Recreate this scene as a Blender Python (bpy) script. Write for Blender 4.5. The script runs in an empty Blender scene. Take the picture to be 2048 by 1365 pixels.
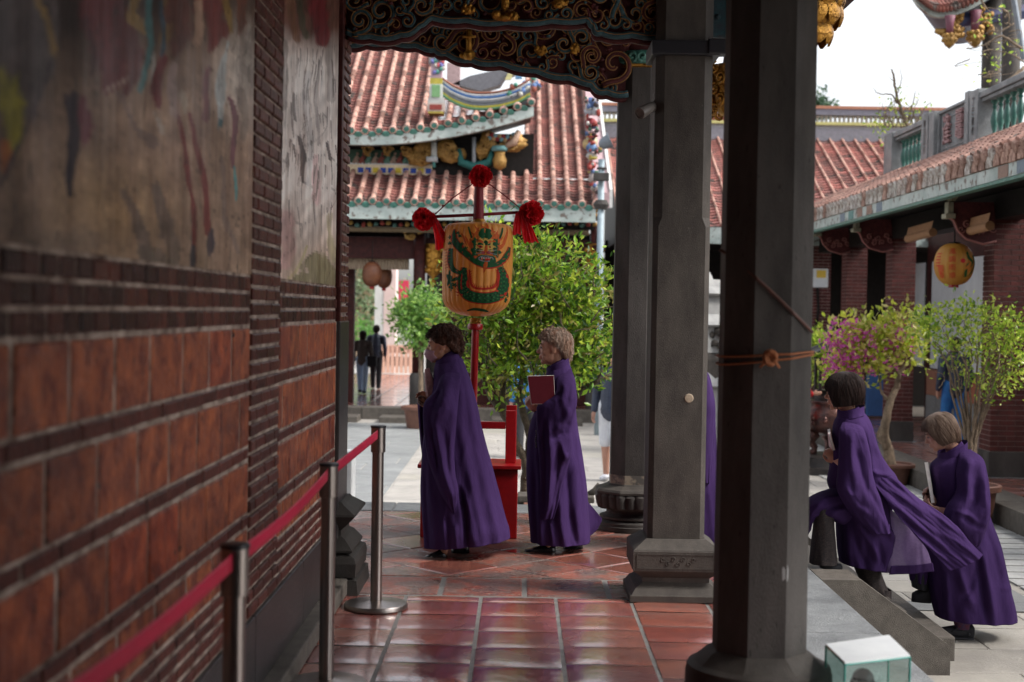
import bpy, bmesh, math, random
import numpy as np
from mathutils import Vector, Matrix, noise as mnoise
R = math.radians
SC = bpy.context.scene
COL = SC.collection
random.seed(7)
# ------------------------------------------------------------------ camera
CAMH = 1.58
yc = Vector((16.0, 62.5, -2844.0)).normalized()
zc = Vector((math.sin(.0165), math.cos(.0165), 0.0))
zc = (zc - yc * zc.dot(yc)).normalized()
xc = yc.cross(zc)
# rows: camera axes expressed in the world
RIGHT = Vector((xc.x, yc.x, zc.x)); UP = Vector((xc.y, yc.y, zc.y)); BACK = Vector((xc.z, yc.z, zc.z))
cam_d = bpy.data.cameras.new("camera"); cam = bpy.data.objects.new("camera", cam_d); COL.objects.link(cam)
mw = Matrix(((RIGHT.x, UP.x, BACK.x, 0), (RIGHT.y, UP.y, BACK.y, 0), (RIGHT.z, UP.z, BACK.z, CAMH), (0, 0, 0, 1)))
cam.matrix_world = mw
cam_d.sensor_width = 36; cam_d.lens = 2844 / 2048 * 36
cam_d.clip_start = .1; cam_d.clip_end = 2000
cam_d.dof.use_dof = True; cam_d.dof.focus_distance = 9.1; cam_d.dof.aperture_fstop = 2.5
SC.camera = cam
def ray(px, py):
    return (RIGHT * ((px - 1024) / 2844) + UP * (-(py - 682.5) / 2844) - BACK)
def P(px, py, Y):
    d = ray(px, py); k = Y / d.y
    return Vector((0, 0, CAMH)) + d * k
def PZ(px, py, Z):
    d = ray(px, py); k = (Z - CAMH) / d.z
    return Vector((0, 0, CAMH)) + d * k
def PX(px, py, X):
    d = ray(px, py); k = X / d.x
    return Vector((0, 0, CAMH)) + d * k
# ------------------------------------------------------------------ world, sun, exposure
SUN_EL, SUN_AZ = R(48), R(105)      # azimuth measured from +Y towards +X
w = bpy.data.worlds.new("World"); SC.world = w; w.use_nodes = True
nt = w.node_tree; nt.nodes.clear()
sky = nt.nodes.new('ShaderNodeTexSky'); sky.sky_type = 'NISHITA'; sky.sun_disc = False
sky.sun_elevation = SUN_EL; sky.sun_rotation = SUN_AZ; sky.air_density = 1.0; sky.dust_density = 3.0; sky.ozone_density = 1.0
hs = nt.nodes.new('ShaderNodeHueSaturation'); hs.inputs['Saturation'].default_value = .22
bg = nt.nodes.new('ShaderNodeBackground'); bg.inputs[1].default_value = .148
wo = nt.nodes.new('ShaderNodeOutputWorld')
nt.links.new(sky.outputs[0], hs.inputs['Color']); nt.links.new(hs.outputs[0], bg.inputs[0]); nt.links.new(bg.outputs[0], wo.inputs[0])
sd = bpy.data.lights.new("sun", 'SUN'); sd.energy = 1.6; sd.angle = R(14); sd.color = (1, .95, .88)
so = bpy.data.objects.new("sun", sd); COL.objects.link(so)
sv = Vector((math.sin(SUN_AZ) * math.cos(SUN_EL), math.cos(SUN_AZ) * math.cos(SUN_EL), math.sin(SUN_EL)))
so.rotation_euler = sv.to_track_quat('Z', 'Y').to_euler()
SC.view_settings.view_transform = 'Standard'; SC.view_settings.look = 'None'
SC.view_settings.gamma = 1; SC.view_settings.exposure = 1.15
SC.cycles.max_bounces = 8; SC.cycles.diffuse_bounces = 4; SC.cycles.glossy_bounces = 3
SC.cycles.transparent_max_bounces = 8; SC.cycles.sample_clamp_indirect = 6
# ------------------------------------------------------------------ helpers
def hsh(*a):
    return random.Random(hash(a)).random()
def mat(name, c, c2=None, scale=8, rough=.6, bump=0, bscale=30, metal=0, attr=False, stretch=(1, 1, 1), spec=.5,
        trans=0, alpha=1, contrast=(.35, .65), rough2=None, sheen=0, weave=0, speck=None, coat=0, sss=0):
    m = bpy.data.materials.new(name); m.use_nodes = True
    t = m.node_tree; N = t.nodes; L = t.links
    b = N['Principled BSDF']
    tc = N.new('ShaderNodeTexCoord'); mp = N.new('ShaderNodeMapping'); mp.inputs['Scale'].default_value = stretch
    L.new(tc.outputs['Object'], mp.inputs[0])
    n1 = N.new('ShaderNodeTexNoise'); n1.inputs['Scale'].default_value = scale; n1.inputs['Detail'].default_value = 6; n1.inputs['Roughness'].default_value = .65
    L.new(mp.outputs[0], n1.inputs['Vector'])
    mr = N.new('ShaderNodeMapRange'); mr.inputs[1].default_value = contrast[0]; mr.inputs[2].default_value = contrast[1]
    L.new(n1.outputs[0], mr.inputs[0])
    mx = N.new('ShaderNodeMix'); mx.data_type = 'RGBA'
    mx.inputs[6].default_value = (*c, 1); mx.inputs[7].default_value = (*(c2 if c2 else tuple(v * .75 for v in c)), 1)
    L.new(mr.outputs[0], mx.inputs[0])
    out = mx.outputs[2]
    if attr:
        at = N.new('ShaderNodeAttribute'); at.attribute_name = 'Col'
        m2 = N.new('ShaderNodeMix'); m2.data_type = 'RGBA'; m2.blend_type = 'MULTIPLY'; m2.inputs[0].default_value = 1
        L.new(out, m2.inputs[6]); L.new(at.outputs['Color'], m2.inputs[7]); out = m2.outputs[2]
    if speck:
        n3 = N.new('ShaderNodeTexNoise'); n3.inputs['Scale'].default_value = speck[1]; n3.inputs['Detail'].default_value = 4
        L.new(mp.outputs[0], n3.inputs['Vector'])
        r3 = N.new('ShaderNodeMapRange'); r3.inputs[1].default_value = speck[2]; r3.inputs[2].default_value = speck[2] + .08
        L.new(n3.outputs[0], r3.inputs[0])
        m3 = N.new('ShaderNodeMix'); m3.data_type = 'RGBA'; m3.inputs[7].default_value = (*speck[0], 1)
        L.new(r3.outputs[0], m3.inputs[0]); L.new(out, m3.inputs[6]); out = m3.outputs[2]
    L.new(out, b.inputs['Base Color'])
    b.inputs['Roughness'].default_value = rough; b.inputs['Metallic'].default_value = metal
    b.inputs['Specular IOR Level'].default_value = spec
    if coat: b.inputs['Coat Weight'].default_value = coat; b.inputs['Coat Roughness'].default_value = .15
    if rough2 is not None:
        n4 = N.new('ShaderNodeTexNoise'); n4.inputs['Scale'].default_value = scale * .6; n4.inputs['Detail'].default_value = 3
        L.new(mp.outputs[0], n4.inputs['Vector'])
        r4 = N.new('ShaderNodeMapRange'); r4.inputs[1].default_value = .4; r4.inputs[2].default_value = .6
        r4.inputs[3].default_value = rough; r4.inputs[4].default_value = rough2
        L.new(n4.outputs[0], r4.inputs[0]); L.new(r4.outputs[0], b.inputs['Roughness'])
    if bump:
        n2 = N.new('ShaderNodeTexNoise'); n2.inputs['Scale'].default_value = bscale; n2.inputs['Detail'].default_value = 5
        L.new(mp.outputs[0], n2.inputs['Vector'])
        bp = N.new('ShaderNodeBump'); bp.inputs['Strength'].default_value = bump; bp.inputs['Distance'].default_value = .02
        L.new(n2.outputs[0], bp.inputs['Height']); L.new(bp.outputs[0], b.inputs['Normal'])
    if trans:
        tr = N.new('ShaderNodeBsdfTranslucent'); ms = N.new('ShaderNodeMixShader'); ms.inputs[0].default_value = trans
        L.new(out, tr.inputs[0]); L.new(b.outputs[0], ms.inputs[1]); L.new(tr.outputs[0], ms.inputs[2])
        L.new(ms.outputs[0], N['Material Output'].inputs[0])
    if sheen: b.inputs['Sheen Weight'].default_value = sheen; b.inputs['Sheen Roughness'].default_value = .5
    if alpha < 1: b.inputs['Alpha'].default_value = alpha
    if sss: b.inputs['Subsurface Weight'].default_value = sss; b.inputs['Subsurface Radius'].default_value = (.02, .008, .004)
    return m
def catmull(pts, n):
    """resample a list of tuples to n points with Catmull-Rom"""
    A = np.array(pts, float); k = len(A)
    if k == 2: return A[0] + (A[1] - A[0]) * np.linspace(0, 1, n)[:, None]
    E = np.vstack([2 * A[0] - A[1], A, 2 * A[-1] - A[-2]])
    out = []
    for t in np.linspace(0, k - 1, n):
        i = min(int(t), k - 2); f = t - i
        p0, p1, p2, p3 = E[i], E[i + 1], E[i + 2], E[i + 3]
        out.append(.5 * ((2 * p1) + (-p0 + p2) * f + (2 * p0 - 5 * p1 + 4 * p2 - p3) * f * f + (-p0 + 3 * p1 - 3 * p2 + p3) * f ** 3))
    return np.array(out)
class MB:
    def __init__(s): s.v = []; s.f = []; s.c = []; s.hascol = False
    def add(s, vs, fs, col=None):
        o = len(s.v); s.v += [tuple(p) for p in vs]; s.f += [tuple(i + o for i in f) for f in fs]
        if col is not None: s.hascol = True
        s.c += [col if col is not None else (1, 1, 1)] * len(fs)
    def box(s, x0, x1, y0, y1, z0, z1, col=None, jit=0):
        vs = [(x, y, z) for x in (x0, x1) for y in (y0, y1) for z in (z0, z1)]
        if jit: vs = [tuple(q + random.uniform(-jit, jit) for q in p) for p in vs]
        s.add(vs, [(0, 1, 3, 2), (4, 6, 7, 5), (0, 4, 5, 1), (2, 3, 7, 6), (0, 2, 6, 4), (1, 5, 7, 3)], col)
    def bbox(s, x0, x1, y0, y1, z0, z1, b=.01, col=None):
        """box with bevelled edges"""
        bm = bmesh.new(); bmesh.ops.create_cube(bm, size=1)
        for v in bm.verts: v.co = Vector(((x0 + x1) / 2 + v.co.x * (x1 - x0), (y0 + y1) / 2 + v.co.y * (y1 - y0), (z0 + z1) / 2 + v.co.z * (z1 - z0)))
        bmesh.ops.bevel(bm, geom=bm.edges[:], offset=b, segments=2, affect='EDGES', profile=.6)
        s.bm(bm, col)
    def bm(s, bm, col=None, M=None):
        bm.verts.index_update()
        s.add([(M @ v.co if M else v.co) for v in bm.verts], [[v.index for v in f.verts] for f in bm.faces], col); bm.free()
    def tube(s, pts, r, n=8, col=None, cap=True, flat=1):
        pts = [Vector(p) for p in pts]; m = len(pts)
        rs = r if hasattr(r, '__len__') else [r] * m
        vs = []; up = None
        for i, p in enumerate(pts):
            t = (pts[min(i + 1, m - 1)] - pts[max(i - 1, 0)])
            t = t.normalized() if t.length > 1e-9 else Vector((0, 0, 1))
            if up is None: up = Vector((0, 1, 0)) if abs(t.y) < .9 else Vector((1, 0, 0))
            a = (up - t * up.dot(t)); a = a.normalized() if a.length > 1e-6 else t.orthogonal().normalized()
            up = a; b = t.cross(a)
            for k in range(n):
                an = 2 * math.pi * k / n
                vs.append(p + a * math.cos(an) * rs[i] * flat + b * math.sin(an) * rs[i])
        fs = [(i * n + k, i * n + (k + 1) % n, (i + 1) * n + (k + 1) % n, (i + 1) * n + k) for i in range(m - 1) for k in range(n)]
        if cap: fs += [tuple(range(n))[::-1], tuple((m - 1) * n + k for k in range(n))]
        s.add(vs, fs, col)
    def lathe(s, prof, c=(0, 0, 0), n=24, col=None, rot=0, axis=None, sx=1, sy=1):
        """prof: list of (r, z)"""
        M = Matrix.Translation(Vector(c))
        if axis is not None: M = M @ Vector(axis).to_track_quat('Z', 'Y').to_matrix().to_4x4()
        vs = []
        for r, z in prof:
            for k in range(n):
                a = 2 * math.pi * (k + rot) / n
                vs.append(M @ Vector((r * math.cos(a) * sx, r * math.sin(a) * sy, z)))
        m = len(prof)
        fs = [(i * n + k, i * n + (k + 1) % n, (i + 1) * n + (k + 1) % n, (i + 1) * n + k) for i in range(m - 1) for k in range(n)]
        fs += [tuple(range(n))[::-1], tuple((m - 1) * n + k for k in range(n))]
        s.add(vs, fs, col)
    def sphere(s, c, r, n=12, col=None, M=None, noise=0, seed=0):
        r = r if hasattr(r, '__len__') else (r, r, r)
        vs = []; m = max(4, n // 2)
        for i in range(m + 1):
            ph = math.pi * i / m
            for k in range(n):
                a = 2 * math.pi * k / n
                d = Vector((math.sin(ph) * math.cos(a), math.sin(ph) * math.sin(a), math.cos(ph)))
                q = 1 + (noise * mnoise.noise(d * 2.3 + Vector((seed, 0, 0))) if noise else 0)
                p = Vector((d.x * r[0] * q, d.y * r[1] * q, d.z * r[2] * q))
                if M: p = M @ p
                vs.append(p + Vector(c))
        fs = [(i * n + k, (i + 1) * n + k, (i + 1) * n + (k + 1) % n, i * n + (k + 1) % n) for i in range(m) for k in range(n)]
        s.add(vs, fs, col)
    def prism(s, outline, mapf, d0, d1, col=None):
        """outline: 2D points; mapf(u,v,d)->3D; ear-clipped caps"""
        from mathutils.geometry import tessellate_polygon
        k = len(outline)
        vs = [mapf(u, v, d0) for u, v in outline] + [mapf(u, v, d1) for u, v in outline]
        tris = tessellate_polygon([[Vector((u, v, 0)) for u, v in outline]])
        fs = [tuple(t) for t in tris] + [tuple(i + k for i in t)[::-1] for t in tris]
        fs += [(i, (i + 1) % k, (i + 1) % k + k, i + k) for i in range(k)]
        s.add(vs, fs, col)
    def grid(s, rows, col=None, closed=False, cols=None):
        nu = len(rows); nv = len(rows[0]); vs = [p for r_ in rows for p in r_]
        fs = []
        for i in range(nu - 1):
            for j in range(nv if closed else nv - 1):
                fs.append((i * nv + j, i * nv + (j + 1) % nv, (i + 1) * nv + (j + 1) % nv, (i + 1) * nv + j))
        o = len(s.v); s.v += [tuple(p) for p in vs]; s.f += [tuple(i + o for i in f) for f in fs]
        if cols is not None:
            s.hascol = True
            s.c += [cols[f[0]] for f in fs]
        else:
            if col is not None: s.hascol = True
            s.c += [col if col is not None else (1, 1, 1)] * len(fs)
    def build(s, name, m, parent=None, smooth=False, fixn=True, angle=None, solid=0):
        me = bpy.data.meshes.new(name); me.from_pydata(s.v, [], s.f)
        if True:
            a = me.color_attributes.new('Col', 'FLOAT_COLOR', 'CORNER')
            nl = len(me.loops); buf = np.ones((nl, 4), np.float32)
            cnt = np.array([len(f) for f in s.f]); buf[:, :3] = np.repeat(np.array(s.c, np.float32), cnt, axis=0)
            a.data.foreach_set('color', buf.ravel())
        if fixn:
            b = bmesh.new(); b.from_mesh(me); bmesh.ops.recalc_face_normals(b, faces=b.faces[:]); b.to_mesh(me); b.free()
        if isinstance(m, (list, tuple)):
            for q in m: me.materials.append(q)
        else: me.materials.append(m)
        if smooth: me.polygons.foreach_set('use_smooth', [True] * len(me.polygons))
        if angle is not None:
            me.polygons.foreach_set('use_smooth', [True] * len(me.polygons)); me.set_sharp_from_angle(angle=R(angle))
        o = bpy.data.objects.new(name, me); COL.objects.link(o)
        if parent is not None: par(o, parent)
        if solid:
            md = o.modifiers.new('thick', 'SOLIDIFY'); md.thickness = solid; md.offset = 0
        return o
def par(o, parent):
    o.parent = parent
    # parts are modelled in world coordinates; roots and parent meshes sit at loc (no rotation at build time)
    bpy_m = parent_world(parent)
    o.matrix_parent_inverse = bpy_m.inverted()
def parent_world(p):
    m = Matrix.LocRotScale(p.location, p.rotation_euler, p.scale)
    if p.parent is not None: m = parent_world(p.parent) @ p.matrix_parent_inverse @ m
    return m
def tag(o, label=None, cat=None, group=None, kind=None):
    if label: o['label'] = label
    if cat: o['category'] = cat
    if group: o['group'] = group
    if kind: o['kind'] = kind
    return o
def thing(name, label, cat, loc=(0, 0, 0), group=None):
    o = bpy.data.objects.new(name, None); COL.objects.link(o); o.location = loc; o.empty_display_size = .1
    return tag(o, label, cat, group)
def struct(o): o['kind'] = 'structure'; return o
def dup(root, loc=None, label=None, rotz=0):
    def cp(o, p):
        c = o.copy(); COL.objects.link(c)
        if p is not None: c.parent = p
        for ch in list(o.children): cp(ch, c)
        return c
    r = cp(root, None)
    if loc is not None: r.location = loc
    if rotz: r.rotation_euler = (0, 0, rotz)
    if label: r['label'] = label
    return r
def text_mesh(txt, size, depth=.005):
    cu = bpy.data.curves.new('t', 'FONT'); cu.body = txt; cu.size = size; cu.extrude = depth; cu.align_x = 'CENTER'; cu.align_y = 'CENTER'
    o = bpy.data.objects.new('t', cu); COL.objects.link(o)
    dg = bpy.context.evaluated_depsgraph_get(); me = bpy.data.meshes.new_from_object(o.evaluated_get(dg))
    vs = [v.co.copy() for v in me.vertices]; fs = [tuple(p.vertices) for p in me.polygons]
    bpy.data.objects.remove(o); bpy.data.curves.remove(cu); bpy.data.meshes.remove(me)
    return vs, fs
def spiral(cx, cy, r0, turns, start, cw=1, n=22):
    """2-D scroll curling inwards, returned outer to inner"""
    out = []
    for i in range(n):
        t = i / (n - 1); a = start + cw * turns * 2 * math.pi * t; r = r0 * (1 - t) ** .8 + r0 * .12
        out.append((cx + r * math.cos(a), cy + r * math.sin(a)))
    return out
def jit(c, a): k = 1 + random.uniform(-a, a); return tuple(min(1, max(0, v * k)) for v in c)
# ------------------------------------------------------------------ materials
M = {}
M['stone_dark'] = mat('dark_stone', (.088, .08, .075), (.046, .042, .04), 5, .6, .25, 260, rough2=.8, speck=((.03, .028, .026), 70, .66), spec=.18, stretch=(1, 1, .3))
M['stone_mid'] = mat('grey_stone', (.08, .07, .062), (.048, .042, .038), 9, .6, .25, 280, speck=((.15, .135, .12), 160, .66), spec=.18, stretch=(1, 1, .4))
M['stone_light'] = mat('light_stone', (.42, .42, .41), (.3, .3, .3), 5, .75, .3, 90, spec=.18)
M['granite'] = mat('granite', (.22, .23, .235), (.1, .105, .11), 4, .28, .5, 90, rough2=.6, contrast=(.3, .7), speck=((.36, .37, .38), 160, .6))
M['granite_brown'] = mat('weathered_granite', (.13, .115, .1), (.085, .075, .066), 14, .6, .4, 160, speck=((.2, .18, .16), 140, .64), spec=.18)
M['tile'] = mat('clay_tile', (.38, .13, .092), (.24, .098, .085), 3.2, .12, .3, 12, attr=True, rough2=.3, coat=1, contrast=(.35, .62), speck=((.23, .17, .15), 26, .62))
M['tile_worn'] = mat('worn_clay_tile', (.3, .1, .07), (.16, .105, .092), 5, .2, .55, 30, attr=True, rough2=.5, contrast=(.42, .55), speck=((.26, .21, .18), 40, .58))
M['grout'] = mat('grout', (.23, .22, .21), (.13, .125, .12), 20, .5, .3, 80)
M['slab'] = mat('courtyard_slab', (.44, .415, .38), (.33, .31, .29), 2.5, .5, .3, 60, attr=True, rough2=.7)
M['brick_big'] = mat('glazed_brick', (.15, .037, .024), (.44, .125, .048), 11, .4, .6, 50, attr=True, contrast=(.38, .68), rough2=.6, spec=.3, speck=((.06, .022, .016), 24, .63))
M['brick_small'] = mat('small_brick', (.062, .02, .016), (.13, .036, .026), 14, .42, .35, 60, attr=True, spec=.18)
M['mortar'] = mat('mortar', (.48, .39, .33), (.12, .08, .065), 9, .8, .6, 60, spec=.18)
M['brick_ext'] = mat('courtyard_brick', (.125, .036, .032), (.07, .024, .022), 9, .7, .3, 60, attr=True, spec=.18)
M['mortar_ext'] = mat('pale_mortar', (.3, .24, .22), (.2, .16, .14), 18, .85)
M['mural'] = mat('mural_paint', (1, .97, .93), (.66, .6, .56), 9, .36, .4, 22, attr=True, stretch=(1, 1, .22), rough2=.55, contrast=(.4, .6), spec=.22, speck=((.05, .045, .04), 30, .64))
M['roof_tile'] = mat('red_roof_tile', (.34, .13, .11), (.14, .075, .068), 2.6, .75, .4, 40, attr=True, speck=((.09, .075, .068), 5, .55), spec=.18)
M['roof_cover'] = mat('cover_tile', (.56, .34, .27), (.36, .2, .165), 3, .7, .4, 40, attr=True, speck=((.15, .125, .11), 8, .57), spec=.18)
M['teal'] = mat('teal_glaze', (.09, .26, .21), (.04, .14, .115), 20, .35, .2, 60, attr=True)
M['teal_dark'] = mat('dark_teal_glaze', (.035, .14, .11), (.02, .08, .065), 20, .35, .2, 60, attr=True)
M['grey_knit'] = mat('grey_brown_jacket', (.12, .1, .09), (.085, .07, .065), 14, .9)
M['foot_stone'] = mat('dark_foot_stone', (.04, .036, .034), (.025, .022, .02), 9, .6, .3, 150, spec=.2)  # darker stone tone for the wall-end foot
M['fascia'] = mat('painted_fascia', (.5, .55, .52), (.3, .36, .34), 3, .6, .2, 50, speck=((.16, .13, .11), 9, .56))
M['gold'] = mat('gold_leaf', (.55, .28, .045), (.28, .13, .025), 25, .38, .5, 70, metal=.75)
M['gold_dull'] = mat('dull_gold', (.42, .24, .06), (.22, .12, .035), 25, .5, .4, 60, metal=.4)
M['wood_red'] = mat('dark_red_wood', (.075, .02, .018), (.035, .012, .012), 12, .5, .2, 60, spec=.18)
M['wood_black'] = mat('dark_wood', (.016, .012, .011), (.008, .007, .006), 12, .55, .2, 60, spec=.18)
M['wood_teal'] = mat('teal_painted_wood', (.018, .06, .075), (.03, .035, .045), 18, .38, .3, 90, spec=.18)
M['wood_teal_pale'] = mat('blue_green_scroll', (.055, .12, .14), (.03, .06, .07), 24, .38, .3, 90, spec=.18)  # paler teal of the carved scrollwork
M['gold_line'] = mat('gilt_line', (.34, .17, .045), (.2, .095, .03), 30, .6, .2, 90, metal=.2)
M['maroon_paint'] = mat('maroon_paint', (.11, .03, .03), (.055, .018, .02), 20, .42, .2, 90, spec=.18)
M['red_paint'] = mat('red_lacquer', (.33, .006, .008), (.24, .005, .008), 8, .3, .08, 60)
M['red_dark'] = mat('dark_red_cloth', (.22, .006, .018), (.14, .004, .012), 8, .6)
M['red_cloth'] = mat('red_cloth', (.8, .01, .02), (.6, .008, .016), 20, .7, .2, 70, trans=.35)
M['red_sheer'] = mat('sheer_red_ribbon', (.95, .1, .13), (.85, .05, .08), 10, .6, trans=.65)
M['steel'] = mat('brushed_steel', (.33, .29, .27), (.26, .23, .215), 30, .28, .05, 200, metal=.95, stretch=(1, 1, .05))
M['black_plastic'] = mat('black_plastic', (.02, .02, .025), (.015, .015, .02), 10, .4)
M['strap'] = mat('pink_red_strap', (.62, .012, .065), (.56, .01, .055), 10, .45, trans=.15)
M['robe'] = mat('purple_robe', (.047, .023, .088), (.036, .017, .068), 5, .92, .55, 16, spec=.08, stretch=(1, 1, .4))
M['robe_sheer'] = mat('sheer_purple_cloth', (.30, .2, .42), (.25, .16, .36), 60, .8, .1, 300, trans=.5, alpha=.93)
M['skin'] = mat('skin', (.54, .28, .19), (.46, .22, .14), 12, .5, .1, 120, sss=.08)
M['skin_pale'] = mat('pale_skin', (.5, .27, .2), (.44, .23, .16), 12, .5, .1, 120, sss=.08)
M['hair_dark'] = mat('dark_brown_hair', (.026, .011, .008), (.075, .026, .015), 30, .6, .5, 90, spec=.25, stretch=(1, 1, .3))
M['hair_black'] = mat('black_hair', (.012, .007, .007), (.03, .015, .012), 40, .5, .5, 120, spec=.2, stretch=(2, 2, .2))
M['hair_auburn'] = mat('greying_auburn_hair', (.26, .12, .06), (.42, .33, .27), 14, .5, .5, 110, stretch=(2, 2, .35))
M['hair_brown'] = mat('greying_brown_hair', (.085, .045, .028), (.19, .125, .085), 16, .5, .5, 120, stretch=(2, 2, .25))
M['mask'] = mat('mauve_mask', (.42, .26, .33), (.38, .22, .29), 20, .8, .2, 120)
M['book_pink'] = mat('pink_wrapping_cloth', (.55, .33, .35), (.42, .22, .25), 45, .5, .5, 70)
M['book_maroon'] = mat('maroon_cover', (.075, .006, .012), (.06, .005, .01), 6, .45, spec=.18)
M['paper'] = mat('paper', (.75, .72, .68), (.62, .58, .55), 30, .8)
M['beads'] = mat('brown_beads', (.1, .04, .03), (.2, .11, .08), 60, .25)
M['trouser'] = mat('checked_trouser', (.014, .01, .012), (.06, .042, .036), 190, .85, 0, 30, contrast=(.52, .56))
M['black_cloth'] = mat('black_cloth', (.014, .014, .018), (.02, .02, .025), 10, .8)
M['leather'] = mat('black_leather', (.012, .012, .014), (.02, .02, .022), 10, .22)
M['navy'] = mat('navy_jacket', (.02, .028, .055), (.035, .045, .08), 10, .5, .4, 30)
M['denim'] = mat('blue_denim', (.32, .45, .62), (.4, .52, .68), 14, .8)
M['bright_blue'] = mat('bright_blue_cloth', (.02, .17, .45), (.015, .1, .33), 8, .7)
M['white_cloth'] = mat('white_cloth', (.7, .72, .76), (.6, .62, .68), 14, .8)
M['dark_grey'] = mat('dark_grey_cloth', (.03, .03, .035), (.045, .045, .05), 14, .8)
M['paper_lantern'] = mat('oiled_paper', (.82, .38, .075), (.7, .29, .05), 4, .45, .1, 60, attr=False, trans=.3)
M['ink'] = mat('lantern_paint', (1, 1, 1), (.72, .72, .72), 60, .6, .1, 90, attr=True, spec=.15)
M['painted'] = mat('painted_detail', (1, 1, 1), (.75, .75, .75), 16, .5, .3, 60, attr=True, spec=.18)
M['leaf'] = mat('leaf', (1, 1, .9), (.75, .85, .7), 8, .33, attr=True, trans=.45, spec=.5)
M['petal'] = mat('petal', (.55, .06, .35), (.7, .16, .5), 8, .6, attr=False, trans=.4)
M['bark'] = mat('bark', (.26, .19, .13), (.13, .095, .065), 18, .85, .7, 50)
M['bark_dark'] = mat('dark_bark', (.1, .075, .05), (.06, .045, .03), 18, .85, .6, 50)
M['terracotta'] = mat('terracotta', (.2, .09, .06), (.13, .06, .045), 10, .6, .3, 40)
M['soil'] = mat('soil', (.05, .035, .025), (.09, .07, .04), 30, .95, .8, 40)
M['bronze'] = mat('dark_bronze', (.035, .032, .033), (.06, .05, .046), 14, .4, .5, 50, metal=.5)
M['copper'] = mat('red_bronze', (.19, .08, .065), (.07, .045, .045), 9, .32, .5, 26, metal=.55)
M['rope'] = mat('orange_rope', (.42, .15, .055), (.3, .1, .04), 60, .8, .6, 200)
M['cable'] = mat('brown_cable', (.12, .05, .035), (.08, .035, .03), 60, .6)
M['white_paint'] = mat('white_paint', (.72, .74, .75), (.62, .64, .66), 6, .5)
M['plaster'] = mat('white_plaster', (.66, .67, .7), (.56, .57, .6), 3, .8, .1, 40, spec=.18)
M['yellow'] = mat('yellow_label', (.75, .5, .06), (.68, .45, .05), 6, .5)
M['bamboo'] = mat('bamboo_blind', (.34, .17, .08), (.22, .11, .05), 20, .7, .3, 60, stretch=(.4, .4, 6))
M['pink_wall'] = mat('pink_plaster', (.5, .33, .34), (.4, .27, .29), 5, .8, .2, 30)
M['dusk_metal'] = mat('grey_metal', (.22, .25, .28), (.17, .19, .22), 8, .45, metal=.4)
M['cam_metal'] = mat('camera_housing', (.14, .125, .115), (.11, .1, .095), 8, .35)
M['pink_banner'] = mat('pink_banner', (.75, .07, .14), (.65, .05, .1), 4, .7, trans=.2)
def glass(name, col, rough=.02):
    m = bpy.data.materials.new(name); m.use_nodes = True; t = m.node_tree; N = t.nodes; L = t.links; N.clear()
    g = N.new('ShaderNodeBsdfGlossy'); g.inputs['Roughness'].default_value = rough
    tr = N.new('ShaderNodeBsdfTransparent'); tr.inputs[0].default_value = (*col, 1)
    fr = N.new('ShaderNodeFresnel'); fr.inputs[0].default_value = 1.5
    tc = N.new('ShaderNodeTexCoord'); ns = N.new('ShaderNodeTexNoise'); ns.inputs['Scale'].default_value = 3
    ad = N.new('ShaderNodeMath'); ad.operation = 'MULTIPLY_ADD'; ad.inputs[1].default_value = .06
    L.new(tc.outputs['Object'], ns.inputs['Vector']); L.new(ns.outputs[0], ad.inputs[0]); L.new(fr.outputs[0], ad.inputs[2])
    mx = N.new('ShaderNodeMixShader'); o = N.new('ShaderNodeOutputMaterial')
    L.new(ad.outputs[0], mx.inputs[0]); L.new(tr.outputs[0], mx.inputs[1]); L.new(g.outputs[0], mx.inputs[2]); L.new(mx.outputs[0], o.inputs[0])
    return m
M['glass'] = glass('green_glass', (.72, .86, .82))
M['glass_edge'] = mat('glass_edge', (.06, .3, .25), (.04, .22, .19), 6, .1)
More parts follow.
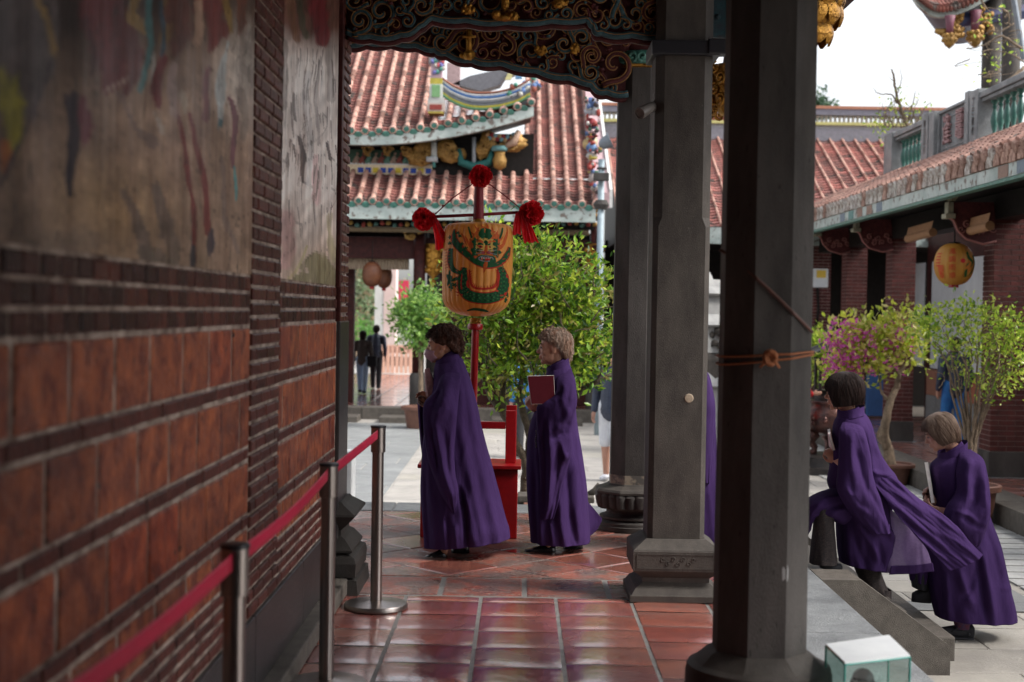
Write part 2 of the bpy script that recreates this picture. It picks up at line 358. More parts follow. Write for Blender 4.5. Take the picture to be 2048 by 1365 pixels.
# ================================================================== GROUND, PLATFORM, FLOOR
def clip_poly(poly, x0, x1, y0, y1):
    for ax, lim, sg in ((0, x0, 1), (0, x1, -1), (1, y0, 1), (1, y1, -1)):
        out = []
        for i in range(len(poly)):
            a, b = poly[i], poly[(i + 1) % len(poly)]
            da, db = (a[ax] - lim) * sg, (b[ax] - lim) * sg
            if da >= 0: out.append(a)
            if (da >= 0) != (db >= 0):
                t = da / (da - db); out.append((a[0] + (b[0] - a[0]) * t, a[1] + (b[1] - a[1]) * t))
        poly = out
        if len(poly) < 3: return []
    return poly
def slab_poly(mb, poly, z, col, th=.006, tilt=.003, inset=.003, cup=0):
    cx = sum(p[0] for p in poly) / len(poly); cy = sum(p[1] for p in poly) / len(poly)
    tx, ty = random.gauss(0, tilt), random.gauss(0, tilt)
    q = [(cx + (x - cx) * (1 - inset / max(.05, math.hypot(x - cx, y - cy))), cy + (y - cy) * (1 - inset / max(.05, math.hypot(x - cx, y - cy)))) for x, y in poly]
    k = len(q)
    if cup and k == 4:      # a gently domed, worn quarry tile
        n = 8; rows = []; a = random.uniform(.6, 1.3) * cup; sx, sy = random.uniform(-.4, .4), random.uniform(-.4, .4)
        for i in range(n + 1):
            u = i / n; row = []
            for j in range(n + 1):
                v = j / n
                x = q[0][0] * (1 - u) * (1 - v) + q[1][0] * u * (1 - v) + q[2][0] * u * v + q[3][0] * (1 - u) * v
                y = q[0][1] * (1 - u) * (1 - v) + q[1][1] * u * (1 - v) + q[2][1] * u * v + q[3][1] * (1 - u) * v
                U, V = 2 * u - 1, 2 * v - 1
                h = a * ((1 - (U - sx * .3) ** 2) * .55 + (1 - (V - sy * .3) ** 2)) * .6 + .0008 * mnoise.noise(Vector((x * 7, y * 7, 3)))
                edge = .0035 if (i in (0, n) or j in (0, n)) else 0
                row.append((x, y, z + h + (x - cx) * tx + (y - cy) * ty - edge))
            rows.append(row)
        mb.grid(rows, col); return
    e = [(cx + (x - cx) * .96, cy + (y - cy) * .96) for x, y in q]
    zf = lambda x, y: z + (x - cx) * tx + (y - cy) * ty
    vs = [(x, y, z - th) for x, y in q] + [(x, y, zf(x, y) - .003) for x, y in q] + [(x, y, zf(x, y)) for x, y in e]
    fs = [(i, (i + 1) % k, (i + 1) % k + k, i + k) for i in range(k)] + [(i + k, (i + 1) % k + k, (i + 1) % k + 2 * k, i + 2 * k) for i in range(k)] + [tuple(i + 2 * k for i in range(k))]
    mb.add(vs, fs, col)
def rect(x0, x1, y0, y1): return [(x0, y0), (x1, y0), (x1, y1), (x0, y1)]

g = MB(); g.grid([[(x, y, -.569) for x in (-400, -20, 20, 400)] for y in (-60, 0, 60, 900)]); struct(g.build('ground', M['slab']))
# platform under the covered walk
pl = MB(); pl.box(-7, 1.78, -6, 11.44, -.6, -.0045); struct(pl.build('platform', M['grout']))
# square clay tiles of the walk
ft = MB()
xs = [-.92 + .0] ; x = -.998
cols_x = [-1.0 + .41 * k for k in range(6)]      # joints
for i in range(-1, 6):
    xa = -1.0 + .41 * i; xb = xa + .394
    xa = max(xa, -1.0); xb = min(xb, 1.3)
    if xb - xa < .05: continue
    off = random.uniform(0, .1)
    y = -4.0 + off
    while y < 7.78:
        ye = min(y + .345 + random.uniform(-.02, .02), 7.79)
        if 7.79 - ye < .08: ye = 7.79
        c = jit(random.choice([(1, 1, 1), (.92, .8, .85), (.75, .66, .76), (1.15, .95, .9), (.85, .6, .6)]), .12)
        slab_poly(ft, rect(xa, xb, y, ye - .006), 0, c, tilt=.004, cup=.0026)
        y = ye
struct(ft.build('floor_tiles', M['tile'], smooth=True))
fw = MB()
x = -1.35
while x < 1.3:
    xe = min(x + .47, 1.3); slab_poly(fw, rect(x + .004, xe - .022, 7.82, 8.33), 0, jit((.85, .78, .78), .15), tilt=.004); x = xe
s2 = .42; hd = s2 * math.sqrt(.5)
dg = MB()
for i in range(-8, 12):
    for j in range(-8, 12):
        cx = -.1 + (i - j) * hd; cy = 9.6 + (i + j) * hd
        k = (hd - .006)
        poly = [(cx - k, cy), (cx, cy - k), (cx + k, cy), (cx, cy + k)]
        poly = clip_poly(poly, -3.5, 1.3, 8.36, 11.0)
        if not poly: continue
        worn = random.random() < .5
        c = jit((1, .95, .9) if not worn else (.9, .92, .95), .18)
        slab_poly(fw if worn else dg, poly, 0, c, tilt=.004)
struct(fw.build('worn_floor_tiles', M['tile_worn'])); struct(dg.build('diagonal_floor_tiles', M['tile']))
# granite edge strips
ge = MB()
y = -5.0
while y < 11.0:
    ye = min(y + random.uniform(1.2, 1.8), 11.02)
    ge.bbox(1.37, 1.82, y, ye - .008, -.3, .004, .008); y = ye
x = -7.0
while x < 1.8:
    xe = min(x + random.uniform(1.2, 1.9), 1.82); ge.bbox(x, xe - .008, 11.03, 11.5, -.3, .004, .012); x = xe
y = -5
while y < 11.4:
    ye = min(y + 1.3, 11.46); ge.bbox(1.5, 1.79, y, ye - .01, -.6, -.304, .01); y = ye
struct(ge.build('granite_edge', M['granite']))
wp = MB(); y = -4
while y < 11: ye = y + .42; slab_poly(wp, rect(1.305, 1.365, y, min(ye, 11.0) - .008), 0, (1.5, 1.5, 1.55)); y = ye
struct(wp.build('pale_paving_strip', M['slab']))
# courtyard slabs
cs = MB()
def lay(x0, x1, y0, y1, sx, sy, base, jt=.12):
    y = y0; r = 0
    while y < y1 - .01:
        ye = min(y + sy, y1); x = x0 - (sx * .5 if r % 2 else 0)
        while x < x1 - .01:
            xe = x + sx * random.uniform(.92, 1.08)
            p = clip_poly(rect(x, xe - .012, y, ye - .012), x0, x1, y0, y1)
            if p and len(p) == 4 and abs(p[0][0] - p[2][0]) > .03: slab_poly(cs, p, -.56, jit(base, jt), tilt=.0015)
            x = xe
        y = ye; r += 1
lay(-1.5, 4.95, 11.5, 26.3, 1.25, .62, (1.18, 1.14, 1.06))
lay(1.84, 4.95, -2, 11.5, 1.25, .62, (.85, .84, .81))
lay(-12, -1.52, 11.5, 26.3, 1.5, .8, (.62, .68, .74), .06)
lay(-12, 12, 41, 62, 2.4, 1.2, (1.25, 1.25, 1.25), .06)
struct(cs.build('courtyard_paving', M['slab']))
dk = MB()
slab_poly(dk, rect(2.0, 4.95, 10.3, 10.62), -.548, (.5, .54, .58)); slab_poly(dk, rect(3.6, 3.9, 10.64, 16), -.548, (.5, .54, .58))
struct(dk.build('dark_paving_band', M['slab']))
# staircase beside the walk
st = thing('stone_staircase', 'grey granite steps with a sloping side slab up to the covered walk', 'steps', (2.2, 9.8, -.56))
for k, (xa, xb, z) in enumerate(((1.83, 2.14, -.10), (2.145, 2.44, -.255), (2.445, 2.74, -.41))):
    b = MB(); b.bbox(xa, xb, 8.81, 10.78, -.6, z, .012); b.build('step', M['granite_brown'], st)
for ya, yb in ((8.45, 8.80), (10.79, 11.1)):
    b = MB(); b.prism([(1.825, .002), (2.06, .002), (2.6, -.385), (2.6, -.6), (1.825, -.6)], lambda u, v, d: (u, d, v), ya, yb)
    b.build('side_slab', M['granite_brown'], st)
# ================================================================== LEFT WALL
WX = -1.0
def proj(p):
    v = Vector(p) - Vector((0, 0, CAMH)); d = -v.dot(BACK)
    return 1024 + 2844 * v.dot(RIGHT) / d, 682.5 - 2844 * v.dot(UP) / d
wall = thing('brick_wall', 'dark red brick wall with faded painted murals along the walk', 'wall', (WX - .2, 4, 0))
b = MB(); b.box(-1.6, WX - .006, -5, 8.2, 0, 4.3); b.box(-6.5, -1.61, 7.9, 8.15, 0, 4.3); b.build('mortar_core', M['mortar'], wall)
bb = MB(); sb = MB()
def brick(mb, y0, y1, z0, z1, col, d=.0, b=.005):
    # one brick of the wall face, chamfered; d = how far it stands proud
    x = WX + d + random.uniform(-.002, .002); xi = WX - .03
    vs = [(xi, y0, z0), (xi, y1, z0), (xi, y1, z1), (xi, y0, z1), (x - b, y0, z0), (x - b, y1, z0), (x - b, y1, z1), (x - b, y0, z1),
          (x, y0 + b, z0 + b), (x, y1 - b, z0 + b), (x, y1 - b, z1 - b), (x, y0 + b, z1 - b)]
    fs = [(8, 9, 10, 11), (4, 5, 9, 8), (5, 6, 10, 9), (6, 7, 11, 10), (7, 4, 8, 11), (0, 1, 5, 4), (1, 2, 6, 5), (2, 3, 7, 6), (3, 0, 4, 7)]
    mb.add(vs, fs, col)
BIGC = [(1, 1, 1), (1, 1, 1), (1.4, 1.2, 1.2), (.7, .7, .75), (1.8, 1.6, 1.4), (1.1, .8, .8), (1.9, 1.5, 1.2), (.55, .55, .6), (2.3, 2.1, 1.7)]
def course(mb, y0, y1, z0, z1, wdt, cols, gap=.014, off=0, d=0):
    y = y0 - off
    while y < y1 - .01:
        ye = y + wdt * random.uniform(.93, 1.07)
        a, e = max(y, y0), min(ye, y1)
        if y1 - ye < wdt * .25: e = y1; ye = y1
        if e - a > .03: brick(mb, a + gap / 2, e - gap / 2, z0 + .005, z1 - .005, jit(random.choice(cols), .15), d)
        y = ye
rowsz = [(1.305, 1.50), (1.055, 1.25), (.805, 1.0), (.60, .75)]
def bigsec(y0, y1, wd, cols):
    for i, (a, e) in enumerate(rowsz):
        course(bb, y0, y1, a, e, wd, cols, gap=.03, off=wd * (.5 if i % 2 else 0))
        if a > .62: course(sb, y0, y1, a - .05, a, .24, [(1, 1, 1), (.8, .8, .8), (1.3, 1.1, 1.1)], off=.12 * i)
    for k in range(3): course(sb, y0, y1, 1.505 + .062 * k, 1.565 + .062 * k, .115, [(.4, .4, .4), (.7, .7, .7), (.5, .5, .5), (1.8, 1.0, .9)], off=.05 * k)
    z = .6
    for k in range(4):
        course(sb, y0, y1, z - .05, z - .003, .23, [(1, 1, 1), (.7, .7, .7), (1.5, 1.2, 1)], off=.115 * k); z -= .05
bigsec(-3, 5.28, .36, BIGC)
bigsec(5.92, 7.76, .27, [(1, 1, 1), (1.3, 1.1, 1), (2.6, 2.9, 1.8), (1.3, 1.2, 1.2), (.8, .7, .8), (2.0, 2.0, 1.4)])
z = .4; k = 0
while z < 4.2:
    course(sb, 5.29, 5.91, z, z + .052, .2, [(1, 1, 1), (.7, .7, .7), (1.3, 1.1, 1.1)], off=.1 * (k % 2), d=.006)
    course(sb, 7.80, 8.2, z, z + .052, .2, [(1.5, 1.6, 1.6), (1.1, 1.2, 1.2), (2, 2, 2)], off=.1 * (k % 2), d=.01)
    z += .057; k += 1
for (ya, yb) in ((-3, 5.28), (5.92, 7.76)): pass
bb.build('glazed_bricks', M['brick_big'], wall); sb.build('small_bricks', M['brick_small'], wall)
b = MB()
y = -3
while y < 7.7: b.bbox(WX - .03, WX + .012, y, min(y + 1.2, 7.78) - .006, .1, .395, .006); y += 1.2
b.bbox(WX - .03, WX + .016, 7.80, 8.2, .3, 1.5, .006)
b.build('black_stone_plinth', mat('polished_black_stone', (.022, .02, .022), (.04, .036, .036), 8, .35, .2, 60), wall)
b = MB(); b.bbox(WX - .03, -.92, -3, 7.75, .005, .095, .01); b.build('stone_kerb', M['granite_brown'], wall)
# moulded stone foot of the wall end
b = MB()
prof = [(.02, .64), (.035, .62), (.10, .565), (.105, .55), (.045, .47), (.02, .44), (.02, .40), (.045, .38), (.09, .31), (.09, .295), (.06, .285), (.105, .26), (.115, .22), (.11, .125), (.08, .115), (.12, .105), (.13, .0)]
def ring4(o, z): return [(-1.32, 7.86 - o, z), (-.99 + o, 7.86 - o, z), (-.99 + o, 8.2 + o, z), (-1.32, 8.2 + o, z)]
prof = [(o, z_ * .78) for o, z_ in prof]
for (o0, z0), (o1, z1) in zip(prof[:-1], prof[1:]): b.add(ring4(o0, z0) + ring4(o1, z1), [(k, (k + 1) % 4, (k + 1) % 4 + 4, k + 4) for k in range(4)])
b.add(ring4(*prof[0]), [(0, 1, 2, 3)])
b.build('moulded_foot', M['foot_stone'], wall)
# murals -------------------------------------------------------------
def paint(y0, y1, z0, z1, bgf, strokes, nm, seed):
    ny, nz = int((y1 - y0) / .013), int((z1 - z0) / .013)
    Y = np.linspace(y0, y1, ny); Z = np.linspace(z0, z1, nz)
    YY, ZZ = np.meshgrid(Y, Z)
    d = np.stack([np.full_like(YY, WX), YY, ZZ - CAMH], -1)
    dep = -(d @ np.array(BACK)); PXX = 1024 + 2844 * (d @ np.array(RIGHT)) / dep; PYY = 682.5 - 2844 * (d @ np.array(UP)) / dep
    rs = np.random.RandomState(seed)
    def nz2(sc, amp):  # smooth warp noise in image px
        o = np.zeros_like(PXX)
        for k in range(6):
            a, b_, c_ = rs.uniform(-1, 1, 3); o += np.sin(PXX * a / sc + PYY * b_ * .6 / sc + c_ * 9)
        return o * amp / 2.4
    wx, wy = PXX + nz2(14, 5), PYY + nz2(20, 12)
    C = bgf(wx, wy)
    for pts, wd, col, a in strokes:
        best = np.full_like(wx, 1e9)
        pts = [tuple(p) + (() if len(p) == 3 else (wd,)) for p in pts]
        for (ax, ay, aw), (bx, by, bw) in zip(pts[:-1], pts[1:]):
            ux, uy = bx - ax, by - ay; t = np.clip(((wx - ax) * ux + (wy - ay) * uy) / (ux * ux + uy * uy + 1e-6), 0, 1)
            q = np.hypot(wx - ax - ux * t, wy - ay - uy * t) / (aw + (bw - aw) * t); best = np.minimum(best, q)
        best = best + .22 * (nz2(5, 1) + nz2(2.2, .7)); k = np.clip((1.15 - best) / .4, 0, 1)[..., None] * min(1, a * 1.15)
        C = C * (1 - k) + np.array(col) * k
    C *= np.clip(1 + nz2(34, .12) + nz2(15, .12) + nz2(7, .12) + nz2(3, .1) + nz2(1.6, .06), .45, 1.6)[..., None]; crk = np.abs(nz2(9, 1)) < .035; C[crk] *= .6
    m = MB(); rows = [[(WX + .001, Y[j], Z[i]) for j in range(ny)] for i in range(nz)]
    m.grid(rows, cols=[tuple(np.clip(c, 0, 1)) for c in C.reshape(-1, 3)])
    return m.build(nm, M['mural'], wall, fixn=False)
def lerp(a, b, t): return np.array(a) * (1 - t)[..., None] + np.array(b) * t[..., None]
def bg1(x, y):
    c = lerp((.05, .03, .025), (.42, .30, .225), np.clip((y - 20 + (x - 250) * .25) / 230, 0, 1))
    c = c * (.86 - .4 * np.clip((260 - x) / 260, 0, 1))[..., None]; glare_w = np.clip(1 - np.hypot((x - 478) / 70, (y - 160) / 150), 0, 1)[..., None]; c = c * (1 - glare_w) + np.array((.8, .75, .7)) * glare_w  # darker to the left; the pale patch is glare painted into the colour
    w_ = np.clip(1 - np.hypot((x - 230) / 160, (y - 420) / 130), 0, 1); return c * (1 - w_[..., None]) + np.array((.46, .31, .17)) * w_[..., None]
S1 = [([(40, 20, 60), (55, 140, 50), (50, 220, 22)], 50, (.10, .085, .09), .85), ([(10, 170, 25), (25, 240, 26), (22, 300, 12)], 20, (.26, .25, .03), .9),
      ([(5, 300, 14), (12, 345, 10)], 10, (.3, .1, .03), .8), ([(100, 60), (95, 170), (60, 240), (20, 320), (0, 370)], 4, (.06, .05, .06), .8),
      ([(70, 0), (90, 50), (100, 110)], 7, (.3, .2, .05), .6),
      ([(200, -20, 50), (215, 90, 42), (225, 160, 26), (215, 190, 10)], 30, (.125, .025, .03), .92), ([(255, 40, 20), (262, 150, 18), (250, 200, 8)], 10, (.12, .03, .035), .8),
      ([(172, 30), (178, 150)], 5, (.06, .02, .03), .7), ([(270, -10), (262, 40), (285, 60)], 12, (.3, .2, .06), .7), ([(330, -10), (338, 50), (325, 70)], 10, (.3, .2, .07), .6),
      ([(295, -10), (300, 80), (285, 150), (282, 180)], 7, (.07, .2, .22), .8), ([(318, 0), (326, 60), (322, 120)], 5, (.05, .1, .15), .8), ([(303, 110), (306, 160)], 6, (.42, .46, .46), .7),
      ([(325, 120, 12), (315, 170, 14), (320, 215, 5)], 10, (.15, .035, .04), .9), ([(345, -10, 26), (365, 60, 22), (350, 110, 6)], 20, (.13, .05, .04), .85), ([(420, -10, 30), (430, 70, 20), (415, 110, 6)], 20, (.17, .04, .04), .8),
      ([(395, 10, 8), (392, 90, 9)], 8, (.34, .23, .17), .8), ([(452, 0, 8), (455, 70, 6)], 6, (.3, .2, .05), .7), ([(485, 0, 14), (480, 70, 10)], 6, (.2, .07, .04), .7),
      ([(152, 205, 16), (145, 290, 14), (140, 350, 10), (136, 400, 4)], 10, (.035, .03, .045), .92), ([(172, 210, 13), (174, 270, 12), (165, 305, 6)], 8, (.16, .05, .07), .85),
      ([(352, 240), (368, 320), (385, 420), (392, 520)], 5, (.2, .045, .045), .9), ([(378, 240), (400, 340), (412, 420), (418, 470)], 6, (.2, .045, .045), .9), ([(388, 500, 6), (390, 540, 5)], 5, (.05, .045, .06), .9), ([(424, 470, 8), (422, 515, 6)], 6, (.07, .06, .08), .85),
      ([(350, 130, 8), (345, 240, 10)], 8, (.4, .33, .34), .6), ([(418, 150, 8), (412, 240, 8)], 8, (.2, .06, .08), .8), ([(450, 95, 5), (446, 180, 9), (438, 250, 5)], 7, (.52, .6, .64), .9), ([(440, 250), (437, 258)], 4, (.08, .2, .24), .8),
      ([(458, 210, 3), (466, 280, 7), (466, 345, 4)], 5, (.18, .07, .1), .8), ([(469, 345), (471, 410)], 2.5, (.1, .32, .34), .8), ([(365, 200, 8), (368, 240, 4)], 6, (.42, .38, .32), .7),
      ([(250, 375, 8), (268, 430, 12), (300, 520, 14)], 8, (.17, .13, .12), .7), ([(310, 370, 8), (330, 440, 14), (350, 520, 12)], 8, (.16, .125, .11), .75), ([(285, 500, 16), (330, 530, 16)], 10, (.14, .115, .1), .6),
      ([(240, 200, 6), (270, 260, 6), (300, 290, 10)], 6, (.2, .15, .14), .7), ([(215, 190, 5), (250, 170, 5)], 5, (.42, .35, .3), .6), ([(490, 60, 9), (495, 180, 9)], 9, (.45, .42, .39), .6), ([(478, 200, 8), (484, 290, 9)], 9, (.2, .17, .15), .5),
      ([(440, 320, 5), (450, 440, 6), (470, 510, 5)], 5, (.22, .17, .16), .6), ([(310, 230, 3), (318, 270, 5)], 5, (.46, .42, .38), .6), ([(60, 480, 30), (180, 500, 20)], 20, (.24, .19, .16), .4)]
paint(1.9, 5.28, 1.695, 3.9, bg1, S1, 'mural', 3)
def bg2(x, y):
    c = lerp((.2, .1, .08), (1, .98, .97), np.clip((y - 55) / 70, 0, 1))  # white paint, with some glare brightened into the colour
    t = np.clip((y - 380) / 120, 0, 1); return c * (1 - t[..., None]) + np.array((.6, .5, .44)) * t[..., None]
S2 = [([(640, -10, 14), (645, 80, 12)], 10, (.24, .04, .05), .85), ([(575, 0, 12), (590, 70, 8)], 10, (.18, .09, .05), .7), ([(605, 0, 10), (612, 60, 8)], 6, (.08, .09, .06), .7),
      ([(595, 270, 5), (602, 330, 7), (608, 380, 4)], 3, (.03, .03, .03), .85), ([(582, 290, 3), (586, 320, 2)], 3, (.05, .04, .03), .8), ([(652, 290, 3), (656, 320, 3)], 3, (.03, .03, .03), .85), ([(590, 180, 4), (592, 230, 3)], 3, (.06, .05, .05), .7), ([(640, 110, 3), (636, 290, 3)], 3, (.3, .28, .28), .6),
      ([(572, 440, 16), (570, 520, 14)], 14, (.66, .45, .46), .7), ([(630, 320, 6), (634, 400, 8)], 6, (.72, .5, .54), .6), ([(625, 520, 20), (650, 560, 26), (600, 565, 16)], 20, (.26, .24, .15), .85), ([(660, 430, 5), (662, 520, 8)], 5, (.45, .42, .24), .6),
      ([(565, 560, 4), (590, 540, 4), (612, 480, 4)], 4, (.5, .46, .28), .8), ([(620, 150, 8), (618, 380, 6)], 6, (.66, .68, .72), .6), ([(566, 90, 6), (568, 200, 6)], 4, (.2, .17, .15), .6), ([(655, 80, 6), (660, 200, 6)], 6, (.3, .27, .26), .5)]
for k in range(110):
    x = random.uniform(560, 668); y = random.uniform(90, 420); l = random.uniform(5, 60)
    S2.append(([(x, y, random.uniform(.6, 2)), (x + random.uniform(-2, 2), y + l, .5)], 1, random.choice([(.08, .07, .06), (.2, .17, .15), (.7, .7, .72), (.15, .1, .08)]), .7))
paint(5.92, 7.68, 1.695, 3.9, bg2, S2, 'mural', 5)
b = MB(); b.bbox(WX - .02, WX + .022, 7.70, 7.745, 1.69, 4.2, .006); b.bbox(WX - .02, WX + .02, 7.75, 7.79, 1.5, 4.2, .006); b.build('dark_edge_strip', M['wood_red'], wall)
# ================================================================== COLUMNS
def octa(r, n=8): return r / math.cos(math.pi / n)
def col_oct(x, y, base='lotus', z1=4.25, r=.158, label='', mt='stone_dark'):
    t = thing('stone_column', label, 'column', (x, y, 0), 'stone columns along the edge of the walk')
    rc = octa(r)
    b = MB(); b.lathe([(rc * 1.03, .31), (rc * 1.03, .5), (rc * 1.01, 1.5), (rc * .985, 3.0), (rc * .97, z1)], (x, y, 0), 8, rot=.5)
    b.build('shaft', M[mt], t)
    if base == 'drum':
        b = MB(); rows = []
        for ra, z, mx_ in ((.164, .345, 0), (.182, .335, 0), (.235, .297, .75), (.262, .285, 1), (.265, .275, 1)):
            row = []
            for k in range(96):
                a = 2 * math.pi * k / 96; oc = ra / math.cos(((a + math.pi / 8) % (math.pi / 4)) - math.pi / 8); q = oc * (1 - mx_) + ra * mx_; row.append((x + q * math.cos(a), y + q * math.sin(a), z))
            rows.append(row)
        b.grid(rows, closed=True); b.build('collar', M['stone_mid'], t)
        b = MB(); b.lathe([(.262, .274), (.268, .26), (.27, .2), (.25, .14), (.2, .12), (.2, .1), (.25, .08), (.275, .05), (.275, .005)], (x, y, 0), 48); b.build('drum', M['stone_dark'], t, angle=35)
    else:
        b = MB(); b.lathe([(octa(.17), .335), (octa(.18), .325), (octa(.25), .3), (octa(.262), .285), (octa(.262), .27)], (x, y, 0), 8, rot=.5); b.build('collar', M['stone_mid'], t)
        b = MB(); vs = []
        for z, rr in ((.268, .262), (.25, .268), (.17, .255), (.155, .23)):
            for k in range(96):
                a = 2 * math.pi * k / 96; q = rr / max(math.cos(((a + math.pi / 8) % (math.pi / 4)) - math.pi / 8), .1) * (.985 if z > .26 else 1)
                q *= 1 - .035 * (abs(math.sin(a * 12)) < .35)
                vs.append((x + q * math.cos(a), y + q * math.sin(a), z))
        b.add(vs, [(i * 96 + k, i * 96 + (k + 1) % 96, (i + 1) * 96 + (k + 1) % 96, (i + 1) * 96 + k) for i in range(3) for k in range(96)])
        b.lathe([(.23, .156), (.19, .145), (.185, .125), (.2, .11), (.235, .1), (.235, .085), (.215, .075), (.26, .06), (.262, .04), (.27, .035), (.27, .005)], (x, y, 0), 48)
        b.build('drum', M['stone_dark'], t, angle=35)
    return t
c1 = P(1518, 1250, 5.24); CX1 = c1.x
near_col = col_oct(CX1, 5.24, 'drum', label='nearest octagonal grey stone column with orange rope tied round it')
b = MB(); q = P(1567, 1147, 5.24 - .15); 
b.sphere(Vector((q.x, 5.24 - .1605, q.z)), (.014, .002, .05), 10, noise=.5); b.build('chipped_patch', M['stone_light'], near_col, smooth=True)
for (px, py, s) in ((1563, 390, .008), (1568, 402, .006)):
    pass
# square column
CX2 = P(1351, 1150, 7.79).x; CY2 = 7.79 + .16
t = thing('stone_column', 'middle square chamfered grey stone column on a moulded square pedestal', 'column', (CX2, CY2, 0), 'stone columns along the edge of the walk')
b = MB(); h = .157; c = .028
def sq(h, c): return [(-h + c, -h), (h - c, -h), (h, -h + c), (h, h - c), (h - c, h), (-h + c, h), (-h, h - c), (-h, -h + c)]
zl = [.325, 2.05, 2.1, 4.25]; cc = [c, c, .048, .048]
for i in range(3):
    A = [(CX2 + u, CY2 + v, zl[i]) for u, v in sq(h, cc[i])]; B = [(CX2 + u, CY2 + v, zl[i + 1]) for u, v in sq(h * (1 if i < 2 else .99), cc[i + 1])]
    b.add(A + B, [(k, (k + 1) % 8, (k + 1) % 8 + 8, k + 8) for k in range(8)] + [tuple(range(8)), tuple(range(8, 16))])
b.build('shaft', M['stone_mid'], t)
b = MB()
pr = [(.165, .335), (.175, .328), (.235, .285), (.24, .275), (.24, .17), (.235, .165), (.19, .13), (.183, .125), (.183, .10), (.2, .085), (.225, .07), (.245, .04), (.255, .035), (.255, .003)]
for i in range(len(pr) - 1):
    A = [(CX2 + u * pr[i][0], CY2 + v * pr[i][0], pr[i][1]) for u, v in ((-1, -1), (1, -1), (1, 1), (-1, 1))]
    B = [(CX2 + u * pr[i + 1][0], CY2 + v * pr[i + 1][0], pr[i + 1][1]) for u, v in ((-1, -1), (1, -1), (1, 1), (-1, 1))]
    b.add(A + B, [(k, (k + 1) % 4, (k + 1) % 4 + 4, k + 4) for k in range(4)])
b.add([(CX2 + u * .165, CY2 + v * .165, .335) for u, v in ((-1, -1), (1, -1), (1, 1), (-1, 1))], [(0, 1, 2, 3)])
b.build('pedestal', M['stone_mid'], t)
b = MB()   # low carved relief on the pedestal face
yf = CY2 - .24
for z in (.185, .262): b.box(CX2 - .22, CX2 + .22, yf - .003, yf + .004, z - .002, z + .002)
for s in (-1, 1): b.box(CX2 + s * .22 - .002, CX2 + s * .22 + .002, yf - .003, yf + .004, .187, .26)
for k in range(7):
    sp = spiral(CX2 - .08 + .028 * k, .223 + .012 * (-1) ** k, .013, 1.2, k, 1 if k % 2 else -1, 12); b.tube([(u, yf - .001, v) for u, v in sp], .0028, 5)
b.build('relief', M['stone_mid'], t)
b = MB(); hb = P(1378, 797, 7.79); b.lathe([(.001, .0), (.022, .001), (.026, .006)], (hb.x, CY2 - h - .005, hb.z), 14, axis=(0, 1, 0)); b.build('filled_hole', mat('lime_filler', (.42, .33, .24), (.3, .24, .18), 60, .8), t)
b = MB(); b.bbox(CX2 - .185, CX2 + .19, CY2 - .19, CY2 + .18, 2.98, 3.06, .008); b.bbox(CX2 + .12, CX2 + .225, CY2 - .2, CY2 - .1, 2.985, 3.07, .008); b.build('iron_band', M['black_plastic'], t)
CX3 = P(1268, 975, 10.2).x
far_col = col_oct(CX3, 10.35, 'lotus', label='farthest octagonal stone column with fluted black base beside the tree', z1=3.35)
b = MB()
for k in range(16):
    a = 2 * math.pi * k / 16
    sp = spiral(0, 0, .035, 1.1, -math.pi / 2, 1 if k % 2 else -1, 12)
    b.tube([(CX3 + math.cos(a) * (.18) - math.sin(a) * u, 10.35 + math.sin(a) * .18 + math.cos(a) * u, 3.4 + v) for u, v in sp], .013, 6)
b.lathe([(.17, 3.35), (.19, 3.37), (.15, 3.45)], (CX3, 10.35, 0), 16); b.build('scroll_capital', M['teal'], far_col, smooth=True)
b = MB(); b.lathe([(octa(.16), 3.325), (octa(.172), 3.33), (octa(.172), 3.345), (octa(.16), 3.35)], (CX3, 10.35, 0), 8, rot=.5); b.build('gilt_ring', M['gold'], far_col)
b = MB(); b.lathe([(.14, 3.45), (.13, 3.6), (.16, 3.75), (.16, 4.25)], (CX3, 10.35, 0), 16); b.build('neck', M['maroon_paint'], far_col, smooth=True)
b = MB(); b.lathe([(octa(.1655), .335), (octa(.1655), .40)], (CX3, 10.35, 0), 8, rot=.5)
b.build('pale_patch', mat('pale_patch', (.3, .25, .19), (.1, .09, .08), 12, .7, contrast=(.45, .55)), far_col)
# security camera on the square column, facing left
t = thing('security_camera', 'small grey bullet camera bracketed to the square column', 'camera', P(1305, 200, 7.9))
a = P(1306, 213, 7.85); e = P(1262, 236, 7.7)
d = (e - a)
b = MB(); b.lathe([(.001, 0), (.024, .0), (.03, .01), (.031, .09), (.033, .092), (.033, .135), (.026, .136), (.025, .128), (.001, .126)], a, 20, axis=d); b.build('housing', M['cam_metal'], t, angle=35)
b = MB(); b.tube([a + Vector((.02, .05, .07)), a + Vector((.012, .02, .035)), a + Vector((.0, 0, .01))], .007, 8); b.sphere(a + Vector((.02, .05, .07)), .018, 10); b.build('bracket', M['cam_metal'], t, smooth=True)
# ropes round the near column
def ring_rope(z0, tilt, r=.172, rad=.006, n=64, yo=0):
    return [(CX1 + r * math.cos(2 * math.pi * k / n), 5.24 + r * math.sin(2 * math.pi * k / n), z0 + tilt * math.cos(2 * math.pi * k / n)) for k in range(n + 1)]
def oct_rope(z0, tilt, off=.004, n=64):
    out = []
    for k in range(n + 1):
        a = 2 * math.pi * k / n; q = (.158 * 1.02 + off) / math.cos((a % (math.pi / 4)) - math.pi / 8 if 1 else 0)
        rr = (.158 * 1.02 + off) / math.cos(((a + math.pi / 8) % (math.pi / 4)) - math.pi / 8)
        out.append((CX1 + rr * math.cos(a), 5.24 + rr * math.sin(a), z0 + tilt * math.cos(a)))
    return out
t = thing('knotted_rope', 'orange rope knotted round the nearest octagonal column', 'rope', (CX1, 5.24, 1.4))
b = MB(); zr = P(1540, 715, 5.07).z
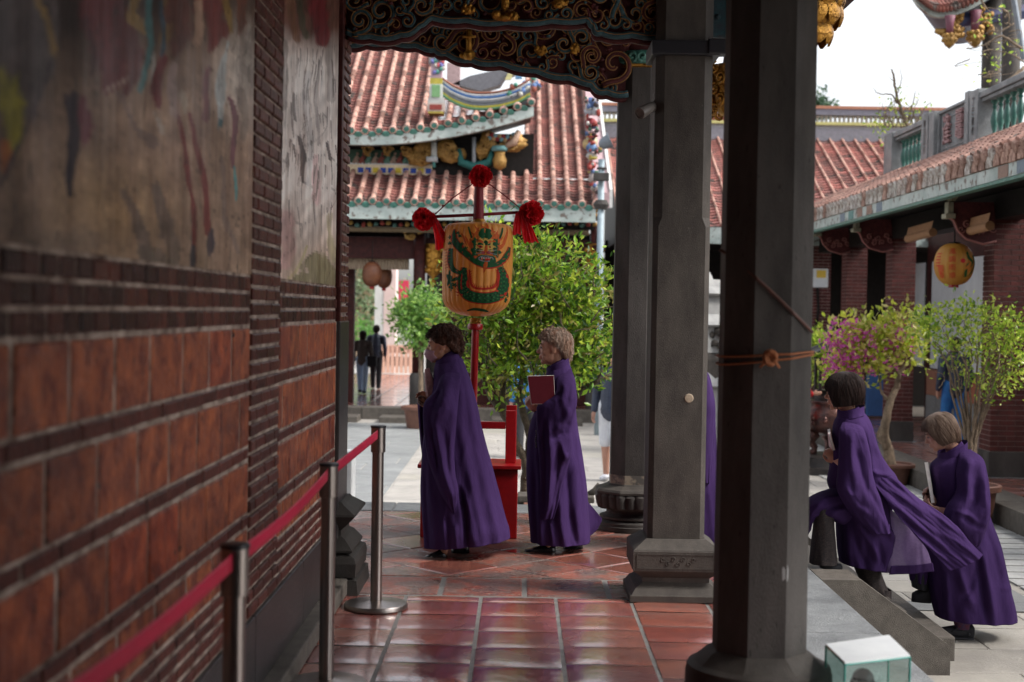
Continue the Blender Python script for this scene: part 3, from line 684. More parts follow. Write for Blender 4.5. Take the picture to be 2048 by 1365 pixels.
b.tube(oct_rope(zr + .008, .012, .005), .0042, 8); b.tube(oct_rope(zr - .012, .022, .005), .0042, 8)
b.build('loops', M['rope'], t, smooth=True)
b = MB(); kc = P(1540, 716, 5.05)
for k in range(3):
    sp = [(kc.x + .02 * math.cos(a + k) * (1 - .2 * k), kc.y - .006 - .008 * math.sin(2 * a + k), kc.z + .024 * math.sin(a * 1.0 + k * .8)) for a in np.linspace(0, 2 * math.pi, 20)]
    b.tube(sp, .0075, 8)
for dx in (-1, 1): b.tube([(kc.x, kc.y, kc.z), (kc.x + .02 * dx, kc.y - .008, kc.z - .018), (kc.x + .035 * dx, kc.y + .003, kc.z - .035)], [.0075, .006, .004], 8)
b.build('knot', M['rope'], t, smooth=True)
t = MB(); pts = []
for k in np.linspace(0, 1, 50):
    px = 1440 + (1625 - 1440) * k; py = 500 + 165 * k ** 1.15
    ang = math.atan2(-1, 0)
    p = P(px, py, 5.06); 
    # follow the column's front: depth from x offset
    dx = (p.x - CX1); Y = 5.24 - min(.168, max(.02, (.225 - abs(dx)) if abs(dx) > .07 else .168)); pts.append(P(px, py, Y))
t.tube(pts, .006, 8); tag(t.build('slack_rope', M['cable'], None, smooth=True), 'brown cord slung slantwise across the nearest column above the knot', 'rope')
# ================================================================== CEILING AND CARVED BEAMS OVER THE WALK
b = MB(); b.box(-7, 1.9, -6, 11.4, 4.3, 4.4)
b.prism([(1.9, 4.28), (2.55, 4.02), (2.55, 4.1), (1.9, 4.4)], lambda u, v, d: (u, d, v), -6, 11.5)
b.prism([(1.9, 4.27), (3.3, 2.85), (3.3, 2.93), (1.9, 4.39)], lambda u, v, d: (u, d, v), -6, 6.2)  # low eave out of view, added to block light near the camera
struct(b.build('walk_ceiling', M['wood_red']))
b = MB(); b.box(-1.0, 9.0, -6.4, -6.1, -.6, 4.2); b.box(1.42, 1.62, -6.1, 2.5, -.02, 4.25); struct(b.build('unseen_blocker_walls', M['wood_red']))  # unseen walls behind and beside the camera, added to keep light out
b = MB(); y = -5.5
while y < 11.2: b.box(-1.3, 1.88, y, y + .08, 4.2, 4.296); y += .35
struct(b.build('ceiling_rafters', M['wood_red']))
b = MB(); b.prism([(-7, 4.41), (-3, 5.6), (2.6, 4.12), (2.6, 4.2), (-3, 5.7), (-7, 4.5)], lambda u, v, d: (u, d, v), -6, 11.6); struct(b.build('walk_roof', M['roof_tile']))
def carved_beam(label, yb, th, top, bottom, dens, seed, extra=None):
    """top/bottom: px outlines at depth yb; scroll relief over the board"""
    random.seed(seed)
    t = thing('carved_beam', label, 'beam', P(bottom[0][0], bottom[0][1], yb), 'carved beams over the walk')
    bot = [tuple(p) for p in bottom]
    sc = []
    fine = catmull(bot, 90)
    for i, (x, y) in enumerate(fine): sc.append((x, y + 5.0 * abs(math.sin(i * .42)) - 2.5))
    outl = [(x, y) for x, y in top] + sc[::-1]
    # shallow hollows between the scrolls show as a dark backing board set back from the scrollwork
    b = MB(); b.prism(outl, lambda u, v, d: P(u, v, yb) + Vector((0, d, 0)), th * .35, th)
    b.build('backing_board', M['maroon_paint'], t)
    xs = [p[0] for p in fine]
    def yb_at(x): return float(np.interp(x, xs, [p[1] for p in fine]))
    def yt_at(x): return float(np.interp(x, [p[0] for p in top], [p[1] for p in top]))
    sw, gl, mr = MB(), MB(), MB()
    m = 2844 / yb
    # lower rim
    rim = [(x, y - 9) for x, y in sc]
    sw.tube([P(x, y + 2, yb) + Vector((0, .0, 0)) for x, y in rim], 7.5 / m, 6, flat=1)
    mr.tube([P(x, y + 9, yb) + Vector((0, .05, 0)) for x, y in rim], 7 / m, 6)
    gl.tube([P(x, y, yb) + Vector((0, -6.5 / m, 0)) for x, y in rim], 1.1 / m, 5)
    n = dens; placed = []
    tries = 0
    while len(placed) < n and tries < 4000:
        tries += 1
        x = random.uniform(xs[0] + 6, xs[-1] - 6); y = random.uniform(max(yt_at(x), -25), yb_at(x) - 14)
        r = random.choice([30, 26, 22, 18, 14, 11])
        if y + r > yb_at(x) - 6 or any(math.hypot(x - a, y - c) < (r + q) * .82 for a, c, q in placed): continue
        placed.append((x, y, r)); cw = random.choice([-1, 1]); st_ = random.uniform(0, 6.28)
        sp = spiral(x, y, r, random.uniform(1.0, 1.5), st_, cw, 26)
        tail = []
        ex, ey = sp[0]; dx, dy = math.cos(st_ + cw * -1.57), math.sin(st_ + cw * -1.57)
        tail = [(ex + dx * r * .9 * k + math.cos(st_) * r * .25 * k * k, ey + dy * r * .9 * k + math.sin(st_) * r * .25 * k * k) for k in (1, .66, .33)]
        line = tail + sp
        line = [(u, min(v, yb_at(u) - 5)) for u, v in line]
        wd = [max(2.4, min(7.5, r * .3) * (1 - i / len(line) * .5)) for i in range(len(line))]
        dz = random.uniform(-.01, .015)
        tgt = sw if random.random() < .62 else mr
        tgt.tube([P(u, v, yb) + Vector((0, dz, 0)) for u, v in line], [w_ / m for w_ in wd], 6)
        for sg in ((1,) if r < 16 else (1, -1)):
            off = []
            for i, (u, v) in enumerate(line):
                a_, c_ = line[max(i - 1, 0)], line[min(i + 1, len(line) - 1)]; tx, ty = c_[0] - a_[0], c_[1] - a_[1]; ll = math.hypot(tx, ty) + 1e-6
                off.append(P(u - ty / ll * wd[i] * .72 * sg, v + tx / ll * wd[i] * .72 * sg, yb) + Vector((0, dz - wd[i] * .66 / m, 0)))
            gl.tube(off, 1.25 / m, 5)
        if r > 14:
            for s_ in range(3):
                a = random.uniform(0, 6.28); u, v = x + r * .95 * math.cos(a), y + r * .95 * math.sin(a)
                if v < yb_at(u) - 5: (mr if s_ else sw).sphere(P(u, v, yb) + Vector((0, -.01, 0)), (r * .2 / m, r * .16 / m, r * .15 / m), 8, noise=.6, seed=a)
    sw.build('scrollwork', M['wood_teal_pale'], t, smooth=True); mr.build('maroon_scrolls', M['maroon_paint'], t, smooth=True); gl.build('gilt_outline', M['gold_line'], t, smooth=True)
    gd = MB()
    for (gx, gy, gw, gh) in (extra or []):
        p = P(gx, gy, yb) + Vector((0, -.03, 0)); gd.sphere(p, (gw / m, .02, gh / m), 12, noise=.7, seed=gx)
        for k in range(7):
            a = random.uniform(0, 6.28); gd.sphere(p + Vector((math.cos(a) * gw * .8 / m, -.01, math.sin(a) * gh * .8 / m)), gw * .33 / m, 8, noise=.5, seed=a)
    if extra: gd.build('gilded_figure', M['gold'], t, smooth=True)
    return t
far = carved_beam('far carved beam with scalloped underside dipping to the right', 10.2, .12, [(690, -30), (1262, -30)],
            [(692, 96), (740, 92), (800, 93), (860, 104), (885, 112), (940, 128), (1012, 136), (1096, 155), (1168, 170), (1203, 190), (1256, 196)], 150, 11,
            [(1082, 103, 12, 9), (1150, 100, 9, 11), (902, 48, 8, 8), (935, 115, 14, 6), (970, 55, 10, 5)])
gp = MB(); a = P(938, 60, 10.15); e = P(938, 110, 10.15); gp.tube([a, e], .022, 8); gp.tube([P(925, 74, 10.13), P(952, 74, 10.13)], .009, 8); gp.sphere(e, .04, 10, noise=.5); gp.build('gilt_post', M['gold'], far, smooth=True)
near = carved_beam('near carved beam with curling clouds crossing the top of the view', 7.9, .16, [(690, -120), (1330, -120)],
            [(692, 72), (740, 80), (800, 78), (838, 60), (862, 44), (930, 48), (1010, 52), (1100, 50), (1170, 48), (1186, 60), (1200, 74), (1260, 78), (1326, 80)], 120, 23,
            [(936, 22, 14, 9), (1010, 36, 24, 9), (1120, 8, 16, 10), (1010, 8, 8, 16)])
# transverse plain beam above and longitudinal tie beams
b = MB(); b.bbox(-1.0, CX2, 8.0, 8.2, 3.55, 3.9, .02); b.bbox(-1.0, CX3, 10.3, 10.5, 3.75, 4.1, .02); struct(b.build('tie_beams', M['wood_red']))
# bracket arms and hanging gilded lotus pendants outside the column line
def pendant(name, label, x, y, ztop, zbot, r, body):
    t = thing(name, label, 'ornament', (x, y, zbot), 'gilded pendants under the eave of the walk')
    b = MB()
    if body == 'lotus':
        H = ztop - zbot
        b.lathe([(.02, zbot + .01), (r * .5, zbot + .05), (r * .85, zbot + .15), (r * .9, zbot + .28), (r * .75, zbot + .42), (r * .5, ztop)], (x, y, 0), 20)
        for ring in range(5):
            zz = zbot + .08 + ring * .095; n = 11
            rr = np.interp(zz - zbot, [0, .05, .15, .28, .42, .6], [.02, r * .5, r * .85, r * .92, r * .8, r * .6])
            for k in range(n):
                a = 2 * math.pi * (k + .5 * (ring % 2)) / n
                c = Vector((x + rr * math.cos(a), y + rr * math.sin(a), zz)); out = Vector((math.cos(a), math.sin(a), 0)); sd_ = Vector((-math.sin(a), math.cos(a), 0))
                rows = []
                for i in range(7):
                    u = i / 6; hw = .052 * math.sin(math.pi * min(1, (u * .85 + .12))) ** .7 * (r / .19)
                    row = []
                    for j in range(5):
                        v = (j - 2) / 2
                        row.append(c + Vector((0, 0, .06 - .13 * u)) + out * (.02 * math.sin(math.pi * u) + .012 - .012 * v * v) + sd_ * hw * v)
                    rows.append(row)
                b.grid(rows)
    else:
        b.lathe([(.03, zbot), (r * .6, zbot + .03), (r * .95, zbot + .12), (r, ztop - .05), (r * .9, ztop)], (x, y, 0), 20)
        for row in range(5):
            for k in range(12):
                a = 2 * math.pi * (k + .5 * (row % 2)) / 12; zz = zbot + .05 + (ztop - zbot - .08) * row / 4
                sp = spiral(0, 0, .042, 1.3, -1.57 if row % 2 else 1.57, 1 if k % 2 else -1, 14)
                b.tube([(x + (r + .004) * math.cos(a) - math.sin(a) * u, y + (r + .004) * math.sin(a) + math.cos(a) * u, zz + v) for u, v in sp], [.014 - .0006 * i for i in range(14)], 6)
                b.sphere((x + r * math.cos(a), y + r * math.sin(a), zz), .02, 8)
    b.build('gilded_carving', M['gold'], t, smooth=True)
    b = MB(); b.lathe([(r * .55, ztop), (r * .5, ztop + .1), (r * .6, 4.0)], (x, y, 0), 12); b.build('neck', M['maroon_paint'], t, smooth=True)
    return t
pendant('lotus_pendant', 'gilded lotus-petal pendant hanging at the top of the nearest column', P(1612, 20, 7.8).x, 7.8, 3.5, P(1640, 97, 7.8).z, .2, 'lotus')
pendant('scroll_pendant', 'gilded scroll-carved pendant seen between the two nearest columns', P(1475, 180, 10.2).x, 10.2, P(1440, 132, 10.2).z, P(1440, 238, 10.2).z, .2, 'scroll')
b = MB(); b.bbox(CX2, P(1645, 0, 7.8).x, 7.86, 8.0, 3.52, 3.75, .015); b.bbox(CX3, P(1500, 0, 10.2).x, 10.15, 10.35, P(1440, 78, 10.2).z, 3.9, .015)
for k in range(5): b.sphere((CX3 + .25 + .14 * k, 10.14, 3.68), .022, 8)
tag(b.build('eave_bracket_arm', M['wood_teal'], None), 'teal painted timber arm carrying the gilded pendants out from the columns', 'beam')
# ================================================================== STANCHIONS AND BELTS
def stanchion(label, top_px, Y):
    p = P(top_px[0], top_px[1], Y); x = p.x; h = p.z
    t = thing('stanchion', label, 'queue post', (x, Y, 0), 'steel queue posts along the brick wall')
    b = MB(); b.lathe([(.162, .0), (.168, .004), (.168, .018), (.163, .027), (.06, .034), (.03, .04)], (x, Y, 0), 48); b.build('base', M['steel'], t, angle=30)
    b = MB(); b.lathe([(.0305, .035), (.0305, h - .14)], (x, Y, 0), 28); b.build('pole', M['steel'], t, angle=30)
    b = MB(); b.lathe([(.034, h - .142), (.0385, h - .14), (.0385, h - .012)], (x, Y, 0), 28)
    b.build('belt_head', M['steel'], t, angle=30)
    b = MB(); b.lathe([(.0385, h - .013), (.041, h - .012), (.041, h - .002), (.036, h)], (x, Y, 0), 28); b.build('cap', M['black_plastic'], t, angle=30)
    return Vector((x, Y, h))
s1 = stanchion('farthest steel queue post with a full round base in view', (757, 851), 7.45)
s2_ = stanchion('middle steel queue post against the wall corner', (658, 926), 5.86)
s3 = stanchion('nearest blurred steel queue post in front of the brick wall', (470, 1087), 3.86)
s4 = Vector((-.82, 1.85, .95))
def belt(label, a, c, sag=.05):
    m = MB(); rows = []
    for i in range(25):
        t = i / 24; p = a.lerp(c, t) + Vector((0, 0, -.045 - sag * math.sin(math.pi * t)))
        tw = .25 * math.sin(math.pi * t)
        rows.append([p + Vector((tw * dz * .2, 0, dz)) for dz in (-.024, -.008, .008, .024)])
    m.grid(rows); tag(m.build('belt', M['strap'], None, smooth=True, solid=.0022), label, 'belt', 'retractable belts between the queue posts')
off = Vector((0, .039, 0))
belt('pink-red belt from the middle to the farthest queue post', s1 - off, s2_ + off, .0)
belt('pink-red belt from the nearest to the middle queue post', s2_ - off, s3 + off, .02)
belt('blurred red belt running from the nearest queue post out of the bottom of the view', s3 - off, s4, .03)
b = MB(); b.lathe([(.0305, .03), (.0305, .8), (.0385, .81), (.0385, .935), (.041, .94), (.036, .95)], (-.82, 1.81, 0), 28); b.lathe([(.165, 0), (.168, .02), (.03, .035)], (-.82, 1.81, 0), 40)
tag(b.build('stanchion', M['steel'], None, angle=30), 'steel queue post nearest the camera, below the left edge of the view', 'queue post', 'steel queue posts along the brick wall')
# ================================================================== RED STAND AND BIG LANTERN
YB = 9.75
a = P(836, 1078, YB); e = P(1037, 1078, YB); zt = P(940, 927, YB + .1).z
bx = thing('red_stand', 'red lacquered wooden box stand holding the lantern pole', 'stand', ((a.x + e.x) / 2, YB + .2, 0))
m = MB(); m.bbox(a.x + .012, e.x - .012, YB, YB + .42, .003, zt - .03, .008); m.build('box', M['red_paint'], bx)
m = MB(); m.bbox(a.x - .01, e.x + .01, YB - .02, YB + .44, zt - .028, zt, .006); m.build('top_board', M['red_paint'], bx)
zp = P(1020, 812, YB + .2).z
for xx in (P(1021, 900, YB + .2).x, P(862, 900, YB + .2).x):
    m = MB(); m.bbox(xx - .036, xx + .036, YB + .14, YB + .17, zt, zp - .03, .004); m.bbox(xx - .034, xx + .04, YB + .25, YB + .28, zt, zp, .004)
    m.build('upright', M['red_paint'], bx)
m = MB(); zr_ = P(985, 851, YB + .15).z; m.bbox(P(862, 900, YB + .2).x + .037, P(1021, 900, YB + .2).x - .037, YB + .142, YB + .168, zr_ - .025, zr_ + .025, .004)
m.build('rail', M['red_paint'], bx)
LY = YB + .21
lan = thing('pole_lantern', 'large yellow ribbed lantern painted with a green dragon on a red pole', 'lantern', P(945, 900, LY))
lp = lambda px, py: P(px, py, LY)
m = MB(); m.tube([lp(943, 930), lp(951, 655), lp(951, 650)], .026, 16); m.build('pole', M['red_paint'], lan, smooth=True)
ax0 = lp(950.5, 655); ax1 = lp(958, 440); AXD = (ax1 - ax0).normalized(); mpx = 2844 / LY
m = MB(); m.lathe([(.02, -.005), (.05, -.005), (.055, .005), (.055, .02), (.05, .035), (.04, .04)], ax0 - AXD * .012, 28, axis=AXD); m.build('pole_collar', M['red_paint'], lan, angle=40)
m = MB(); m.lathe([(.038, .0), (.042, .01), (.037, .018), (.042, .026), (.038, .034)], ax0 + AXD * .03, 28, axis=AXD); m.build('brass_ring', M['gold'], lan, angle=40)
# lantern body: profile as (r px, py)
LP = [(17, 633), (30, 631), (48, 624), (62, 612), (67, 600), (69, 570), (70, 530), (69.5, 490), (69, 465), (66, 454), (58, 449), (30, 446), (17, 446)]
lz0 = 636.0
def lan_pt(th, py, off=0):
    """point on the lantern surface; th angle, 0 = facing camera; py along the axis"""
    rr = float(np.interp(-py, [-q[1] for q in LP], [q[0] for q in LP])) / mpx
    rib = 0
    if 448 < py < 628:
        f = (th * 30 / (2 * math.pi)) % 1; rib = (abs(math.sin(math.pi * f)) ** .6 - .75) * 1.9 / mpx
    cx = np.interp(py, [440, 655], [958, 950.5]); c = lp(float(cx), py)
    Xd = Vector((1, 0, 0)); Yd = Vector((0, -1, 0)); r = rr + rib + off
    return c + Xd * math.sin(th) * r + Yd * math.cos(th) * r
m = MB(); rows = []
for py in [633, 631, 628, 624, 619, 613, 607, 600, 590, 580, 565, 550, 535, 520, 505, 490, 475, 465, 459, 455, 452, 449.5, 447.5, 446]:
    rows.append([lan_pt(2 * math.pi * k / 240, py) for k in range(240)])
m.grid(rows, closed=True); m.build('paper_body', M['paper_lantern'], lan, smooth=True)
m = MB(); m.lathe([(.05, 0), (.062, .004), (.062, .014), (.05, .02)], lp(957.6, 449), 28, axis=AXD); m.lathe([(.04, 0), (.046, .01), (.04, .03)], lp(957.8, 447), 28, axis=AXD); m.build('brass_rim', M['gold'], lan, angle=40)
# painted dragon: strokes and filled shapes laid on the ribbed surface, photo pixels
def lxy(px, py): return math.asin(max(-.97, min(.97, (px - np.interp(py, [440, 655], [958, 950.5])) / 70.0))), py
ink = MB()
def lstroke(pts, wds, col, off, n=40):
    A = catmull([(*p, w_) for p, w_ in zip(pts, wds)], n); L_, R_ = [], []
    for i in range(n):
        a, c = A[max(i - 1, 0)], A[min(i + 1, n - 1)]; d = np.array([c[0] - a[0], c[1] - a[1]]); d /= (np.hypot(*d) + 1e-6)
        nn = np.array([-d[1], d[0]]); w_ = max(A[i][2], .15) / 2
        row = []
        for k in range(5):
            f = (k - 2) / 2; th, py = lxy(A[i][0] + nn[0] * w_ * f, A[i][1] + nn[1] * w_ * f); row.append(lan_pt(th, py, off))
        L_.append(row)
    ink.grid(L_, col)
def lblob(cx, cy, rx, ry, col, off, rough=.0, n=22):
    o_ = len(ink.v); ring = []; c = lan_pt(*lxy(cx, cy), off)
    rows = [[], []]
    rings = []
    for q in (0.001, .35, .7, 1):
        rr = []
        for k in range(n):
            a = 2 * math.pi * k / n; j = 1 + (rough * math.sin(a * 5 + cx) if q > .4 else 0); rr.append(lan_pt(*lxy(cx + rx * q * j * math.cos(a), cy + ry * q * j * math.sin(a)), off))
        rings.append(rr)
    ink.grid(rings, col, closed=True)
GR = (.012, .085, .03); RD = (.5, .035, .02); OR = (.62, .12, .03); DK = (.015, .03, .02); YL = (.62, .42, .1); LG = (.1, .25, .08); GY = (.25, .25, .27); WT = (.6, .55, .45)
# flames behind head
for k in range(16):
    a = -2.9 + k * .36; x0, y0 = 972 + 20 * math.cos(a), 495 + 28 * math.sin(a); l = 12 + 8 * ((k * 37) % 5) / 5
    if math.sin(a) > .6: continue
    lstroke([(x0, y0), (x0 + l * .5 * math.cos(a) + 2, y0 + l * .5 * math.sin(a)), (x0 + l * math.cos(a) * 1.0, y0 + l * math.sin(a) * .9 - 4)], [9, 5, .4], OR, .0012, 14)
lblob(972, 492, 30, 34, OR, .0016, .08); lblob(972, 493, 26, 31, (.55, .2, .04), .002, .05)
# upper-left coil
lstroke([(911, 462), (910, 480), (916, 492), (926, 503), (940, 515), (955, 528), (975, 535), (997, 530), (1012, 515), (1019, 495)], [4, 14, 16, 15, 14, 11, 10, 11, 12, 6], RD, .0022)
lstroke([(911, 463), (910, 480), (916, 492), (926, 503), (940, 515), (955, 528), (975, 534), (997, 529), (1012, 514), (1019, 496)], [2, 11, 13, 12, 11, 8, 7, 8, 9, 4], GR, .003)
for p in [(918, 470), (922, 476), (903, 478), (926, 492), (934, 500), (902, 490)]: lblob(p[0], p[1], 4, 3, GR, .003, .4)
# left limb
lstroke([(905, 500), (903, 520), (908, 540), (922, 548), (935, 550)], [9, 12, 10, 8, 6], GR, .003)
lstroke([(900, 505), (898, 525), (905, 545)], [1.2, 1.2, 1.2], RD, .0034)
for k in range(7): lstroke([(896 - 4, 503 + 6 * k), (903, 500 + 6 * k)], [1, 1], RD, .0036, 6)
lstroke([(935, 558), (915, 560), (905, 565)], [9, 7, 3], GR, .003); lblob(901, 560, 5, 14, GR, .003, .35); lblob(904, 575, 4, 8, GR, .003, .4); lblob(912, 572, 5, 4, GR, .003, .4)
# big U body with red border and flames inside
U = [(931, 538), (929, 560), (930, 580), (940, 592), (962, 597), (985, 596), (1002, 588), (1008, 570), (1006, 550), (1001, 535)]
lstroke(U, [12, 22, 25, 25, 24, 24, 24, 22, 20, 9], RD, .0022, 60)
lstroke(U, [9, 18, 21, 21, 20, 20, 20, 18, 16, 6], GR, .003, 60)
UI = [(941, 542), (943, 560), (947, 574), (962, 579), (985, 577), (995, 570), (998, 555), (997, 540)]
lstroke(UI, [3, 4, 4, 4, 4, 4, 4, 3], RD, .0035, 40)
A = catmull(UI, 26)
for i in range(1, 25):
    d = np.array([970, 530]) - A[i]; d /= np.hypot(*d); lstroke([tuple(A[i]), tuple(A[i] + d * 7)], [3.2, .3], RD, .0036, 6)
A = catmull(U, 44)
for i in range(44):
    for s_ in (-1, 0, 1):
        d = A[min(i + 1, 43)] - A[max(i - 1, 0)]; d /= np.hypot(*d) + 1e-6; nn = np.array([-d[1], d[0]])
        x_, y_ = A[i] + nn * s_ * 5 + d * (2 if s_ else 0); lblob(x_, y_, 1.7, 1.3, (.05, .17, .06) if (i + s_) % 2 else DK, .0037, 0, 8)
for k in range(9): lstroke([(921 - 2, 545 + 6 * k), (914 - (k % 2) * 3, 543 + 6 * k)], [3, .4], RD, .003, 6)
# head
lblob(973, 472, 13.5, 12, GR, .0036, .05); lblob(973, 494, 22, 15, YL, .004, .08)
for s_ in (-1, 1):
    lblob(973 + s_ * 20, 488, 6, 8, GR, .0044, .25); lblob(973 + s_ * 21, 506, 7, 10, GR, .0044, .25)
    lstroke([(973 + s_ * 5, 489), (973 + s_ * 12, 485), (973 + s_ * 19, 486)], [4, 5, 2], OR, .0046, 12)
    lstroke([(973 + s_ * 3, 493), (973 + s_ * 12, 491), (973 + s_ * 18, 494)], [2, 4.5, 2], GR, .0048, 12)
    lblob(973 + s_ * 10, 497, 4.2, 2.6, RD, .005); lblob(973 + s_ * 10, 497, 1.8, 1.6, DK, .0054)
    for k in range(4): lstroke([(973 + s_ * 5, 503 + 1.5 * k), (973 + s_ * 13, 501 + 3 * k), (973 + s_ * 21, 498 + 4.4 * k)], [1, 1.6, .8], GY if k % 2 else DK, .0052, 10)
    lstroke([(973 + s_ * 27, 480), (973 + s_ * 31, 468), (973 + s_ * 34, 458)], [3.5, 3.5, 3], GR, .0044, 10)
    lblob(973 + s_ * 5, 508, 4, 3, (.3, .04, .05), .0052)
lblob(973, 500, 3.5, 9, OR, .005); lblob(973, 489, 4, 5, GR, .0052)
lblob(973, 522, 20, 9.5, GR, .0046, .06); lblob(973, 520, 15, 6, GY, .005); lblob(973, 520, 12, 4.4, DK, .0053); lblob(973, 520.5, 10, 3, RD, .0056)
for k in range(6): lblob(965 + 3.2 * k, 518.5, 1.1, 1.2, WT, .0059, 0, 8)
lstroke([(973, 526), (972, 535), (969, 548)], [7, 7, .8], OR, .0056, 14)
for k in range(5): lstroke([(1000 + 3 * k, 500 - 6 * k), (1008 + 2 * k, 492 - 7 * k), (1013 + k, 478 - 6 * k)], [4, 3, .4], OR, .003, 10)
for k in range(4): lstroke([(925 + 8 * k, 470 + 6 * k), (930 + 7 * k, 480 + 5 * k), (936 + 6 * k, 494 + 5 * k)], [.5, 4, 1], OR, .002, 10)
for k in range(5): lblob(1014 + (k % 2) * 3, 560 + 10 * k, 2.5, 5, GR, .003, .3)
lstroke([(930, 622), (950, 619), (975, 621), (990, 624)], [2, 5, 5, 1], GR, .002, 16)
ink.build('painted_dragon', M['ink'], lan, smooth=True)
# backside writing is not in view; top finial, crossbar, cords
m = MB(); m.tube([lp(957, 443), lp(957, 440), lp(958, 370), lp(960.5, 352)], [.042, .04, .03, .027], 14); m.tube([lp(950, 441), lp(966, 441)], .03, 10); m.build('wrapped_finial', M['red_dark'], lan, smooth=True)
m = MB(); m.tube([lp(842, 435), lp(957, 430), lp(1075, 423)], .0115, 10); m.build('crossbar', M['red_dark'], lan, smooth=True)
m = MB(); m.tube([lp(962, 356), lp(905, 397), lp(869, 430)], .0045, 6); m.tube([lp(962, 356), lp(1010, 392), lp(1050, 425)], .0045, 6); m.sphere(lp(886, 412), .009, 8); m.build('cord', M['red_dark'], lan, smooth=True)
def pompom(px, py, rpx):
    m = MB(); c = lp(px, py) + Vector((0, -.02, 0)); r = rpx / mpx; rr = random.Random(px)
    m.sphere(c, r * .62, 12, noise=.5)
    for k in range(150):
        d = Vector((rr.gauss(0, 1), rr.gauss(0, 1), rr.gauss(0, 1))).normalized(); o1 = d.orthogonal().normalized(); o1.rotate(Matrix.Rotation(rr.uniform(0, 6.28), 3, d)); o2 = d.cross(o1)
        w_ = r * rr.uniform(.26, .4); L_ = r * rr.uniform(.88, 1.12); rows = []
        for i in range(4):
            u = i / 3; row = []
            for j in range(5):
                v = (j - 2) / 2; row.append(c + d * (r * .35 + (L_ - r * .35) * (u - .09 * v * v * u + .06 * u * math.sin(j * 4.3 + k))) + o1 * w_ * v * (.35 + .65 * u) + o2 * (.16 * r * u * math.sin(v * 5 + k)))
            rows.append(row)
        m.grid(rows)
    m.build('fabric_flower', M['red_cloth'], lan, smooth=True)
pompom(848, 439, 22); pompom(961, 354, 22); pompom(1062, 427, 24)
def ribbon(pts, wds, dy=0):
    m = MB(); A = catmull([(*p, w_) for p, w_ in zip(pts, wds)], 24); rows = []
    for i, (x, y, w_) in enumerate(A):
        rows.append([P(x + w_ * (j / 8 - .5), y + 2 * math.sin(j), LY) + Vector((0, dy - .05 + .014 * math.sin(j * 1.9 + i * .13), 0)) for j in range(9)])
    m.grid(rows); m.build('ribbon', M['red_sheer'], lan, smooth=True, solid=.0015)
ribbon([(868, 432), (872, 450), (880, 475), (884, 500)], [8, 14, 20, 24]); ribbon([(870, 432), (880, 455), (893, 480), (903, 500)], [6, 10, 14, 12], -.012)
ribbon([(1036, 426), (1034, 445), (1034, 470)], [8, 13, 17]); ribbon([(1042, 426), (1048, 450), (1054, 487)], [8, 14, 12], -.012); ribbon([(1046, 428), (1058, 455), (1069, 486)], [6, 12, 18], -.02)
# glass cover box at the edge of the walk
gb = [PZ(1690, 1325, .38), PZ(1820, 1310, .38), PZ(1778, 1270, .38), PZ(1652, 1288, .38)]
cg = sum(gb, Vector()) / 4
t = thing('glass_cover_box', 'open glass box with a white lid on the granite edge in front', 'glass box', (cg.x, cg.y, 0))
m = MB(); 
top = [p + Vector((0, 0, 0)) for p in gb]; m.add([p + Vector((0, 0, .0)) for p in top] + [p + Vector((0, 0, -.006)) for p in top], [(0, 1, 2, 3), (4, 5, 6, 7), (0, 1, 5, 4), (1, 2, 6, 5), (2, 3, 7, 6), (3, 0, 4, 7)]); m.build('white_lid', M['white_paint'], t)
for i in range(4):
    p, q = gb[i], gb[(i + 1) % 4]; nn = (q - p).cross(Vector((0, 0, 1))).normalized() * .006
    m = MB(); m.add([p + Vector((0, 0, -.0065)), q + Vector((0, 0, -.0065)), Vector((q.x, q.y, .008)), Vector((p.x, p.y, .008))], [(0, 1, 2, 3)]); m.build('glass_pane', M['glass'], t)
m = MB()
for i in range(4):
    p, q = gb[i], gb[(i + 1) % 4]; m.tube([p + Vector((0, 0, -.010)), Vector((p.x, p.y, .006))], .004, 4); m.tube([p + Vector((0, 0, -.009)), q + Vector((0, 0, -.009))], .0042, 4)
m.build('glass_edge', M['glass_edge'], t)
lm = MB(); lm.lathe([(.06, .005), (.06, .02), (.045, .03), (.045, .26), (.04, .27)], (cg.x - .015, cg.y, 0), 20); lm.sphere((cg.x - .015, cg.y, .27), .04, 12); tag(lm.build('floor_lamp_housing', M['black_plastic'], None, angle=35), 'dark lamp housing standing inside the nearest glass box', 'lamp')
# pale cabinet just beyond the wall end
t = MB(); a = P(690, 905, 12.2); t.bbox(a.x - .1, P(704, 905, 12.2).x, 12.2, 12.5, -.55, P(700, 905, 12.2).z, .01)
tag(t.build('pale_cabinet', M['white_paint'], None), 'pale narrow cabinet just beyond the end of the brick wall', 'cabinet')
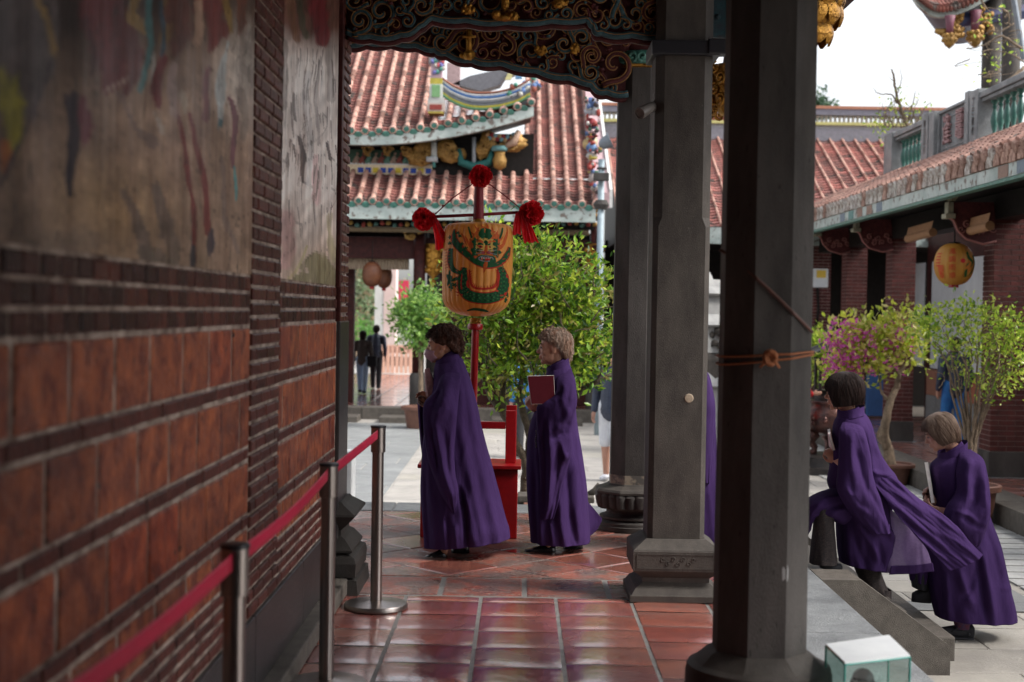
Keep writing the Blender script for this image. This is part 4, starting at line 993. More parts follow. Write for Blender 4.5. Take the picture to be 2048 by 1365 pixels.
# ================================================================== TILED ROOFS
random.seed(41)
def jit1(c, a): k = 1 + random.uniform(-a, a); return tuple(v * k for v in c)
def tiled_roof(root, name, e0, e1, up, length, pitch=.26, rad=.05, lift=None, step=.27, ends=True, vmax=None, tintk=1.0):
    """e0,e1: eave ends; up: unit vector up the slope; lift(u)->extra height along the eave; vmax(u)->length of each row"""
    e0, e1, up = Vector(e0), Vector(e1), Vector(up).normalized(); ev = (e1 - e0); n = int(ev.length / pitch); eu = ev.normalized(); nrm = eu.cross(up).normalized()
    if nrm.z < 0: nrm = -nrm
    lift = lift or (lambda u: 0)
    pan, cov, tl = MB(), MB(), MB()
    for i in range(n + 1):
        u = i / n; L_ = length if vmax is None else vmax(u)
        if L_ < .15: continue
        base = e0 + ev * u
        ER = max(.078, rad)
        Q = lambda s, h=0, b_=base, u_=u: b_ + up * s + nrm * h + Vector((0, 0, lift(u_) * max(0, 1 - s / 1.6)))
        # cover tile row : short overlapping segments
        s = 0
        tint = jit1((tintk, tintk, tintk), .18)
        while s < L_ - .02:
            se = min(s + step, L_); c = jit(tint, .14) if random.random() < .85 else jit((.55, .5, .48), .2)
            rr = [rad * 1.12, rad * .9]; vs = []
            for q, s_ in ((0, s), (1, se + .015)):
                for k in range(6):
                    a = math.pi * k / 5; vs.append(Q(s_, .02) + eu * rr[q] * math.cos(a) + nrm * rr[q] * math.sin(a))
            cov.add(vs, [(k, k + 1, k + 7, k + 6) for k in range(5)] + [(0, 1, 2, 3, 4, 5)], c)
            s = se
        if ends:
            c = Q(-.012, .02); cov.lathe([(ER, -.01), (ER, .03)], c, 12, col=(1.35, 1.45, 1.5), axis=-up); tl.lathe([(ER * .72, .028), (ER * .68, .04), (.005, .046)], c, 12, col=jit((1, 1, 1), .25), axis=-up)
        # pan tiles to the next row
        if i < n:
            base2 = e0 + ev * ((i + 1) / n); Q2 = lambda s, h=0, b_=base2, u_=(i + 1) / n: b_ + up * s + nrm * h + Vector((0, 0, lift(u_) * max(0, 1 - s / 1.6)))
            L2 = min(L_, length if vmax is None else vmax((i + 1) / n)); s = 0
            while s < L2 - .02:
                se = min(s + step * .5, L2); c = jit1((tintk, tintk, tintk), .22)
                A_, B_ = Q(s, .012), Q2(s, .012); C_, D_ = Q(se, -.012), Q2(se, -.012)
                m1, m2 = (A_ + B_) / 2 - nrm * .03, (C_ + D_) / 2 - nrm * .03
                pan.add([A_, m1, B_, D_, m2, C_, Q(s, -.02), Q2(s, -.02)], [(0, 1, 4, 5), (1, 2, 3, 4), (0, 6, 7, 2, 1)], c)
                s = se
            if ends:
                cc = (Q(0) + Q2(0)) / 2 - up * .02 - nrm * .06
                tl.lathe([(ER * 1.0, -.008), (ER * .95, .02), (.005, .026)], cc, 10, col=jit((1.15, 1.15, 1.1), .3), axis=-up, sy=.8)
    r = pan.build(name, M['roof_tile'], root)
    cov.build('cover_tiles', M['roof_cover'], r)
    if ends: tl.build('eave_tiles', M['teal'], r)
    return r
# ---------------- front hall ----------------
YF = 27.0; SL = math.tan(R(27)); upv = Vector((0, 1, SL)).normalized(); cs27 = math.cos(R(27))
fh = thing('front_hall', 'front hall across the courtyard with two tiers of red tiled roof', 'temple hall', (-5, YF + 4, -.34))
zE = P(950, 406, YF).z; XR = P(1192, 400, YF).x; XL = -10.5
tiled_roof(fh, 'lower_roof', (XL, YF, zE), (XR, YF, zE), upv, 7.6, vmax=lambda u: 8.0 if XL + (XR - XL) * u > .0 else 1.5)
b = MB(); b.box(XL, XR, YF + .02, YF + .1, zE - .3, zE - .07); b.box(XL, XR, YF + .0, YF + .12, zE - .335, zE - .302); b.build('eave_board', M['fascia'], fh)
b = MB(); b.prism([(YF + .1, zE - .06), (YF + 1.45, zE + 1.35 * SL - .1), (YF + 1.45, zE + 1.35 * SL - .25), (YF + .1, zE - .22)], lambda u, v, d: (d, u, v), XL, XR - .05); b.prism([(YF + 1.9, zE + 1.8 * SL - .1), (YF + 8.1, zE + 8 * SL - .1), (YF + 8.1, zE + 8 * SL - .25), (YF + 1.9, zE + 1.8 * SL - .25)], lambda u, v, d: (d, u, v), .05, XR - .05); b.build('roof_boarding', M['wood_red'], fh)
# upper tier
YU = 27.5; zU = P(700, 262, YU).z; XU = P(1062, 240, YU).x; xk = P(872, 200, YU).x
zk = P(1062, 206, YU).z - zU
lift = lambda u: zk * max(0, (XL + (XU - XL) * u - (XU - 3.2)) / 3.2) ** 1.8
def vm(u):
    x = XL + (XU - XL) * u
    if x < xk - .05: return 5.5
    return 2.3 - 1.2 * (x - xk) / (XU - xk)
SU = math.tan(R(31)); upu = Vector((0, 1, SU)).normalized()
tiled_roof(fh, 'upper_roof', (XL, YU, zU), (XU, YU, zU), upu, 5.5, lift=lift, vmax=vm)
b = MB(); rows = []
for i in range(60):
    u = i / 59; x = XL + (XU + .05 - XL) * u; z = zU + lift(u) * 1.02
    rows.append([(x, YU + .02, z - .07), (x, YU + .02, z - .26), (x, YU + .12, z - .27), (x, YU + .12, z - .07)])
b.grid(rows, closed=True); b.build('upper_eave_board', M['fascia'], fh)
b = MB(); rows = []
for i in range(40):
    u = i / 39; x = XL + (XU - XL) * u; z = zU + lift(u); rows.append([(x, YU + .1, z - .1), (x, YU + 4.6, z + 4.5 * SU - .2) if x < xk - .1 else (x, YU + .75, z + .2), (x, YU + 1.4, z - .2), (x, YU + .1, z - .24)])
b.grid(rows, closed=True); b.build('upper_boarding', M['wood_black'], fh)
# clerestory frieze with painted figures
b = MB(); yq = YF + 1.4; b.box(XL, .22, yq, yq + .2, zE + .45, zU + .1); b.build('clerestory', M['wood_black'], fh)
def q(px, py, off=0): return P(px, py, yq - off)
b = MB()
b.box(XL, q(865, 340).x, yq - .1, yq - .04, q(700, 352).z, q(700, 330).z, (.75, .62, .42)); 
for k in range(10):
    x = q(722 + 15 * k, 340).x; b.box(x - .05, x + .06, yq - .115, yq - .1, q(700, 346).z, q(700, 336).z, [(.03, .07, .35), (.03, .07, .35), (.6, .45, .05)][k % 3])
b.box(XL, q(860, 352).x, yq - .12, yq - .08, q(700, 358).z, q(700, 351).z, (.4, .06, .05))
b.box(XL, q(865, 330).x, yq - .11, yq - .05, q(700, 330).z, q(700, 327).z, (.6, .6, .6)); b.box(q(700, 0).x - 2, q(820, 300).x, yq - .06, yq - .02, q(700, 327).z, q(700, 300).z, (.05, .1, .07))
b.build('painted_beam', M['painted'], fh)
b = MB()
for k in range(9):
    x = 712 + 12.5 * k; p = q(x, 318, .1); c = [(.3, .22, .17), (.2, .06, .05), (.1, .2, .16)][k % 3]
    b.tube([p + Vector((-.05, 0, -.09)), p + Vector((0, 0, .0)), p + Vector((.03, 0, .06))], [.035, .04, .022], 6, c); b.sphere(p + Vector((.03, 0, .1)), .032, 8, c); b.tube([p + Vector((0, 0, .04)), p + Vector((.07, 0, .0))], .016, 5, c); b.tube([p, p + Vector((.05, 0, -.1))], .025, 5, c)
b.build('frieze_figures', M['painted'], fh)
b = MB()
def fan(cx, cy, w_, h_, mir=1):
    for k in range(6):
        a = -.2 + k * .42; u, v = cx + mir * w_ * .6 * math.cos(a), cy + h_ * .7 * math.sin(a)
        b.sphere(q(u, v, .25), (w_ / 95, .05, h_ / 130), 8, noise=.6, seed=k + cx); sp = spiral(u, v, h_ * .4, 1.2, a, mir, 10); b.tube([q(s_, t_, .33) for s_, t_ in sp], .02, 5)
fan(838, 300, 22, 22); fan(905, 296, 22, 20, -1); fan(965, 285, 16, 22); fan(1020, 283, 20, 16)
b.lathe([(.02, 0), (.12, .06), (.14, .2), (.1, .3), (.12, .36)], q(999, 341, .35), 12); b.build('gilded_bracket', M['gold_dull'], fh, smooth=True)
b = MB(); b.tube([q(868, 285, .3), q(868, 318, .3)], .06, 8, (.5, .52, .5)); b.tube([q(868, 318, .3), q(868, 335, .3)], .03, 8, (.1, .3, .28)); b.box(q(858, 0, .3).x, q(880, 0, .3).x, yq - .4, yq - .2, q(0, 314).z, q(0, 304).z, (.45, .47, .48)); b.tube([q(948, 275, .3), q(948, 335, .3)], .04, 8, (.3, .32, .34))
b.tube([q(x, y, .3) for x, y in ((918, 298), (922, 325), (948, 334), (978, 325), (985, 300))], [.04, .08, .09, .08, .04], 8, (.025, .12, .11)); b.tube([q(1038, 262, .4), q(1028, 285, .4), q(1012, 293, .4)], [.05, .08, .05], 8, (.45, .3, .22)); b.lathe([(.15, .0), (.17, .05), (.14, .1)], q(999, 303, .35), 12, (.15, .3, .3))
for k in range(14): b.sphere(q(975 + 4 * k, 270 + (k * 7) % 13, .3), .05, 7, [(.5, .3, .15), (.2, .35, .4), (.3, .05, .05)][k % 3], noise=.5, seed=k)
b.build('painted_bracket', M['painted'], fh, smooth=True)
for bx, by, w_ in ((735, 300, 11), (775, 300, 11), (812, 302, 10)):
    b = MB()
    for k in range(5): sp = spiral(bx + 5 * math.cos(k * 1.3), by + 5 * math.sin(k * 1.3), w_ * .6, 1.2, k, 1 if k % 2 else -1, 9); b.tube([q(u, v, .25) for u, v in sp], .022, 5)
    b.build('carved_scroll_bracket', M['gold_dull'], fh, smooth=True)
# descending ridge and flanking ornament tower
def uq(px, py, d=0): return P(px, py, YU + .35 + d)
b = MB()
cols_ = [(.1, .22, .5), (.65, .66, .66), (.55, .5, .08), (.3, .12, .08), (.2, .22, .24)]
crv = [(885, 158), (905, 172), (935, 184), (965, 187), (1000, 184), (1035, 174), (1060, 160)]
for k, (dy, c) in enumerate([(0, cols_[3]), (5, cols_[1]), (9, cols_[0]), (14, cols_[1]), (19, cols_[4]), (24, cols_[4]), (28, cols_[2]), (32, (.15, .35, .2))]):
    b.tube([uq(x, y + dy) for x, y in catmull(crv, 24)], .028, 8, c, flat=3)
b.build('hip_ridge', M['painted'], fh, smooth=True)
b = MB()
for (y0, y1, wd, c) in ((100, 118, 15, (.35, .33, .33)), (118, 146, 11, (.5, .35, .4)), (146, 158, 12, (.5, .42, .08)), (158, 186, 13, (.6, .62, .58)), (186, 196, 16, (.5, .5, .48)), (196, 212, 17, (.55, .45, .4)), (212, 216, 15, (.5, .4, .1))):
    b.box(uq(876 - wd, 0).x, uq(876 + wd, 0).x, YU + .15, YU + .5, uq(0, y1).z, uq(0, y0).z - .002, c)
b.box(uq(868, 0).x, uq(884, 0).x, YU + .13, YU + .15, uq(0, 184).z, uq(0, 160).z, (.2, .38, .18)); b.box(uq(864, 0).x, uq(888, 0).x, YU + .13, YU + .15, uq(0, 209).z, uq(0, 199).z, (.28, .06, .05))
for k in range(20): b.sphere(uq(866 + (k * 11) % 24, 100 + (k * 7) % 50) + Vector((0, -.22, 0)), .045, 7, [(.5, .1, .12), (.6, .55, .5), (.1, .3, .25), (.2, .2, .5)][k % 4], noise=.5, seed=k)
b.build('ridge_tower', M['painted'], fh)
b = MB()
for k in range(34):
    t_ = k / 33; x = 1020 + 60 * t_ + random.uniform(-6, 6); y = 182 - 22 * t_ + random.uniform(-9, 16); b.sphere(uq(x, y, random.uniform(-.1, .1)), random.uniform(.03, .07), 7, random.choice([(.55, .55, .5), (.12, .2, .4), (.3, .1, .07), (.1, .3, .22), (.15, .12, .1)]), noise=.6, seed=k)
b.tube([uq(1040, 178), uq(1062, 168), uq(1075, 158)], [.06, .05, .02], 8, (.3, .3, .32)); b.build('corner_ornament', M['painted'], fh, smooth=True)
b = MB()   # higher ridge behind with swallowtail end and its white gable
b.prism([(905, 168), (940, 152), (985, 142), (1030, 131), (1060, 120), (1066, 124), (1040, 142), (1010, 154), (1000, 170), (960, 182)], lambda u, v, d: P(u, v, 31) + Vector((0, d, 0)), 0, .5, (.2, .2, .22))
b.prism([(1010, 160), (1015, 148), (1022, 140), (1026, 148), (1022, 160)], lambda u, v, d: P(u, v, 30.9) + Vector((0, d, 0)), 0, .08, (.65, .6, .3)); b.prism([(1030, 158), (1036, 138), (1044, 136), (1044, 158)], lambda u, v, d: P(u, v, 30.9) + Vector((0, d, 0)), 0, .08, (.15, .3, .5))
b.box(P(896, 0, 31).x, P(922, 0, 31).x, 31, 31.4, P(0, 175, 31).z, P(0, 112, 31).z, (.5, .36, .36)); b.build('rear_ridge', M['painted'], fh)
# right gable verge with figures
b = MB()
for x0, x1, hz_, c in ((XR + .0, XR + .26, .24, (.52, .36, .38)), (XR + .262, XR + .32, .3, (.7, .7, .68))):
    b.prism([(YF + .1, zE - .05), (YF + .1, zE + hz_), (YF + 8.1, zE + 8 * SL + hz_), (YF + 8.1, zE + 8 * SL - .05)], lambda u, v, d: (d, u, v), x0, x1, c)
b.build('verge', M['painted'], fh)
b = MB()
def vq(px, py): return P(px, py, YF + .05)
for (px, py, w_, h_, c) in ((1182, 205, 8, 14, (.12, .2, .42)), (1182, 222, 14, 8, (.55, .58, .66)), (1176, 215, 5, 18, (.6, .62, .68)), (1190, 215, 5, 18, (.6, .62, .68)), (1183, 246, 13, 12, (.3, .05, .06)), (1183, 270, 10, 8, (.55, .35, .1)), (1181, 272, 7, 6, (.62, .6, .52)), (1176, 285, 9, 11, (.6, .45, .22)), (1190, 284, 7, 12, (.62, .52, .36)), (1183, 295, 11, 10, (.2, .32, .55)), (1184, 310, 12, 7, (.62, .6, .58)), (1186, 317, 10, 3, (.5, .42, .1)), (1185, 330, 9, 8, (.5, .06, .05)), (1187, 342, 11, 3, (.5, .42, .12)), (1187, 356, 10, 9, (.5, .44, .42)), (1192, 375, 12, 6, (.5, .5, .46))):
    p = vq(px, py) + Vector((0, random.uniform(0, .3), 0)); b.sphere(p, (w_ / 105, .12, h_ / 105), 10, c, noise=.55, seed=py)
for k in range(60):
    py = random.uniform(196, 385); px = 1183 + (py - 196) * .05 + random.uniform(-13, 13); b.sphere(vq(px, py) + Vector((0, random.uniform(-.1, .1), 0)), (random.uniform(.02, .06), .05, random.uniform(.02, .07)), 7, random.choice([(.6, .58, .54), (.45, .3, .1), (.12, .18, .35), (.35, .07, .06), (.12, .25, .18), (.08, .06, .06), (.5, .36, .36)]), noise=.9, seed=k)
b.build('gable_figures', M['painted'], fh, smooth=True)
# beams, brackets, columns under the eave
b = MB(); b.bbox(XL, XR, YF + 1.0, YF + 1.25, P(0, 505, YF + 1).z, P(0, 462, YF + 1).z, .01); b.bbox(P(880, 0, 28.5).x, XR + .1, 28.7, 28.9, -.34, 3.0, .01); b.bbox(XL, -3.35, 28.7, 28.9, -.34, 3.0, .01); b.build('lintel', M['wood_red'], fh)
b = MB(); b.box(XL, XR, YF + .5, YF + .62, zE - .45, zE - .2); b.build('eave_beam', M['wood_black'], fh)
b = MB(); b.box(XL, XR - .1, YF + .4, YF + .5, P(0, 452, YF + .4).z, P(0, 442, YF + .4).z, (.18, .13, .08))
for k in range(40): b.sphere(P(702 + 12.5 * k, 446 + (k * 5) % 6, YF + .38), .05, 6, [(.3, .18, .05), (.08, .16, .14), (.25, .05, .04)][k % 3], noise=.5, seed=k)
b.build('eave_beam_painting', M['painted'], fh, smooth=True)
b = MB()
for (cx, cy, w_, h_) in ((828, 462, 30, 20), (1150, 448, 34, 22), (905, 440, 22, 12), (1190, 430, 16, 16)):
    for k in range(9):
        u, v = cx + random.uniform(-.5, .5) * w_ * 1.2, cy + random.uniform(-.5, .5) * h_ * (1.2); sp = spiral(u, v, 8, 1.2, k, 1 if k % 2 else -1, 9)
        b.tube([P(s_, t_, YF + .7) for s_, t_ in sp], .03, 5); b.sphere(P(u, v, YF + .75), .07, 7, noise=.6, seed=k)
b.build('gilded_carving', M['gold_dull'], fh, smooth=True)
for (px, wpx, mt, y_) in ((838, 24, 'wood_red', 27.9), (866, 26, 'stone_dark', 28.3), (1188, 20, 'wood_red', 27.9), (640, 24, 'wood_red', 27.9), (1020, 24, 'stone_dark', 28.3)):
    x = P(px, 600, y_).x; r = wpx / 2 * y_ / 2844
    b = MB(); b.lathe([(r, .3), (r, 3.3)], (x, y_, 0), 16); b.build('column', M[mt], fh, smooth=True)
    b = MB(); b.lathe([(r * 1.35, -.34), (r * 1.4, -.3), (r * 1.4, .25), (r * 1.1, .31)], (x, y_, 0), 16); b.build('column_base', M['stone_dark'], fh, angle=40)
for px in (866, 1188):
    b = MB(); p = P(px, 560, 27.95)
    b.lathe([(.02, -.28), (.06, -.1), (.05, .05), (.12, .12), (.16, .3), (.17, .5), (.12, .62), (.16, .7)], (p.x, p.y, p.z), 12)
    for k in range(18): a = 2 * math.pi * k / 6; b.sphere((p.x + .15 * math.cos(a), p.y + .15 * math.sin(a), p.z + .18 + .2 * (k // 6)), .06, 7, noise=.5, seed=k)
    b.build('gilded_capital', M['gold'], fh, smooth=True)
# valance curtain in the doorway
b = MB(); rows = []
y_ = 28.2; x0, x1 = -4.5, P(826, 0, y_).x
for i in range(260):
    x = x0 + (x1 - x0) * i / 259; rows.append([(x, y_ + .025 * math.sin(i * .9), z) for z in (P(0, 527, y_).z, P(0, 502, y_).z)])
b.grid(rows); b.build('valance', mat('striped_valance', (.55, .44, .33), (.45, .35, .26), 8, .8, trans=.3), fh, smooth=True)
# interior floor, ceiling, back wall
b = MB(); b.box(XL, XR, 28.95, 32.5, 3.0, 3.15); b.box(-1.9, XR, 32.5, 32.7, -.34, 3.0); b.build('interior', M['wood_black'], fh)
b = MB(); b.box(-12, 12, 27.22, 41, -.62, -.36); struct(b.build('hall_platform', M['granite_brown']))
hf = MB()
x = -9
while x < 4.9:
    y = 27.75
    while y < 40.9: slab_poly(hf, rect(x, x + .585, y, y + .585), -.34, jit((1.5, 2.6, 2.6) if y > 29.5 else (1.25, 1.3, 1.3), .12), tilt=.002); y += .6  # paler inner tiles paint in light reflected from beyond the hall
    x += .6
struct(hf.build('hall_floor', M['tile']))
kb = MB(); x = -12
while x < 5: kb.bbox(x, x + 1.48, 27.2, 27.7, -.6, -.335, .012); x += 1.5
x = -11
while x < 4.5: kb.bbox(x, x + 1.7, 26.4, 27.1, -.6, -.46, .015); x += 2.1
struct(kb.build('kerb', M['granite_brown']))
# ---------------- right wing beyond ----------------
wg = thing('far_wing', 'low far wing with steep faded red roof and pierced ridge, right of the front hall', 'temple hall', (6, 29, -.34))
zW = P(1430, 452, YF).z; tiled_roof(wg, 'roof', (XR + .45, YF, zW), (9.6, YF, zW), Vector((0, 1, math.tan(R(25)))), 5.35, pitch=.27, rad=.026, tintk=1.35, ends=False, step=.3)
b = MB(); b.box(XR + .4, 9.6, YF - .02, YF + .1, zW - .3, zW - .03); b.box(XR + .4, 9.6, YF - .03, YF + .12, zW - .34, zW - .302); b.build('eave_board', M['fascia'], wg)
b = MB(); b.prism([(YF + .1, zW - .05), (YF + 4.85, zW + 2.2), (YF + 4.85, zW - .3), (YF + .1, zW - .3)], lambda u, v, d: (d, u, v), XR + .45, 9.6); b.build('boarding', M['wood_black'], wg)
YR = YF + 4.85
def rz(py): return P(1700, py, YR).z
b = MB(); b.box(XR + .3, 10.5, YR - .05, YR + .35, rz(285), rz(259), (.22, .22, .25)); b.box(XR + .3, 10.5, YR - .08, YR + .38, rz(252), rz(246), (.5, .48, .2)); b.box(XR + .3, 10.5, YR - .03, YR + .3, rz(258.8), rz(252.2), (.3, .3, .3))
b.box(XR + .3, 10.5, YR - .08, YR + .4, rz(232), rz(220), (.2, .2, .24)); b.box(XR + .3, 10.5, YR - .1, YR + .42, rz(219.8), rz(214), (.42, .2, .13))
x = XR + .4
while x < 10.4:
    if int((x + 20) / 2.2) % 3 == 2: b.box(x, x + .1, YR, YR + .2, rz(245.8), rz(232.2), (.3, .1, .08)); x += .102
    else: b.box(x, x + .05, YR + .05, YR + .12, rz(245.8), rz(232.2), (.6, .55, .5)); x += .1
b.build('pierced_ridge', M['painted'], wg)
b = MB(); b.box(XR + .4, 12, 30.5, 30.8, -.34, 3.1); b.build('wall', M['wood_black'], wg)
# ---------------- pole with loudspeaker ----------------
YP = 24.5
t = thing('loudspeaker_pole', 'pale blue-grey pole with a horn loudspeaker and box at the hall corner', 'pole', P(1200, 880, YP))
b = MB(); x = P(1201, 500, YP); b.tube([(x.x, YP, -.56), (x.x - .01, YP, P(0, 300, YP).z)], .055, 12); b.build('pole', mat('pale_blue_paint', (.3, .38, .42), (.22, .28, .32), 8, .5), t, smooth=True)
b = MB(); c = P(1198, 292, YP - .1); b.lathe([(.03, 0), (.09, .05), (.11, .12), (.13, .2), (.15, .2), (.15, .22), (.1, .22)], c, 16, axis=(.9, -.1, .42)); b.build('horn', M['dusk_metal'], t, angle=40)
b = MB(); p = P(1202, 355, YP - .1); b.bbox(p.x - .13, p.x + .13, YP - .25, YP - .06, p.z - .065, p.z + .065, .01); b.build('junction_box', M['stone_dark'], t)
b = MB(); b.lathe([(.09, 0), (.09, .03)], (x.x, YP, P(0, 320, YP).z), 12); b.lathe([(.1, 0), (.14, .08), (.1, .16)], (x.x, YP, P(0, 400, YP).z), 12); b.build('pole_collars', M['stone_dark'], t)
# ---------------- stone pagoda lantern between the columns ----------------
YS = 21.5; t = thing('stone_pagoda', 'grey tiered stone pagoda glimpsed between the two middle columns', 'pagoda', P(1420, 850, YS))
x0 = P(1410, 700, YS).x
def zz(py): return P(1425, py, YS).z
b = MB()
for (py0, py1, r0, r1) in ((545, 528, .03, .02), (560, 545, .1, .05), (580, 560, .26, .2), (640, 590, .22, .22), (705, 650, .24, .24), (850, 775, .34, .32), (880, 850, .4, .4), (905, 880, .5, .5)):
    b.lathe([(octa(r0, 6), zz(py0)), (octa(r1, 6), zz(py1))], (x0, YS, 0), 6, rot=.5)
for (pe, r) in ((588, .31), (650, .34), (770, .4)):
    b.lathe([(octa(r, 6) * .9, zz(pe + 4)), (octa(r, 6) * 1.03, zz(pe)), (octa(r * .9, 6), zz(pe - 8)), (octa(r * .55, 6), zz(pe - 26))], (x0, YS, 0), 6, rot=.5)
b.build('tiers', M['stone_light'], t)
b = MB()
for k in range(10): b.sphere((x0 + .2 * math.cos(k), YS - .22, zz(690 - 4 * k)), .06, 7, noise=.6, seed=k)
b.lathe([(.3, zz(775)), (.34, zz(760)), (.25, zz(745)), (.3, zz(722)), (.26, zz(706))], (x0, YS, 0), 16); b.build('carved_reliefs', M['stone_mid'], t, smooth=True)
# ================================================================== SIDE HALL (right)
sh = thing('side_hall', 'side hall with brick pillars and balustraded tiled eave along the right of the courtyard', 'temple hall', (7.5, 18, -.34))
XE = 4.85; zS = 3.22
tiled_roof(sh, 'eave_roof', (XE, 26.9, zS + .06), (XE, 9.0, zS + .06), Vector((1, 0, .5)), 1.32, pitch=.235, rad=.055, ends=False, step=.2)
b = MB(); y = 9.05
while y < 26.8:
    c_ = jit(random.choice([(1, .98, .95), (.9, .85, .82), (.75, .5, .42), (1.05, 1.05, 1.02)]), .15)
    b.lathe([(.068, -.03), (.07, .02), (.06, .035)], (XE - .01, y, zS + .04), 10, c_, axis=(-1, 0, -.3)); b.bbox(XE - .02, XE + .05, y + .02, y + .215, zS - .09 - random.uniform(0, .012), zS + .03, .008, jit(c_, .1)); y += .235
b.build('weathered_drip_tiles', mat('weathered_lime', (.55, .52, .49), (.3, .25, .22), 14, .85, .5, 60, attr=True, contrast=(.42, .56)), sh)
b = MB()
b.box(XE + .0, XE + .06, 9, 26.9, zS - .235, zS - .1, (1, 1, 1)); b.build('eave_board', M['fascia'], sh)
b = MB(); b.box(XE - .01, XE + .1, 9, 26.9, zS - .275, zS - .243); b.build('teal_edge', M['teal'], sh)
b = MB(); b.prism([(XE + .07, zS - .03), (XE + 1.25, zS + .56), (XE + 1.25, zS - .1), (XE + .07, zS - .2)], lambda u, v, d: (u, d, v), 9, 26.9); b.build('soffit', M['wood_black'], sh)
b = MB(); y = 9.3
while y < 26.8:
    if random.random() < .35: b.box(XE - .006, XE + .0, y, y + .3, zS - .228, zS - .106, random.choice([(.2, .25, .3), (.3, .2, .16), (.15, .3, .28)]))
    y += .55
b.build('eave_paintings', M['painted'], sh)
def brick_pillar(x0, y0, wx, wy, z0, z1, root, nm='pillar'):
    c = MB(); c.box(x0 + .008, x0 + wx - .008, y0 + .008, y0 + wy - .008, z0, z1); r = c.build(nm, M['mortar_ext'], root)
    k = MB(); z = z0 + .315; i = 0
    while z < z1:
        for (ax, a0, a1, fx) in (('x', x0, x0 + wx, 0), ('y', y0, y0 + wy, 1)):
            a = a0 - (.1 if i % 2 else 0)
            while a < a1 - .02:
                s_, e_ = max(a, a0), min(a + .2, a1)
                if e_ - s_ > .02:
                    c_ = jit((1, 1, 1), .25)
                    if fx == 0: k.box(s_ + .004, e_ - .004, y0, y0 + .02, z + .005, z + .056, c_)
                    else: k.box(x0, x0 + .02, s_ + .004, e_ - .004, z + .005, z + .056, c_)
                a += .2
        z += .062; i += 1
    k.build('brick_facing', M['brick_ext'], r)
    s_ = MB(); s_.bbox(x0 - .015, x0 + wx + .015, y0 - .015, y0 + wy + .015, z0, z0 + .31, .008); s_.build('stone_foot', M['stone_dark'], r)
    s_ = MB(); s_.bbox(x0 - .06, x0 + wx + .06, y0 - .06, y0 + wy + .06, z0 - .02, z0 + .006, .008); s_.build('foot_slab', M['granite'], r)
PXL = 5.66
for px, wpx in ((1984, 110), (1781, 48), (1690, 45), (1622, 36)):
    d = ray(px, 700); Y = PXL / d.x * d.y; brick_pillar(PXL, Y, .55 if px > 1900 else .36, .4, -.34, 2.95, sh)
for px in (1984,): pass
brick_pillar(PXL, 12.2, .5, .4, -.34, 2.95, sh)
# lintel, scrolled brackets
b = MB(); b.box(PXL - .02, PXL + .3, 8, 27, 2.75, 3.05); b.build('lintel', M['wood_black'], sh)
for (px, py) in ((1905, 455), (1718, 478), (1640, 485), (2100, 420)):
    d = ray(px, py); xb = 5.15; Y0 = None
    Y = xb / d.x * d.y
    b = MB(); zb = P(px, py, Y).z
    bb_ = MB()
    prof = [(5.08, .3), (5.62, .3), (5.66, .0), (5.66, -.16), (5.5, -.2), (5.3, -.14), (5.2, -.04), (5.15, .08), (5.08, .12)]
    bb_.prism([(u, zb + v) for u, v in prof], lambda u, v, d_: (u, d_, v), Y - .05, Y + .05); r = bb_.build('eave_bracket', M['maroon_paint'], sh)
    for k in range(7):
        sp = spiral(5.24 + .062 * k, zb - .01 - .05 * math.sin(k * .6) * .6 + (.06 if k % 2 else -.02), .042, 1.2, k, 1 if k % 2 else -1, 12); b.tube([(u, Y - .055, v) for u, v in sp], .0085, 5)
    edge = [(5.08, .12), (5.15, .08), (5.2, -.04), (5.3, -.14), (5.5, -.2), (5.66, -.16)]
    b.tube([(u, Y - .055, zb + v) for u, v in edge], .014, 6); b.build('carved_scroll', mat('pinkish_scroll', (.32, .12, .1), (.24, .09, .08), 20, .6) if 'pinkish_scroll' not in bpy.data.materials else bpy.data.materials['pinkish_scroll'], r, smooth=True)
    b = MB(); b.bbox(5.04, 5.16, Y - .09, Y + .09, zb + .1, zb + .16, .008); b.bbox(5.07, 5.14, Y - .07, Y + .07, zb + .162, zb + .3, .008); b.tube([(5.1, Y, zb + .3), (5.2, Y - .05, zb + .42), (5.12, Y + .04, zb + .5)], .05, 6); b.build('bracket_block', mat('beige_block', (.33, .29, .2), (.2, .2, .15), 20, .6) if 'beige_block' not in bpy.data.materials else bpy.data.materials['beige_block'], r)
# rear wall with white panels and red stone dado
XB = 7.7
b = MB(); b.box(XB, XB + .2, 6, 27, -.34, 3.1); b.box(XB + .2, 13, 26.8, 27, -.34, 3.1); b.build('rear_wall', M['wood_red'], sh)
b = MB()
for (pa, pb) in ((1866, 1970), (1831, 1850), (2010, 2120), (1775, 1781)):
    da, db = ray(pa, 600), ray(pb, 600); ya, yb_ = XB / da.x * da.y, XB / db.x * db.y
    b = MB(); b.bbox(XB - .03, XB - .001, min(ya, yb_), max(ya, yb_), .62, 2.6, .004); b.build('white_panel', M['plaster'], sh)
b = MB(); y = 15
while y < 26.5:
    c = random.choice([(.45, .16, .1), (.42, .2, .14), (.38, .18, .13)]); b.bbox(XB - .04, XB - .002, y, y + .6, .12, .6, .004, c); b.bbox(XB - .045, XB - .002, y, y + .6, -.34, .115, .004, (.3, .3, .3)); y += .62
b.build('stone_dado', M['painted'], sh)
b = MB(); p = P(1735, 790, 26.6); b.bbox(p.x, P(1762, 0, 26.6).x + .3, 26.6, 26.75, -.3, p.z + .4, .01); b.build('blue_panel', mat('blue_door_panel', (.04, .12, .32), (.03, .09, .24), 6, .6), sh)
sf = MB(); x = 5.42
